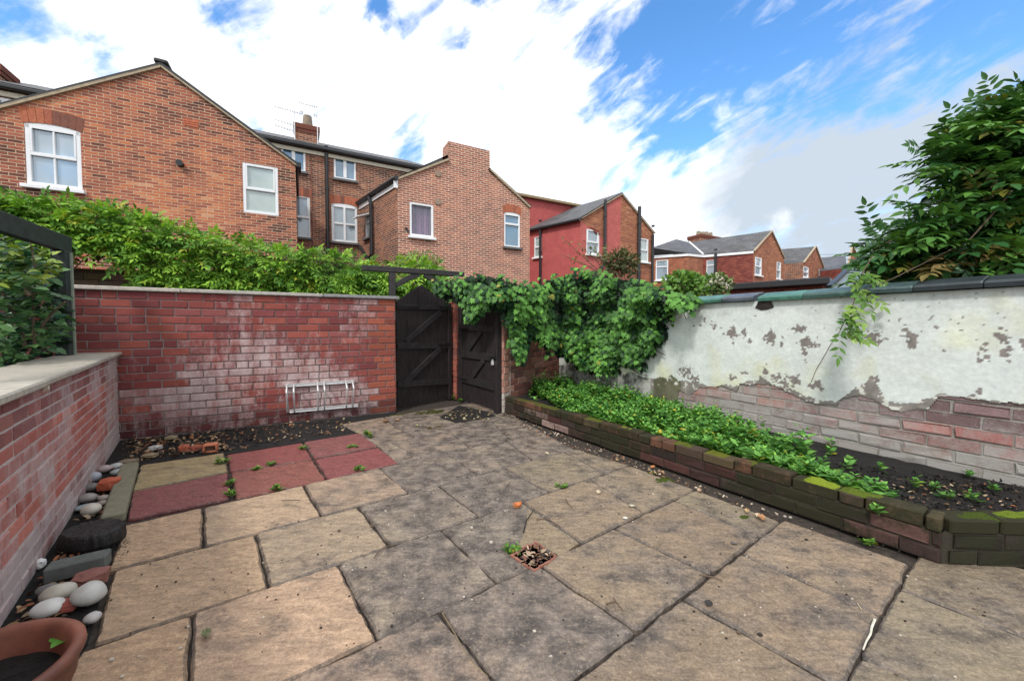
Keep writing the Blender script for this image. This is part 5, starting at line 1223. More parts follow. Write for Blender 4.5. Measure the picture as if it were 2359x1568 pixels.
mb.face([PT3(A1, UH, NH, -2 * hw, 0), PT3(A1, UH, NH, -2 * hw, 0, -LB), PT3(A1, UH, NH, -2 * hw, zE, -LB), PT3(A1, UH, NH, -2 * hw, zE)], (1, 1, 1, 0), [(0, 0), (LB, 0), (LB, zE), (0, zE)])
mb.build('wall', M['hb1'], h1)
window(h1, A1, UH, NH, wA, 'sash4', 'glass_light', sillc='white', label='large arched sash window of the left house'); window(h1, A1, UH, NH, wB, 'sash', 'glass_pale', sill=False, label='smaller sash window with a blind behind')
arch(h1, A1, UH, NH, wA, .26)
mb = MB()
for sg in (0, 1):
    s_e = .06 if sg else -2 * hw - .06; z_e = zE - .03
    slope(mb, PT3(A1, UH, NH, s_e, z_e + .06, .05), PT3(A1, UH, NH, s_e, z_e + .06, -LB), PT3(A1, UH, NH, -hw, zP + .09, -LB), PT3(A1, UH, NH, -hw, zP + .09, .05), .05)
rf = mb.build('roof', M['slate'], h1)
mb = MB()
for s_e in (.04, -2 * hw - .04): mb.bar(PT3(A1, UH, NH, s_e, zE - .02, .025), PT3(A1, UH, NH, -hw, zP + .02, .025), .05, .045)
mb.build('verge', M['verge'], h1)
mb = MB(); mb.bar(PT3(A1, UH, NH, -hw, zP + .12, .06), PT3(A1, UH, NH, -hw, zP + .12, -LB), .22, .08, bev=.03); mb.build('ridge', M['slate'], rf)
s, z = onplane(*z1(1107, 763), A1, UH); mb = MB(); mb.tube([PT3(A1, UH, NH, s, z, 0), PT3(A1, UH, NH, s, z, .12)], .06, 12); mb.build('vent_pipe', M['black'], h1)
mb = MB(); mb.bar(PT3(A1, UH, NH, .07, zE - .02, .09), PT3(A1, UH, NH, .07, zE - .02, -.4), .10, .10); mb.build('gutter', M['black'], h1)
s, z = onplane(*z1(1172, 512), A1, UH); mb = MB()
for k in range(3): mb.box(PT3(A1, UH, NH, s, z + (k - 1) * .045, .004), u_ if False else UH * .12, NH * .008, Vector((0, 0, .017)), (.50, .14, .07, 0))
mb.build('air_brick', M['stone'], h1)

# --- the long rear wall of the terrace
PMr = D(829, 470, 12.0); PMr.z = 0
AM = PMr
zM = 6.5
sLft = onplane(-150, 300, AM, UH)[0]
sRt = onplane(1000, 300, AM, UH)[0]
row = empty('terraced_house', Vector((AM.x, AM.y, 0)) + UH * (sLft + sRt) / 2, 'tall sooty brick terrace rear wall with black gutter, between the two gabled houses', 'house')
w_u0 = wr(z2, AM, UH, (195, 378), (390, 600)); w_u1 = wr(z2, AM, UH, (608, 468), (785, 672)); w_l1 = wr(z2, AM, UH, (590, 832), (797, 1158), .05); w_l0 = wr(z2, AM, UH, (300, 778), (428, 1115))
w_l = wr(z1, AM, UH, (-150, 195), (185, 330))
zt1 = onplane(*z2(560, 430), AM, UH)[1]; zt2 = onplane(*z2(1290, 590), AM, UH)[1]; zt0 = onplane(*z2(60, 310), AM, UH)[1]; ztL = onplane(*z1(20, 232), AM, UH)[1]
zM = (zt0 + zt1 + zt2) / 3
mb = MB(); facade(mb, AM, UH, NH, [(sLft, zM), (sRt, zM)], [w_u0, w_u1, w_l1, w_l0, (w_l[0], w_l[1], zM - .95, zM - .22, 0)], so=3); mb.build('wall', M['hb3'], row)
window(row, AM, UH, NH, w_u0, 'double', 'glass_blue', label='half-hidden upper double casement by the gable'); window(row, AM, UH, NH, w_u1, 'double', 'glass_blue'); window(row, AM, UH, NH, w_l1, 'cross', 'glass', label='arched four-pane window'); window(row, AM, UH, NH, w_l0, 'sash', 'glass', label='narrow sash window')
window(row, AM, UH, NH, (w_l[0], w_l[1], zM - .95, zM - .22, 0), 'double', 'glass_blue', sill=False)
arch(row, AM, UH, NH, w_l1, .24); arch(row, AM, UH, NH, w_l0, .24)
mb = MB(); slope(mb, PT3(AM, UH, NH, sLft, zM + .05, .15), PT3(AM, UH, NH, sRt, zM + .05, .15), PT3(AM, UH, NH, sRt, zM + 1.7, -3.6), PT3(AM, UH, NH, sLft, zM + 1.7, -3.6)); rfm = mb.build('roof', M['slate'], row)
mb = MB(); mb.bar(PT3(AM, UH, NH, sLft, zM - .03, .14), PT3(AM, UH, NH, sRt, zM - .03, .14), .12, .09, bev=.02); mb.build('gutter', M['black'], row)
mb = MB(); mb.bar(PT3(AM, UH, NH, sLft, zM - .15, .03), PT3(AM, UH, NH, sRt, zM - .15, .03), .05, .10); mb.build('fascia', m_plain('cream_board', (.62, .56, .44), .6), row)
s, _ = onplane(*z2(556, 800), AM, UH); pipe(row, AM, UH, NH, s, 0, zM - .1, .05)
s, _ = onplane(*z2(437, 700), AM, UH); mb = MB(); mb.tube([PT3(AM, UH, NH, s, 3, .015), PT3(AM, UH, NH, s, zM - .2, .015)], .012, 6); mb.build('cable', M['terracotta'], row)
# chimney on the terrace roof
def chimney(parent, A, u, n, s0, s1, d0, d1, z0, z1_, mat, pots=((.6, .45),), cap=True):
    mb = MB(); v = -n
    P = [PT3(A, u, n, s0, 0, -d0), PT3(A, u, n, s1, 0, -d0), PT3(A, u, n, s1, 0, -d1), PT3(A, u, n, s0, 0, -d1)]
    L = [0, s1 - s0, s1 - s0 + d1 - d0, 2 * (s1 - s0) + d1 - d0, 2 * (s1 - s0 + d1 - d0)]
    for i in range(4):
        a, b = P[i], P[(i + 1) % 4]; mb.face([(a.x, a.y, z0), (b.x, b.y, z0), (b.x, b.y, z1_), (a.x, a.y, z1_)], (1, 1, 1, 0), [(L[i], z0), (L[i + 1], z0), (L[i + 1], z1_), (L[i], z1_)])
    mb.face([(p.x, p.y, z1_) for p in P], (1, 1, 1, 0), [(0, 0), (1, 0), (1, 1), (0, 1)])
    if cap:
        for k, (e, za, zb) in enumerate(((.03, z1_ - .22, z1_ - .12), (.05, z1_ - .12, z1_ + .02))):
            c = (P[0] + P[2]) / 2; mb.box(Vector((c.x, c.y, (za + zb) / 2)), u * ((s1 - s0) / 2 + e), n * ((d1 - d0) / 2 + e), Vector((0, 0, (zb - za) / 2)))
    ch = mb.build('chimney', M[mat], parent)
    for (f, h) in pots:
        c = PT3(A, u, n, s0 + (s1 - s0) * f, 0, -(d0 + d1) / 2); mb = MB(); mb.lathe([(.0, z1_), (.17, z1_), (.15, z1_ + h * .3), (.12, z1_ + h), (.09, z1_ + h), (.09, z1_ + h - .1)], (c.x, c.y, 0), 14, (.26, .21, .15, 0)); mb.build('chimney_pot', M['stone'], ch)
    return ch
Acm = Vector((AM.x, AM.y, 0)) - NH * 1.0
sc0 = onplane(*z2(308, 300), Acm, UH)[0]; sc1 = onplane(*z2(487, 300), Acm, UH)[0]; zc = onplane(*z2(400, 235), Acm, UH)[1]
chm = chimney(rfm, Acm, UH, NH, sc0, sc1, 0, .55, zM + .2, zc, 'hb3', ((.55, .42),))
# jagged stack far left
sc0, zc = onplane(*z1(-60, 75), Acm, UH); sc1, _ = onplane(*z1(95, 200), Acm, UH)
chimney(rfm, Acm, UH, NH, sc0, sc1 - .25, 0, .6, zM + .2, zc - .25, 'hb3', (), True)
# aerials
def aerial(px_m, top, bottom, booms, label):
    p0 = onplane(*z2(px_m, top), Acm, UH); p1 = onplane(*z2(px_m, bottom), Acm, UH); e = empty('tv_aerial', PT3(Acm, UH, NH, p1[0], p1[1], .06), label, 'aerial')
    mb = MB(); mb.tube([PT3(Acm, UH, NH, p1[0], p1[1], .06), PT3(Acm, UH, NH, p1[0], p0[1], .06)], .014, 6); mb.build('mast', M['metal'], e)
    for (xa, ya, xb, yb, n) in booms:
        a = onplane(*z2(xa, ya), Acm, UH); b = onplane(*z2(xb, yb), Acm, UH); pa = PT3(Acm, UH, NH, a[0], a[1], .06); pb = PT3(Acm, UH, NH, b[0], b[1], .06)
        mb = MB(); mb.tube([pa, pb], .010, 6)
        for k in range(n): q = pa.lerp(pb, (k + .5) / n); mb.tube([q - NH * .11, q + NH * .11], .006, 5)
        mb.build('antenna', M['metal'], e)
aerial(484, 88, 385, [(330, 60, 484, 98, 9), (450, 155, 484, 168, 2)], 'tall aerial mast standing at the right side of the terrace chimney')
aerial(305, 110, 350, [(145, 90, 370, 152, 12), (345, 128, 372, 136, 3), (145, 192, 305, 240, 7), (145, 235, 300, 285, 7)], 'aerial with several booms strapped to the left side of the terrace chimney')

# --- middle house with the chimney breast
A2 = D(915, 415, 10.05); A2.z = 0
zE2 = onplane(915, 413, A2, UH)[1]; sR_, zR_ = onplane(1220, 478, A2, UH); sCl, zCl = onplane(1033, 368, A2, UH); sCr, zCr = onplane(1128, 392, A2, UH)
zCt = onplane(1045, 328, A2, UH)[1]; zCt2 = onplane(1127, 345, A2, UH)[1]
h2 = empty('brick_house', Vector((A2.x, A2.y, 0)) + UH * sR_ / 2, 'pinkish brick gabled house with a chimney breast, purple curtain in one window', 'house')
wC = wr(z2, A2, UH, (1203, 827), (1393, 1115)); wD = wr(z2, A2, UH, (1945, 903), (2070, 1193), .05)
mb = MB(); facade(mb, A2, UH, NH, [(0, zE2), (sCl, zCl), (sCl + .001, zCt), (sCr, zCt), (sCr + .001, zCr), (sR_, zR_)], [wC, wD], so=11)
BK2 = D(829, 470, 12.0); BK2.z = 0; vb = unit(BK2 - A2); LV = vn(BK2 - A2)
# side wall (left), slightly skewed as on the photo
nsd = Vector((-vb.y, vb.x, 0)); nsd = nsd if nsd.x < 0 else -nsd
As = A2; us = vb
ws = None
a_ = onplane(*z2(903, 905), As, us); b_ = onplane(*z2(858, 1120), As, us)
ws = (min(a_[0], b_[0]), max(a_[0], b_[0]) , b_[1], a_[1], 0)
mb2 = MB(); facade(mb2, As, us, nsd, [(0, zE2), (LV, zE2)], [ws], so=2)
for (sa, sb_, za) in ((sCl, sCl, zCt), (sCr, sCr, zCt)):    # chimney returns
    mb.face([PT3(A2, UH, NH, sa, zCl - .4), PT3(A2, UH, NH, sa, zCl - .4, -.5), PT3(A2, UH, NH, sa, zCt, -.5), PT3(A2, UH, NH, sa, zCt)], (1, 1, 1, 0), [(0, 0), (.5, 0), (.5, 1), (0, 1)])
mb.face([PT3(A2, UH, NH, sCl, zCt), PT3(A2, UH, NH, sCr, zCt), PT3(A2, UH, NH, sCr, zCt, -.5), PT3(A2, UH, NH, sCl, zCt, -.5)]); mb.face([PT3(A2, UH, NH, sCl, zE2, -.5), PT3(A2, UH, NH, sCr, zE2, -.5), PT3(A2, UH, NH, sCr, zCt, -.5), PT3(A2, UH, NH, sCl, zCt, -.5)], (1, 1, 1, 0), [(0, 0), (1, 0), (1, 1), (0, 1)])
mb.face([PT3(A2, UH, NH, sR_, 0), PT3(A2, UH, NH, sR_, 0, -3.4), PT3(A2, UH, NH, sR_, zR_, -3.4), PT3(A2, UH, NH, sR_, zR_)], (1, 1, 1, 0), [(0, 0), (3.4, 0), (3.4, 5), (0, 5)])
mb.build('wall', M['hb2'], h2); mb2.build('wall', M['hb3'], h2)
window(h2, A2, UH, NH, wC, 'plain', 'glass', sillc='white', curtain='curtain', label='square window with a purple curtain'); window(h2, A2, UH, NH, wD, 'transom', 'glass_blue', label='narrow arched window near the right corner')
window(h2, As, us, nsd, ws, 'transom', 'glass_pale', label='side window with its top vent standing open', open_=True)
arch(h2, A2, UH, NH, wD, .22)
mb = MB(); zpk = (zCl + (zCr)) / 2 + .55; spk = (sCl + sCr) / 2
# roof: left slope runs back along the skewed side wall
mb.face([PT3(A2, UH, NH, -.05, zE2 + .02, .04), Vector((BK2.x, BK2.y, zE2 + .02)) + nsd * .12, PT3(AM, UH, NH, onplane(829, 470, AM, UH)[0] + spk, zpk, 0), PT3(A2, UH, NH, spk, zpk, -.02)], (1, 1, 1, 0), [(0, 0), (LV, 0), (LV, 2.3), (0, 2.3)])
slope(mb, PT3(A2, UH, NH, sR_ + .05, zR_ + .03, .05), PT3(A2, UH, NH, sR_ + .05, zR_ + .03, -3.4), PT3(A2, UH, NH, sCr - .02, zCr + .05, -3.4), PT3(A2, UH, NH, sCr - .02, zCr + .05, .05), .06)
mb.build('roof', M['slate'], h2)
mb = MB(); mb.bar(PT3(A2, UH, NH, 0, zE2 + .0, .03), PT3(A2, UH, NH, sCl, zCl + .0, .03), .06, .05); mb.build('verge', M['verge'], h2); mb = MB(); mb.bar(PT3(A2, UH, NH, sCr, zCr, .03), PT3(A2, UH, NH, sR_, zR_, .03), .05, .05); mb.build('verge', M['verge'], h2)
mb = MB(); mb.tube([Vector((A2.x, A2.y, zE2 - .01)) + nsd * .08 - vb * .12, Vector((BK2.x, BK2.y, zE2 - .01)) + nsd * .08], .06, 8); gt = mb.build('gutter', M['black'], h2)
mb = MB(); mb.bar(Vector((A2.x, A2.y, zE2 - .13)) + nsd * .02, Vector((BK2.x, BK2.y, zE2 - .13)) + nsd * .02, .03, .12); mb.box(PT3(A2, UH, NH, -.05, zE2 - .10, .035), UH * .05, NH * .02, Vector((0, 0, .14))); mb.build('fascia', M['white'], h2)
s, _ = onplane(*z2(915, 1000), As, us); _, zb_ = onplane(*z2(925, 1245), As, us)
mb = MB(); mb.tube([PT3(As, us, nsd, s, zE2 - .06, .1), PT3(As, us, nsd, s - .1, zE2 - .3, .09), PT3(As, us, nsd, s - .1, zb_, .09), PT3(As, us, nsd, s + .05, zb_ - .15, .12), PT3(As, us, nsd, s + .8, zb_ + .35, .08)], .05, 8); mb.build('downpipe', M['black'], h2)
for (x, y) in ((1425, 610), (1425, 830)):
    s, z = onplane(*z2(x, y), A2, UH); mb = MB(); mb.tube([PT3(A2, UH, NH, s, z, .0), PT3(A2, UH, NH, s, z, .03)], .09, 8, (.30, .22, .16, 0)); mb.build('tie_plate', M['stone'], h2)
s, z = onplane(*z2(1172, 1035), A2, UH); mb = MB(); mb.tube([PT3(A2, UH, NH, s, z, 0), PT3(A2, UH, NH, s, z - .02, .09), PT3(A2, UH, NH, s + .05, z - .12, .1)], .025, 6); mb.build('waste_pipe', M['black'], h2)

# --- red painted house
A3 = D(1337, 506, 13.8); A3.z = 0; E3 = D(1503, 537, 15.8); U3 = unit(E3 - A3); N3 = Vector((U3.y, -U3.x, 0))
zE3 = onplane(1337, 504, A3, U3)[1]; sR3, zR3 = onplane(*z3(1030, 375), A3, U3); sP3, zP3 = onplane(*z3(820, 120), A3, U3); s71 = onplane(*z3(705, 300), A3, U3)[0]; s81 = onplane(*z3(817, 300), A3, U3)[0]
h3 = empty('brick_house', Vector((A3.x, A3.y, 0)) + U3 * sR3 / 2, 'gabled house with its left half painted red and bare brick on the right', 'house')
wE = wr(z3, A3, U3, (593, 345), (677, 520)); wF = wr(z3, A3, U3, (933, 403), (998, 567))
zt = lambda s: zE3 + (zP3 - zE3) * s / sP3 if s < sP3 else zP3 + (zR3 - zP3) * (s - sP3) / (sR3 - sP3)
zo = 1.0
mb = MB(); facade(mb, A3, U3, N3, [(0, zE3 - zo * 0), (.001, zE3 - .05), (s71, zt(s71) - 1.25), (s71 + .001, zt(s71) - .12), (s81, zt(s81) - .05)], [wE]); mb.build('wall', M['redpaint2'], h3)
mb = MB(); 
for (sa, sb_, za0, zb0, za1, zb1) in ((.001, s71, zE3 - .05, zt(s71) - 1.25, zE3, zt(s71)), (s71 + .001, s81, zt(s71) - .12, zt(s81) - .05, zt(s71), zt(s81))):
    mb.face([PT3(A3, U3, N3, sa, za0), PT3(A3, U3, N3, sb_, zb0), PT3(A3, U3, N3, sb_, zb1), PT3(A3, U3, N3, sa, za1)], (1, 1, 1, 0), [(sa, za0), (sb_, zb0), (sb_, zb1), (sa, za1)])
facade(mb, A3, U3, N3, sorted([(s81, zt(s81)), (sR3, zR3)] + ([(sP3, zP3)] if sP3 > s81 + .01 else [])), [wF])
mb.face([PT3(A3, U3, N3, sR3, 0), PT3(A3, U3, N3, sR3, 0, -4), PT3(A3, U3, N3, sR3, zR3, -4), PT3(A3, U3, N3, sR3, zR3)], (1, 1, 1, 0), [(0, 0), (4, 0), (4, 5), (0, 5)])
mb.build('wall', M['hb4'], h3)
B3 = D(1222, 531, 15.35); B3.z = 0; v3 = unit(B3 - A3); L3_ = vn(B3 - A3); n3 = Vector((-v3.y, v3.x, 0)); n3 = n3 if n3.x < 0 else -n3
a_ = onplane(*z3(300, 393), A3, v3); b_ = onplane(*z3(250, 535), A3, v3); wS = (a_[0], b_[0], b_[1], a_[1], 0)
mb = MB(); facade(mb, A3, v3, n3, [(0, zE3), (L3_ + .3, zE3)], [wS]); mb.build('wall', M['redpaint'], h3)
window(h3, A3, U3, N3, wE, 'sash', 'glass', sillc='white', label='sash window in the red painted half'); window(h3, A3, U3, N3, wF, 'sash', 'glass_pale', sillc='white', label='sash window in the bare brick half'); window(h3, A3, v3, n3, wS, 'sash', 'glass_pale', sillc='white', label='window in the red side wall')
mb = MB(); rb0 = G(*z3(515, 205), zP3 + .05)
e0 = PT3(A3, U3, N3, -.1, zE3, .08); e1 = Vector((B3.x, B3.y, zE3)) + v3 * .3 + n3 * .1; r1 = PT3(A3, U3, N3, sP3, zP3 + .06, .05)
r0 = Vector((rb0.x, rb0.y, zP3 + .06)); mb.face([e0, r1, r0, e1], (1, 1, 1, 0), [(0, 0), (0, 2.4), (4, 2.4), (4, 0)]); mb.face([p - Vector((0, 0, .08)) for p in (e1, r0, r1, e0)])
mb.face([PT3(A3, U3, N3, sR3 + .1, zR3, .05), PT3(A3, U3, N3, sR3 + .1, zR3, -4), PT3(A3, U3, N3, sP3, zP3 + .06, -4), r1], (1, 1, 1, 0), [(0, 0), (4, 0), (4, 2.4), (0, 2.4)])
mb.build('roof', M['slate'], h3)
mb = MB(); mb.bar(PT3(A3, U3, N3, .0, zE3, .03), PT3(A3, U3, N3, sP3, zP3, .03), .05, .04); mb.bar(PT3(A3, U3, N3, sP3, zP3, .03), PT3(A3, U3, N3, sR3, zR3, .03), .05, .04); mb.build('verge', M['verge'], h3)
mb = MB(); mb.tube([e0 - Vector((0, 0, .05)), e1 - Vector((0, 0, .05))], .06, 8); mb.build('gutter', M['black'], h3)
for (x, y0, y1) in ((706, 160, 560), (930, 205, 620), (1018, 385, 660)):
    s, za = onplane(*z3(x, y0), A3, U3); zb_ = onplane(*z3(x, y1), A3, U3)[1]; pipe(h3, A3, U3, N3, s, zb_ if x < 900 else 0, za, .055 if x != 930 else .07)
s, zz1 = onplane(*z3(700, 560), A3, U3); mb = MB(); mb.tube([PT3(A3, U3, N3, s, zz1, .08), PT3(A3, U3, N3, s, zz1 - .12, .09), PT3(A3, U3, N3, s - .3, zz1 - .4, .1)], .055, 8); mb.build('pipe_bend', M['black'], h3)
s, _ = onplane(*z3(298, 500), A3, v3); pipe(h3, A3, v3, n3, s, 0, zE3 - .1, .05)
# red rear wall behind it
AR = Vector((B3.x, B3.y, 0)) + v3 * .3; zR1 = onplane(*z3(300, 150), AR, UH)[1]
sa = onplane(*z3(100, 150), AR, UH)[0]; sb_ = onplane(*z3(540, 220), AR, UH)[0]
r2 = empty('terraced_house', AR + UH * (sa + sb_) / 2, 'red painted rear wall of the terrace behind the red house', 'house')
a_ = onplane(*z3(150, 135), AR, UH); b_ = onplane(*z3(203, 178), AR, UH)
ww = (a_[0], b_[0], b_[1], min(a_[1], zR1 - .2), 0)
mb = MB(); facade(mb, AR, UH, NH, [(sa, zR1), (sb_, zR1)], [ww]); mb.build('wall', M['redpaint'], r2); window(r2, AR, UH, NH, ww, 'plain', 'glass_light', sill=False)
mb = MB(); slope(mb, PT3(AR, UH, NH, sa, zR1 + .02, .12), PT3(AR, UH, NH, sb_ + .4, zR1 + .02, .12), PT3(AR, UH, NH, sb_ + .4, zR1 + .75, -3), PT3(AR, UH, NH, sa, zR1 + .75, -3)); mb.build('roof', M['slate'], r2)
mb = MB(); mb.bar(PT3(AR, UH, NH, sa, zR1 - .04, .12), PT3(AR, UH, NH, sb_ + .4, zR1 - .04, .12), .1, .09); mb.build('gutter', m_plain('ochre_gutter', (.25, .18, .09), .6), r2)

# --- far houses on the right
def corner_pts(lst, ze): return [G(*z3(x, y), ze) for x, y in lst]
ze = 5.0
q0, q1, q2, q3 = corner_pts([(1025, 527), (1258, 510), (1358, 520), (1687, 492)], ze)
h4 = empty('brick_house', (q2.x, q2.y, 0), 'far brick house with hipped slate roof, orange front and darker red side wall', 'house')
def seg_wall(P, Q, z, wins_px, mat, parent, f=z3, style='transom', glass='glass_light', so=0):
    A = Vector((P.x, P.y, 0)); u = unit(Q - P); n = Vector((u.y, -u.x, 0)); L = vn(Q - P)
    ws = []
    for (tl, br) in wins_px:
        w = wr(f, A, u, tl, br); w = (max(.05, w[0]), min(L - .05, w[1]), w[2], w[3], 0); ws.append(w)
    mb = MB(); facade(mb, A, u, n, [(0, z), (L, z)], ws, so=so); mb.build('wall', M[mat], parent)
    for w in ws: window(parent, A, u, n, w, style, glass, sillc='white')
    return A, u, n, L
seg_wall(q0, q1, ze, [((1047, 553), (1127, 680))], 'hb4', h4); seg_wall(q1, q2, ze, [], 'hb4', h4, so=3); seg_wall(q2, q3, ze, [((1380, 553), (1436, 652))], 'hb5', h4, glass='glass')
def gable_end(P, f, ptR, pk_px, ze, wins, mat, parent, lab=None, style='sash'):
    A = Vector((P.x, P.y, 0)); Q = G(*f(*ptR), ze); u = unit(Q - P); n = Vector((u.y, -u.x, 0)); L = vn(Q - P)
    sp_, zp = onplane(*f(*pk_px), A, u); sp_ = max(.1, min(L - .1, sp_)); ws = [wr(f, A, u, a, b) for a, b in wins]
    mb = MB(); facade(mb, A, u, n, [(0, ze), (sp_, zp), (L, ze)], ws); mb.build('wall', M[mat], parent)
    for w in ws: window(parent, A, u, n, w, style, 'glass_light', sillc='white')
    mb = MB(); mb.bar(PT3(A, u, n, 0, ze, .03), PT3(A, u, n, sp_, zp, .03), .08, .06); mb.bar(PT3(A, u, n, sp_, zp, .03), PT3(A, u, n, L, ze, .03), .08, .06); mb.build('verge', M['verge'], parent)
    return PT3(A, u, n, sp_, zp, .05), A, u, n, L
pkp, A4, u4, n4, L4 = gable_end(q3, z3, (1887, 542), (1803, 362), ze, [((1698, 528), (1740, 655)), ((1840, 560), (1866, 677))], 'hb4', h4)
zp4 = pkp.z
rl_ = G(*z3(1265, 438), zp4); hipt = G(*z3(1180, 418), zp4)
mb = MB(); F3 = lambda *p: mb.face(list(p), (1, 1, 1, 0), None)
def tri(mb, pts):
    P0 = Vector(pts[0]); uu = (Vector(pts[1]) - P0).normalized()
    uv = []
    for p in pts: d = Vector(p) - P0; a = d.dot(uu); uv.append((a, (d - uu * a).length))
    mb.face([Vector(p) for p in pts], (1, 1, 1, 0), uv)
ov = Vector((0, 0, .03))
tri(mb, [q2 + ov, q3 + ov, pkp + ov, rl_ + ov]); tri(mb, [q1 + ov, q2 + ov, rl_ + ov, hipt + ov]); tri(mb, [q0 + ov, q1 + ov, hipt + ov, G(*z3(1020, 470), zp4 - .9)])
tri(mb, [pkp + ov, PT3(A4, u4, n4, L4, ze, .05), PT3(A4, u4, n4, L4, ze, -6), pkp - n4 * 6])
rf4 = mb.build('roof', M['slate'], h4)
mb = MB()
for a, b in ((q0, q1), (q1, q2), (q2, q3)): mb.bar(a - Vector((0, 0, .06)) , b - Vector((0, 0, .06)), .12, .12)
mb.build('fascia', M['white'], h4)
mb = MB(); mb.tube([q2 + ov * 2, rl_ + ov * 2], .05, 6); mb.build('lead_valley', M['white'], rf4)
s, za = onplane(*z3(1440, 508), Vector((q2.x, q2.y, 0)), unit(q3 - q2)); pipe(h4, Vector((q2.x, q2.y, 0)), unit(q3 - q2), Vector((unit(q3 - q2).y, -unit(q3 - q2).x, 0)), s, 0, za, .07)
Ac = Vector((q2.x, q2.y, 0)) + (Vector((rl_.x, rl_.y, 0)) - Vector((q2.x, q2.y, 0))) * 1.6; ua = UH
sc0, _ = onplane(*z3(1343, 400), Ac, ua); sc1, _ = onplane(*z3(1470, 400), Ac, ua); zc = onplane(*z3(1400, 392), Ac, ua)[1]
chimney(rf4, Ac, ua, NH, sc0, sc1, 0, 1.0, zp4 - .8, zc, 'hb3', ((.2, .35), (.4, .35), (.6, .4), (.82, .4)))
q5 = G(*z3(1870, 577), ze - .3); q6 = G(*z3(2012, 568), ze - .3)
h5 = empty('brick_house', (q6.x, q6.y, 0), 'small far gabled brick house just right of the hipped one', 'house')
seg_wall(q5, q6, ze - .3, [], 'hb3', h5); pk5, A5, u5, n5, L5 = gable_end(q6, z3, (2146, 607), (2092, 462), ze - .3, [((2015, 590), (2048, 670)), ((2116, 610), (2133, 655))], 'hb4', h5)
bk = G(*z3(1868, 480), pk5.z); mb = MB(); tri(mb, [q5, q6, pk5, bk]); tri(mb, [pk5, PT3(A5, u5, n5, L5, ze - .3, .05), PT3(A5, u5, n5, L5, ze - .3, -6), pk5 - n5 * 6]); mb.build('roof', M['slate'], h5)
q7 = G(*z3(2125, 625), 4.4); q8 = G(*z3(2300, 600), 4.4); h6 = empty('brick_house', (q7.x, q7.y, 0), 'farthest slate roof and brick gable half hidden by the overhanging tree', 'house')
seg_wall(q7, q8, 4.4, [], 'hb5', h6); mb = MB(); t7 = G(*z3(2120, 535), 6.0); t8 = G(*z3(2290, 522), 6.0); tri(mb, [q7, q8, t8, t7]); mb.build('roof', M['slate'], h6)
A_ = Vector((q8.x, q8.y, 0)); pk6, *_r = gable_end(q8, z3, (2420, 640), (2330, 455), 4.4, [], 'hb4', h6)

# --- garage and neighbour's lean-to just over the right-hand wall
g0 = G(*z3(1510, 712), 2.3); g1_ = G(*z3(2140, 668), 2.3); ug = unit(g1_ - g0); ng = Vector((ug.y, -ug.x, 0)); Lg = vn(g1_ - g0)
ga = empty('garage', Vector((g0.x, g0.y, 0)) + ug * Lg / 2, 'flat-roofed brick garage with a dark felt edge behind the right-hand wall', 'garage')
mb = MB(); facade(mb, Vector((g0.x, g0.y, 0)), ug, ng, [(0, 2.15), (Lg, 2.15)], [], so=1); mb.face([PT3(g0, ug, ng, Lg, 0), PT3(g0, ug, ng, Lg, 0, -3), PT3(g0, ug, ng, Lg, 2.15, -3), PT3(g0, ug, ng, Lg, 2.15)], (1, 1, 1, 0), [(0, 0), (3, 0), (3, 2), (0, 2)]); mb.build('wall', M['hb5'], ga)
mb = MB(); c = PT3(g0, ug, ng, Lg / 2, 2.22, -1.4); mb.box(c, ug * (Lg / 2 + .15), ng * 1.6, Vector((0, 0, .08)), bev=.02); mb.build('roof', M['black'], ga)
l0 = G(1910, 664, 1.72); NRo = -NR
t0 = G(1988, 590, 2.55); ln = empty('lean_to', (l0.x, l0.y, 0), 'grey felt-covered sloping shed roof under the overhanging tree, just behind the white wall', 'shed')
dv = unit(RB - RA)
mb = MB(); tri(mb, [l0, l0 + dv * 5.0, t0 + dv * 5.0, t0]); mb.face([p - Vector((0, 0, .06)) for p in (l0, t0, t0 + dv * 5, l0 + dv * 5)]); mb.build('roof', M['lead'], ln)
mb = MB(); mb.bar(l0 + Vector((0, 0, .02)), t0 + Vector((0, 0, .02)), .06, .05); mb.build('verge', M['black'], ln)
mb = MB(); b0 = Vector((l0.x, l0.y, 0)) + dv * .1 - NR * .1; mb.box(b0 + dv * 2.4 - NR * .4 + Vector((0, 0, .8)), dv * 2.4, NR * .38, Vector((0, 0, .8)), (.15, .12, .1, 0)); mb.build('wall', M['stone'], ln)
cb = MB(); p0 = onplane(*z3(2120, 515), A5, u5); P0 = PT3(A5, u5, n5, *p0); P1 = G(2080, 560, 4.6); cb.tube([P0.lerp(P1, t) - Vector((0, 0, .15 * math.sin(math.pi * t))) for t in np.linspace(0, 1, 9)], .012, 4)
tag(cb.build('overhead_cable', M['black']), 'thin cable running from the far small house to behind the tree', 'cable')
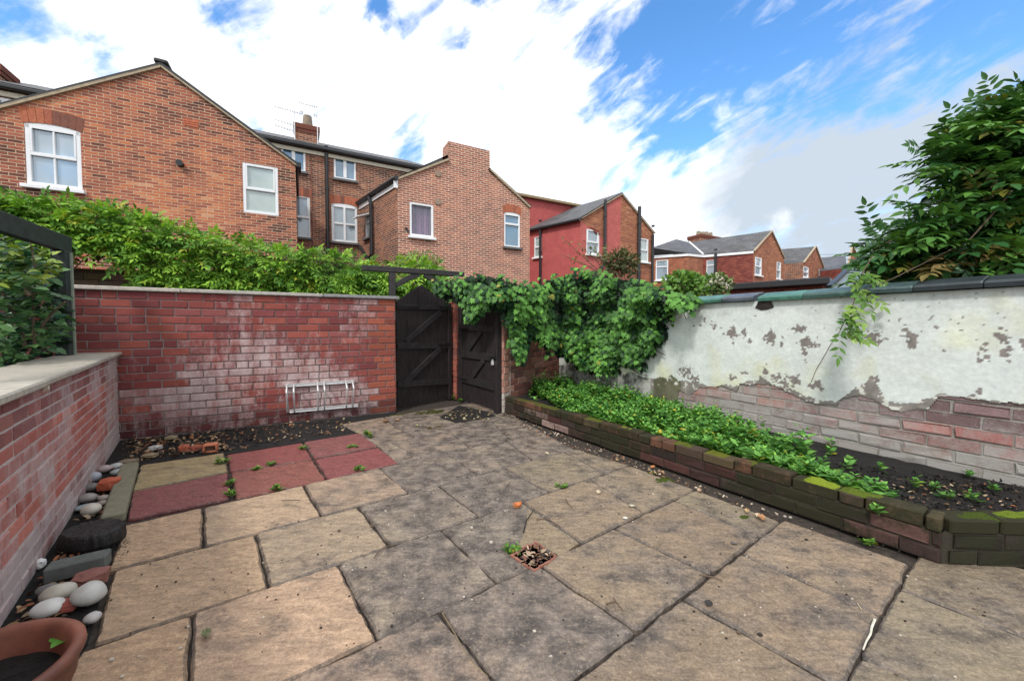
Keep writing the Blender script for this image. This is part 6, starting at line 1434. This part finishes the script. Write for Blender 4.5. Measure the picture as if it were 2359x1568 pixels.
# ------------------------------------------------------------ planting
def pinnate(bases, dirs, ups, L, lsz, nl, colfn, droop=.25):
    P = []; Y = []; Nn = []; S = []; C = []
    for b, d, up in zip(bases, dirs, ups):
        d = Vector(d).normalized(); up = Vector(up); side = d.cross(up).normalized(); up = side.cross(d).normalized(); l = L * random.uniform(.7, 1.2); k = nl + random.choice([-1, 0, 0, 1]); base = colfn()
        for i in range(k):
            f = (i + .8) / k; q = Vector(b) + d * (l * f) - Vector((0, 0, droop * l * f * f)); sz = lsz * (1.05 - .35 * abs(f - .55) * 2) * random.uniform(.85, 1.15)
            dd = (d - Vector((0, 0, droop * 2 * f))).normalized()
            for sg in (-1, 1):
                y = (side * sg * 1.0 + dd * random.uniform(.35, .7) + Vector((0, 0, random.gauss(-.18, .15)))).normalized()
                P.append(q); Y.append(y); Nn.append(up + Vector((random.gauss(0, .2), random.gauss(0, .2), random.gauss(0, .2)))); S.append(sz); v = random.uniform(.85, 1.15); C.append((base[0] * v, base[1] * v, base[2] * v))
        P.append(Vector(b) + d * l - Vector((0, 0, droop * l))); Y.append(dd); Nn.append(up); S.append(lsz * 1.05); C.append(base)
    return P, Y, Nn, S, C
def mixc(lo, hi, t): return tuple(a + (b - a) * t for a, b in zip(lo, hi))
# alley wall with the climber behind the brick wall
AA = PB0 - NB * 1.55
aw = empty('alley_wall', AA - UB * 2, 'old brown wall across the alley almost hidden by the climber', 'wall'); mb = MB()
slab_box(mb, AA, UB, -6.2, 1.2, NB, -.2, 0, 0, 1.95, (.13, .09, .065, 0)); brick_face(mb, AA, UB, lambda z: [(-6.2, 1.2)], 0, 20, .095, .26, lambda s, z: tuple(v * random.uniform(.7, 1.2) for v in (.27, .19, .14)) + (.3,)); mb.build('brickwork', M['brick'], aw)
mb = MB()
slab_box(mb, AA, UB, -4.9, -3.7, NB, .02, .05, 1.62, 1.70, (.20, .15, .10, 0)); slab_box(mb, AA, UB, -4.5, -4.38, NB, .02, .06, .9, 1.9, (.26, .21, .16, 0)); mb.build('old_board', M['stone'], aw)
top = [(-40, 445), (60, 455), (120, 468), (200, 465), (270, 478), (340, 488), (380, 510), (450, 530), (520, 545), (600, 555), (680, 568), (760, 578), (840, 590), (900, 596), (960, 590), (1000, 600), (1030, 618)]
bot = [(-40, 600), (120, 600), (165, 560), (215, 568), (285, 582), (335, 625), (360, 675), (900, 700), (1030, 700)]
tx, ty = zip(*top); bx_, by_ = zip(*bot)
B = []; Dd = []; U_ = []; cols_ = []
def vine_c():
    t = random.random() ** 1.3
    if random.random() < .03: return (.40, .42, .05)
    return mixc((.07, .19, .025), (.32, .55, .06), t)
AV = PB0 - NB * 1.25
def vine_batch(n, depth0, depth1, dark, Lr=.27, ls=.105, nl=4, filt=None):
    B = []; Dd = []; U_ = []
    while len(B) < n:
        px = random.uniform(-60, 1030); a = np.interp(px, tx, ty); b = np.interp(px, bx_, by_)
        hgt = b - a; r = random.random(); py = a + 16 + (hgt - 16) * r
        if filt and not filt(px, py): continue
        clump = noise.noise(Vector((px * .018, py * .03, 2)))
        if not dark and clump < -.22 and random.random() < .7: continue
        d = random.uniform(depth0, depth1) + .22 * clump
        s, z = onplane(px, py, AV + NB * d, UB); q = AV + NB * d + UB * s
        B.append((q.x, q.y, z)); o = NB * random.uniform(.3, 1.0) + UB * random.gauss(0, .65) + Vector((0, 0, random.gauss(-.10, .35) + (.5 if r < .12 else 0)))
        Dd.append(o); U_.append(Vector((0, 0, 1)) + NB * .9 + UB * random.gauss(0, .3))
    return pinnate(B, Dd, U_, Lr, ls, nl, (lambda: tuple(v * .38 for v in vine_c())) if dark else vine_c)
cl = empty('climber', AV - UB * 2, 'bright green leafy climber spreading along the alley wall behind the brick wall', 'climbing plant')
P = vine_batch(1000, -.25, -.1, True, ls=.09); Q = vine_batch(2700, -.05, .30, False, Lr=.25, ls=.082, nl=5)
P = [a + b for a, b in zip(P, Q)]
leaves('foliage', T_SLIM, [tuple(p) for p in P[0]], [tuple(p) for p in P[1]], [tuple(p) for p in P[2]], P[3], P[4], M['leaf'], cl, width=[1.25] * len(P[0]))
mb = MB()
for pts in ([(175, 575), (205, 572), (225, 590), (250, 602), (285, 615)], [(150, 640), (190, 600), (230, 560)], [(330, 700), (360, 620), (420, 560), (520, 590)]):
    pp_ = []
    for x, y in pts: s, z = onplane(x, y, AV + NB * .25, UB); q = AV + NB * .25 + UB * s; pp_.append((q.x, q.y, z))
    mb = MB(); mb.tube(pp_, .007, 6, (.3, .28, .18, 0)); mb.build('stem', M['bark'], cl)
# pale shrub behind, near the middle house
def blobshrub(name, label, cx_, cy_, depth, rx, ry, n, lsz, lo, hi, tpl=T_OVAL, cat='shrub', flowers=0, fc=(.7, .66, .55)):
    c = D(cx_, cy_, depth); k = depth / FL; e = empty(name, (c.x, c.y, max(0, c.z - ry * k * 1.2)), label, cat); P = []; Y = []; Nn = []; C = []
    for _ in range(n):
        v = Vector((random.gauss(0, 1), random.gauss(0, 1), random.gauss(0, 1))).normalized(); r = random.random() ** .45; w = 1 + .35 * noise.noise(v * 2.2 + Vector((cx_, 0, 0)))
        q = c + Vector((v.x * rx * k * r * w, v.y * rx * k * r * w * .7, v.z * ry * k * r * w)); P.append(tuple(q))
        Y.append(tuple(v + Vector((random.gauss(0, .6), random.gauss(0, .6), random.gauss(.2, .5))))); Nn.append(tuple(v + Vector((random.gauss(0, .5), random.gauss(0, .5), .6)))); C.append(mixc(lo, hi, random.random() * (.3 + .7 * r)))
    leaves('foliage', tpl, P, Y, Nn, rng.uniform(lsz * .7, lsz * 1.3, n), C, M['leaf'], e)
    mb = MB(); b0 = WP[e.name]
    for _ in range(5): mb.tube([(b0.x, b0.y, 0), (b0.x + random.gauss(0, .08), b0.y, b0.z * .7), tuple(c + Vector((random.gauss(0, rx * k * .4), 0, random.uniform(-.2, .7) * ry * k)))], [.02, .014, .006], 5)
    mb.build('stem', M['bark'], e)
    if flowers:
        for _ in range(flowers):
            P = []; Y = []; Nn = []
            v = Vector((random.gauss(0, 1), -abs(random.gauss(0, 1)), random.gauss(.2, 1))).normalized(); q0 = c + Vector((v.x * rx * k, v.y * rx * k * .7, v.z * ry * k)) * .95
            for _ in range(22): w_ = Vector((random.gauss(0, 1), random.gauss(0, 1), random.gauss(0, 1))).normalized(); P.append(tuple(q0 + w_ * .055)); Y.append(tuple(w_.orthogonal())); Nn.append(tuple(w_))
            leaves('flower', T_OVAL, P, Y, Nn, .05, [tuple(v * random.uniform(.75, 1.1) for v in fc) for _ in P], M['leaf'], e, width=[1.7] * len(P))
    return e
blobshrub('shrub', 'feathery pale green bush rising behind the climber below the middle house', 965, 608, 7.6, 55, 28, 900, .07, (.12, .20, .06), (.26, .38, .12), T_SLIM)
blobshrub('shrub', 'dark reddish-green shrub in front of the bare brick half of the red house', 1432, 605, 10.5, 36, 32, 600, .11, (.05, .07, .03), (.16, .16, .07))
blobshrub('shrub', 'light green leafy shrub peeping over the ivy in front of the hipped-roof house', 1575, 660, 8.0, 48, 32, 700, .12, (.08, .18, .04), (.24, .42, .09))
blobshrub('hydrangea', 'hydrangea with cream flower heads behind the right-hand wall', 1645, 662, 8.6, 38, 28, 450, .12, (.06, .12, .04), (.18, .26, .08), cat='shrub', flowers=22)
e = empty('young_tree', D(1390, 600, 10.8), 'thin twiggy young tree against the red painted gable', 'tree'); mb = MB(); P = []; Y = []
for k in range(9):
    a = D(1410 + random.gauss(0, 6), 640, 10.8); b = D(1385 + random.gauss(0, 40), random.uniform(548, 600), 10.8 + random.gauss(0, .3)); m_ = a.lerp(b, .5) + Vector((random.gauss(0, .08), 0, .05)); mb.tube([a, m_, b], [.014, .009, .004], 5)
    for _ in range(26): t = random.random(); q = (a.lerp(m_, 2 * t) if t < .5 else m_.lerp(b, 2 * t - 1)); P.append(tuple(q + Vector((random.gauss(0, .04), random.gauss(0, .04), random.gauss(0, .04))))); Y.append((random.gauss(0, 1), random.gauss(0, 1), random.gauss(0, .6)))
mb.build('trunk', M['bark'], e); leaves('crown', T_OVAL, P, Y, [(random.gauss(0, .5), -.6, 1) for _ in P], .10, [mixc((.07, .09, .03), (.22, .26, .08), random.random()) for _ in P], M['leaf'], e)

# ivy over the gate, side wall and far end of the rendered wall
def wall_depth(px):
    def rwd(px): s, z = onplane(px, 760, RA0, UR); return (RA0 + UR * s).y
    if px >= 1283: return min(rwd(px), 5.95)
    xs = [960, 1020, 1060, 1110, 1148, 1200, 1283]; ys = [6.1, 5.95, 5.8, 5.45, 5.2, 5.35, 5.85]
    return float(np.interp(px, xs, ys))
IVP = [(985, 640), (1020, 622), (1060, 618), (1100, 608), (1150, 618), (1195, 630), (1235, 640), (1262, 622), (1300, 612), (1345, 603), (1400, 612), (1440, 622), (1490, 632), (1530, 645), (1570, 660), (1620, 672), (1640, 684), (1590, 698), (1545, 704), (1532, 740), (1537, 775), (1512, 782), (1500, 812), (1480, 830), (1492, 862), (1455, 838), (1420, 842), (1385, 855), (1345, 842), (1312, 826), (1288, 815), (1262, 796), (1240, 770), (1222, 775), (1212, 800), (1200, 838), (1186, 805), (1178, 770), (1165, 735), (1150, 700), (1128, 690), (1108, 712), (1092, 738), (1072, 748), (1078, 712), (1062, 690), (1030, 688), (1012, 672)]
iv = empty('ivy', (RA0.x, RA0.y - .3, .3), 'thick ivy curtain draped over the padlocked gate and far end of the white wall', 'ivy')
def ivy_batch(n, o0, o1, lo, hi, sz, poly=IVP, skip=0):
    P = []; Y = []; Nn = []; C = []; S = []
    xs = [p[0] for p in poly]; ys = [p[1] for p in poly]
    while len(P) < n:
        px = random.uniform(min(xs), max(xs)); py = random.uniform(min(ys), max(ys))
        jx, jy = px + random.gauss(0, 5), py + random.gauss(0, 5)
        if not in_poly(jx, jy, poly): continue
        if hi[0] < .1 and not in_poly(px, py - 24, poly): continue
        cl_ = noise.noise(Vector((px * .022, py * .012, 4))); c2 = noise.noise(Vector((px * .06, py * .05, 9)))
        hole = noise.noise(Vector((px * .012 + 3, py * .014, 14)))
        if skip and (cl_ < -.22) and random.random() < skip: continue
        b = .05 + .22 * max(0, cl_ + .25) + .1 * c2 + (.22 if py < 690 else .10 if py < 740 else 0) * (1 if px < 1540 else .3)
        d = wall_depth(px) - b - random.uniform(o0, o1); q = D(px, py, d); P.append(tuple(q))
        nrm = Vector((-.35 if px > 1250 else .1, -1, .55)) if py > 650 else Vector((-.1, -.5, 1.1)); nrm = nrm.normalized() + Vector((random.gauss(0, .35), random.gauss(0, .3), random.gauss(0, .35)))
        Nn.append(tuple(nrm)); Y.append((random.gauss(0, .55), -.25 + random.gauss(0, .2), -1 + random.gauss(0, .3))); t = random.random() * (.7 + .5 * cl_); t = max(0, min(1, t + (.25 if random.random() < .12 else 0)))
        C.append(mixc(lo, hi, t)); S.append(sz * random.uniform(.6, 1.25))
    return P, Y, Nn, S, C
def ivy_strands(n, lo, hi, sz, poly=IVP):
    P = []; Y = []; Nn = []; C = []; S = []; xs = [p[0] for p in poly]; ys = [p[1] for p in poly]; m = 0
    while m < n:
        px = random.uniform(min(xs), max(xs)); py = random.uniform(min(ys), max(ys))
        if not in_poly(px, py, poly): continue
        m += 1; lf = random.uniform(-.02, .09); tone = random.random(); x = px; y = py; sg = 1; big = random.uniform(.75, 1.2); L = random.randint(6, 16)
        for k in range(L):
            x += random.gauss(-.2, 2.2); y += random.uniform(6, 10); sg = -sg
            if not in_poly(x, y, poly) and random.random() < .8: break
            cl_ = noise.noise(Vector((x * .022, y * .012, 4))); c2 = noise.noise(Vector((x * .06, y * .05, 9)))
            if cl_ < -.17 and random.random() < .85: continue
            b = .06 + .30 * max(0, cl_ + .25) + .1 * c2 + (.20 if y < 690 else .08 if y < 740 else 0) * (1 if x < 1530 else .2)
            q = D(x + sg * random.uniform(2, 8), y, wall_depth(x) - b - lf - random.uniform(0, .03)); P.append(tuple(q))
            nv = Vector((-.3 if x > 1250 else .15, -1, .65 if y > 650 else 1.3)).normalized() + Vector((sg * .25 + random.gauss(0, .16), random.gauss(0, .14), random.gauss(0, .16))); Nn.append(tuple(nv))
            Y.append((sg * .5 + random.gauss(0, .25), -.3, -1)); t = max(0, min(1, -.02 + .5 * tone + .7 * cl_ + random.gauss(0, .18) + .35 * (random.random() < .14)))
            C.append(mixc(lo, hi, t) if random.random() > .012 else (.34, .34, .06)); S.append(sz * big * random.uniform(.65, 1.15) * (1 if k < L - 2 else .7))
    return P, Y, Nn, S, C
a = ivy_batch(3600, -.10, -.0, (.004, .014, .005), (.014, .045, .012), .09); b = ivy_strands(820, (.008, .048, .012), (.17, .42, .065), .070)  # black-green inner leaves paint in the shade of the gaps between strands
PP_ = [x + y for x, y in zip(a, b)]
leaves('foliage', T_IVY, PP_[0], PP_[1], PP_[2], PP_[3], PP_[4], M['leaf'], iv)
mb = MB()
for pts in ([(1440, 840), (1470, 860), (1492, 866)], [(1500, 800), (1520, 812), (1532, 818)], [(1350, 840), (1365, 870), (1372, 880)], [(1560, 705), (1575, 722), (1580, 735)], [(1390, 620), (1395, 700), (1380, 800)], [(1250, 640), (1245, 700), (1225, 780)], [(1465, 640), (1470, 720), (1490, 800)]):
    mb = MB(); mb.tube([D(x, y, wall_depth(x) - .06) for x, y in pts], .005, 5); mb.build('stem', M['bark'], iv)
# lumpy inner mass so the growth is solid where it climbs over the wall tops
# shrub in the raised planter
SH = [(-60, 545), (20, 555), (70, 570), (120, 600), (128, 650), (140, 690), (158, 735), (160, 770), (140, 800), (80, 822), (0, 845), (-60, 860)]
sh = empty('shrub', (-3.4, 2.9, ZL - .06), 'glossy-leaved shrub filling the raised planter on the left', 'shrub')
def shrub_batch(n, d0, d1, lo, hi, sz, poly):
    P = []; Y = []; Nn = []; C = []; S = []; xs = [p[0] for p in poly]; ys = [p[1] for p in poly]
    while len(P) < n:
        px = random.uniform(min(xs), max(xs)); py = random.uniform(min(ys), max(ys))
        if not in_poly(px, py, poly): continue
        cl_ = noise.noise(Vector((px * .03, py * .03, 4))); base = 2.75 if py < 700 else 2.75 + (px / 160) * .5
        d = base + random.uniform(d0, d1) - .2 * cl_; q = D(px, py, d); P.append(tuple(q)); a = random.uniform(0, 6.28)
        Y.append((math.cos(a), math.sin(a) - .3, random.gauss(-.1, .4))); Nn.append((random.gauss(.2, .4), -.5 + random.gauss(0, .3), 1)); C.append(mixc(lo, hi, max(0, min(1, random.random() * .8 + cl_ * .5)))); S.append(sz * random.uniform(.6, 1.2))
    return P, Y, Nn, S, C
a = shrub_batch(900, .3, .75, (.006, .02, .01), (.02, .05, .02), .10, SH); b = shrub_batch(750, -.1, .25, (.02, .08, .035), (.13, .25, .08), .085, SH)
c_ = shrub_batch(160, -.05, .2, (.18, .28, .05), (.36, .44, .08), .075, [(-40, 560), (120, 570), (125, 640), (60, 660), (-40, 650)])
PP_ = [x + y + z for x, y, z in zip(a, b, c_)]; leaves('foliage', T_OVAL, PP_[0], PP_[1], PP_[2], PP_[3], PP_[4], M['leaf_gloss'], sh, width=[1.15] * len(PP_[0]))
mb = MB()
for pts in ([(80, 800), (75, 720), (82, 620), (70, 560)], [(60, 800), (45, 740), (20, 700)], [(90, 760), (120, 720), (150, 695)], [(70, 680), (40, 640), (15, 610)]):
    mb = MB(); mb.tube([D(x, y, 2.75 + (.25 if y > 700 else 0)) for x, y in pts], [.010, .008, .006, .004][:len(pts)], 6); mb.build('stem', M['bark'], sh)
# pergola over the planter
pz = 1.2 + .78 + .0
p_end = D(146, 562, 3.62); z_b = p_end.z; dirb = VH * -1
pg_ = empty('pergola', (p_end.x, p_end.y, ZL), 'dark green timber post and beam rising from the planter on the left', 'pergola')
b0 = Vector((p_end.x, p_end.y, z_b)) - dirb * .06; mb = MB(); mb.bar(b0, b0 + dirb * 3.0, .07, .15, bev=.004); mb.build('beam', M['greentim'], pg_)
mb = MB(); s_c = b0 + dirb * .11; mb.bar(Vector((s_c.x, s_c.y, ZL - .35)), Vector((s_c.x, s_c.y, z_b - .07)), .10, .10, up=dirb, bev=.005); mb.build('post', M['greentim'], pg_)
mb = MB(); mb.bar(Vector((s_c.x, s_c.y, ZL - .05)) + UH * .055 - dirb * .03, Vector((s_c.x, s_c.y, z_b - .08)) + UH * .055 - dirb * .03, .012, .03, up=dirb, c=(.22, .26, .2, 0)); mb.build('batten', M['stone'], pg_)

# overhanging tree on the right
TP = [(2420, 185), (2340, 205), (2280, 240), (2230, 275), (2170, 310), (2130, 345), (2150, 385), (2140, 420), (2160, 460), (2120, 500), (2060, 520), (2010, 545), (1985, 590), (1990, 640), (2060, 632), (2150, 615), (2240, 612), (2360, 618), (2480, 618), (2480, 185)]
tr = empty('tree', (3.6 + 1.4, 3.9, 0), 'dark pinnate-leaved tree leaning over the white wall at the right edge', 'tree')
def tree_batch(n, d0, d1, lo, hi, lsz, poly, Lr=.33):
    B = []; Dd = []; U_ = []; xs = [p[0] for p in poly]; ys = [p[1] for p in poly]
    while len(B) < n:
        px = random.uniform(min(xs) , max(xs)); py = random.uniform(min(ys), max(ys))
        if not in_poly(px, py, poly): continue
        edge_ = not in_poly(px - 60, py, poly) or not in_poly(px, py - 50, poly)
        if px > 2080 and noise.noise(Vector((px * .016, py * .02, 7))) < -.30 and random.random() < .8: continue
        if px > 2150 and random.random() < .25: continue
        base = 3.05 if px > 2100 else 3.3
        q = D(px + 55, py + 8, base + random.uniform(d0, d1)); B.append(tuple(q))
        Dd.append((-1 + random.gauss(0, .4), -.35 + random.gauss(0, .45), (random.gauss(-.02, .35)) if py > 400 else random.gauss(.12, .3))); U_.append((random.gauss(-.2, .3), -.3 + random.gauss(0, .3), 1))
    def cf():
        if random.random() < .04: return (.16, .16, .03)
        return mixc(lo, hi, random.random() ** 1.5)
    return pinnate(B, Dd, U_, Lr, lsz, 5, cf, droop=.22)
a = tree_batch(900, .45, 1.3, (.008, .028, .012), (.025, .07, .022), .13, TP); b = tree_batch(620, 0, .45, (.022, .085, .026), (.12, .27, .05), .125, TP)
br_ = tree_batch(16, .0, .2, (.16, .14, .05), (.26, .17, .07), .12, [(2100, 590), (2280, 550), (2310, 600), (2200, 625), (2110, 625)])
# drooping branch in front of the wall
B = []; Dd = []; U_ = []
path = [(2010, 590, 3.15), (1985, 630, 3.12), (1975, 665, 3.08), (1965, 700, 3.02), (1950, 730, 2.98), (1935, 760, 2.95)]
pts_ = [D(*p) for p in path]
for i, p in enumerate(pts_[1:]):
    for _ in range(3): B.append(tuple(p)); Dd.append((random.gauss(-.2, .5), -.6, random.gauss(-.5, .3))); U_.append((0, -1, .5))
dr_ = pinnate(B, Dd, U_, .16, .075, 5, lambda: mixc((.06, .16, .03), (.20, .32, .06), random.random()), droop=.3)
B2 = [tuple(D(x, y, 3.25)) for x, y in ((2010, 530), (2035, 545), (2215, 290), (2250, 262), (2300, 240), (2120, 345), (2105, 470))]
tp_ = pinnate(B2, [(-.5, -.2, 1), (-.7, 0, .7), (-.6, 0, .9), (-.3, 0, 1), (-.5, 0, 1), (-1, -.3, .2), (-1, -.3, -.1)], [(-1, -.8, .3)] * 7, .20, .085, 4, lambda: (.06, .15, .05), droop=.1)
PP_ = [w + x + y + z + v for w, x, y, z, v in zip(a, b, br_, dr_, tp_)]
fringe = tree_batch(110, -.05, .4, (.03, .10, .03), (.12, .26, .05), .105, [(2300, 225), (2200, 275), (2120, 335), (2100, 380), (2130, 430), (2110, 470), (2050, 510), (1985, 545), (1950, 600), (1965, 650), (2080, 650), (2040, 590), (2150, 520), (2190, 400), (2240, 320), (2340, 250)])
PP_ = [x + y for x, y in zip(PP_, fringe)]
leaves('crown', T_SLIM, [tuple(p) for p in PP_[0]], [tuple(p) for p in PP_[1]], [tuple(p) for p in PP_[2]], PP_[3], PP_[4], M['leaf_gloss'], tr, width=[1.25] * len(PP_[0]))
mb = MB(); T0 = Vector((5.0, 3.9, 0))
mb.tube([T0, T0 + Vector((-.05, 0, 1.4)), T0 + Vector((-.3, -.1, 2.2))], [.11, .09, .07], 10)
fk = T0 + Vector((-.3, -.1, 2.2))
for (x, y, d) in ((2010, 575, 3.3), (2120, 430, 3.5), (2200, 300, 3.4), (2330, 240, 3.4), (2150, 560, 3.3), (2260, 480, 3.2)):
    q = D(x, y, d); m_ = fk.lerp(q, .5) + Vector((0, 0, .15)); mb.tube([fk, m_, q], [.045, .02, .006], 7)
mb.build('trunk', M['bark'], tr)
mb = MB(); mb.tube([D(2330, 440, 3.0), D(2280, 500, 2.98), D(2230, 555, 2.97), D(2160, 590, 2.97), D(2060, 640, 2.97), D(1990, 668, 3.0)], [.008, .007, .006, .005, .003, .002], 6, (.28, .30, .14, 0)); mb.tube([*pts_], [.004] * len(pts_), 5); mb.build('twig', M['bark'], tr)
mb = MB(); s_ = [onplane(x, y, RA0 + NR * .03, UR) for x, y in ((1935, 762), (1915, 790), (1895, 825), (1880, 850), (1868, 880))]
mb.tube([PT3(RA0, UR, NR, s, z, .03) for s, z in s_], .0025, 5); mb.build('tendril', M['bark'], tr)
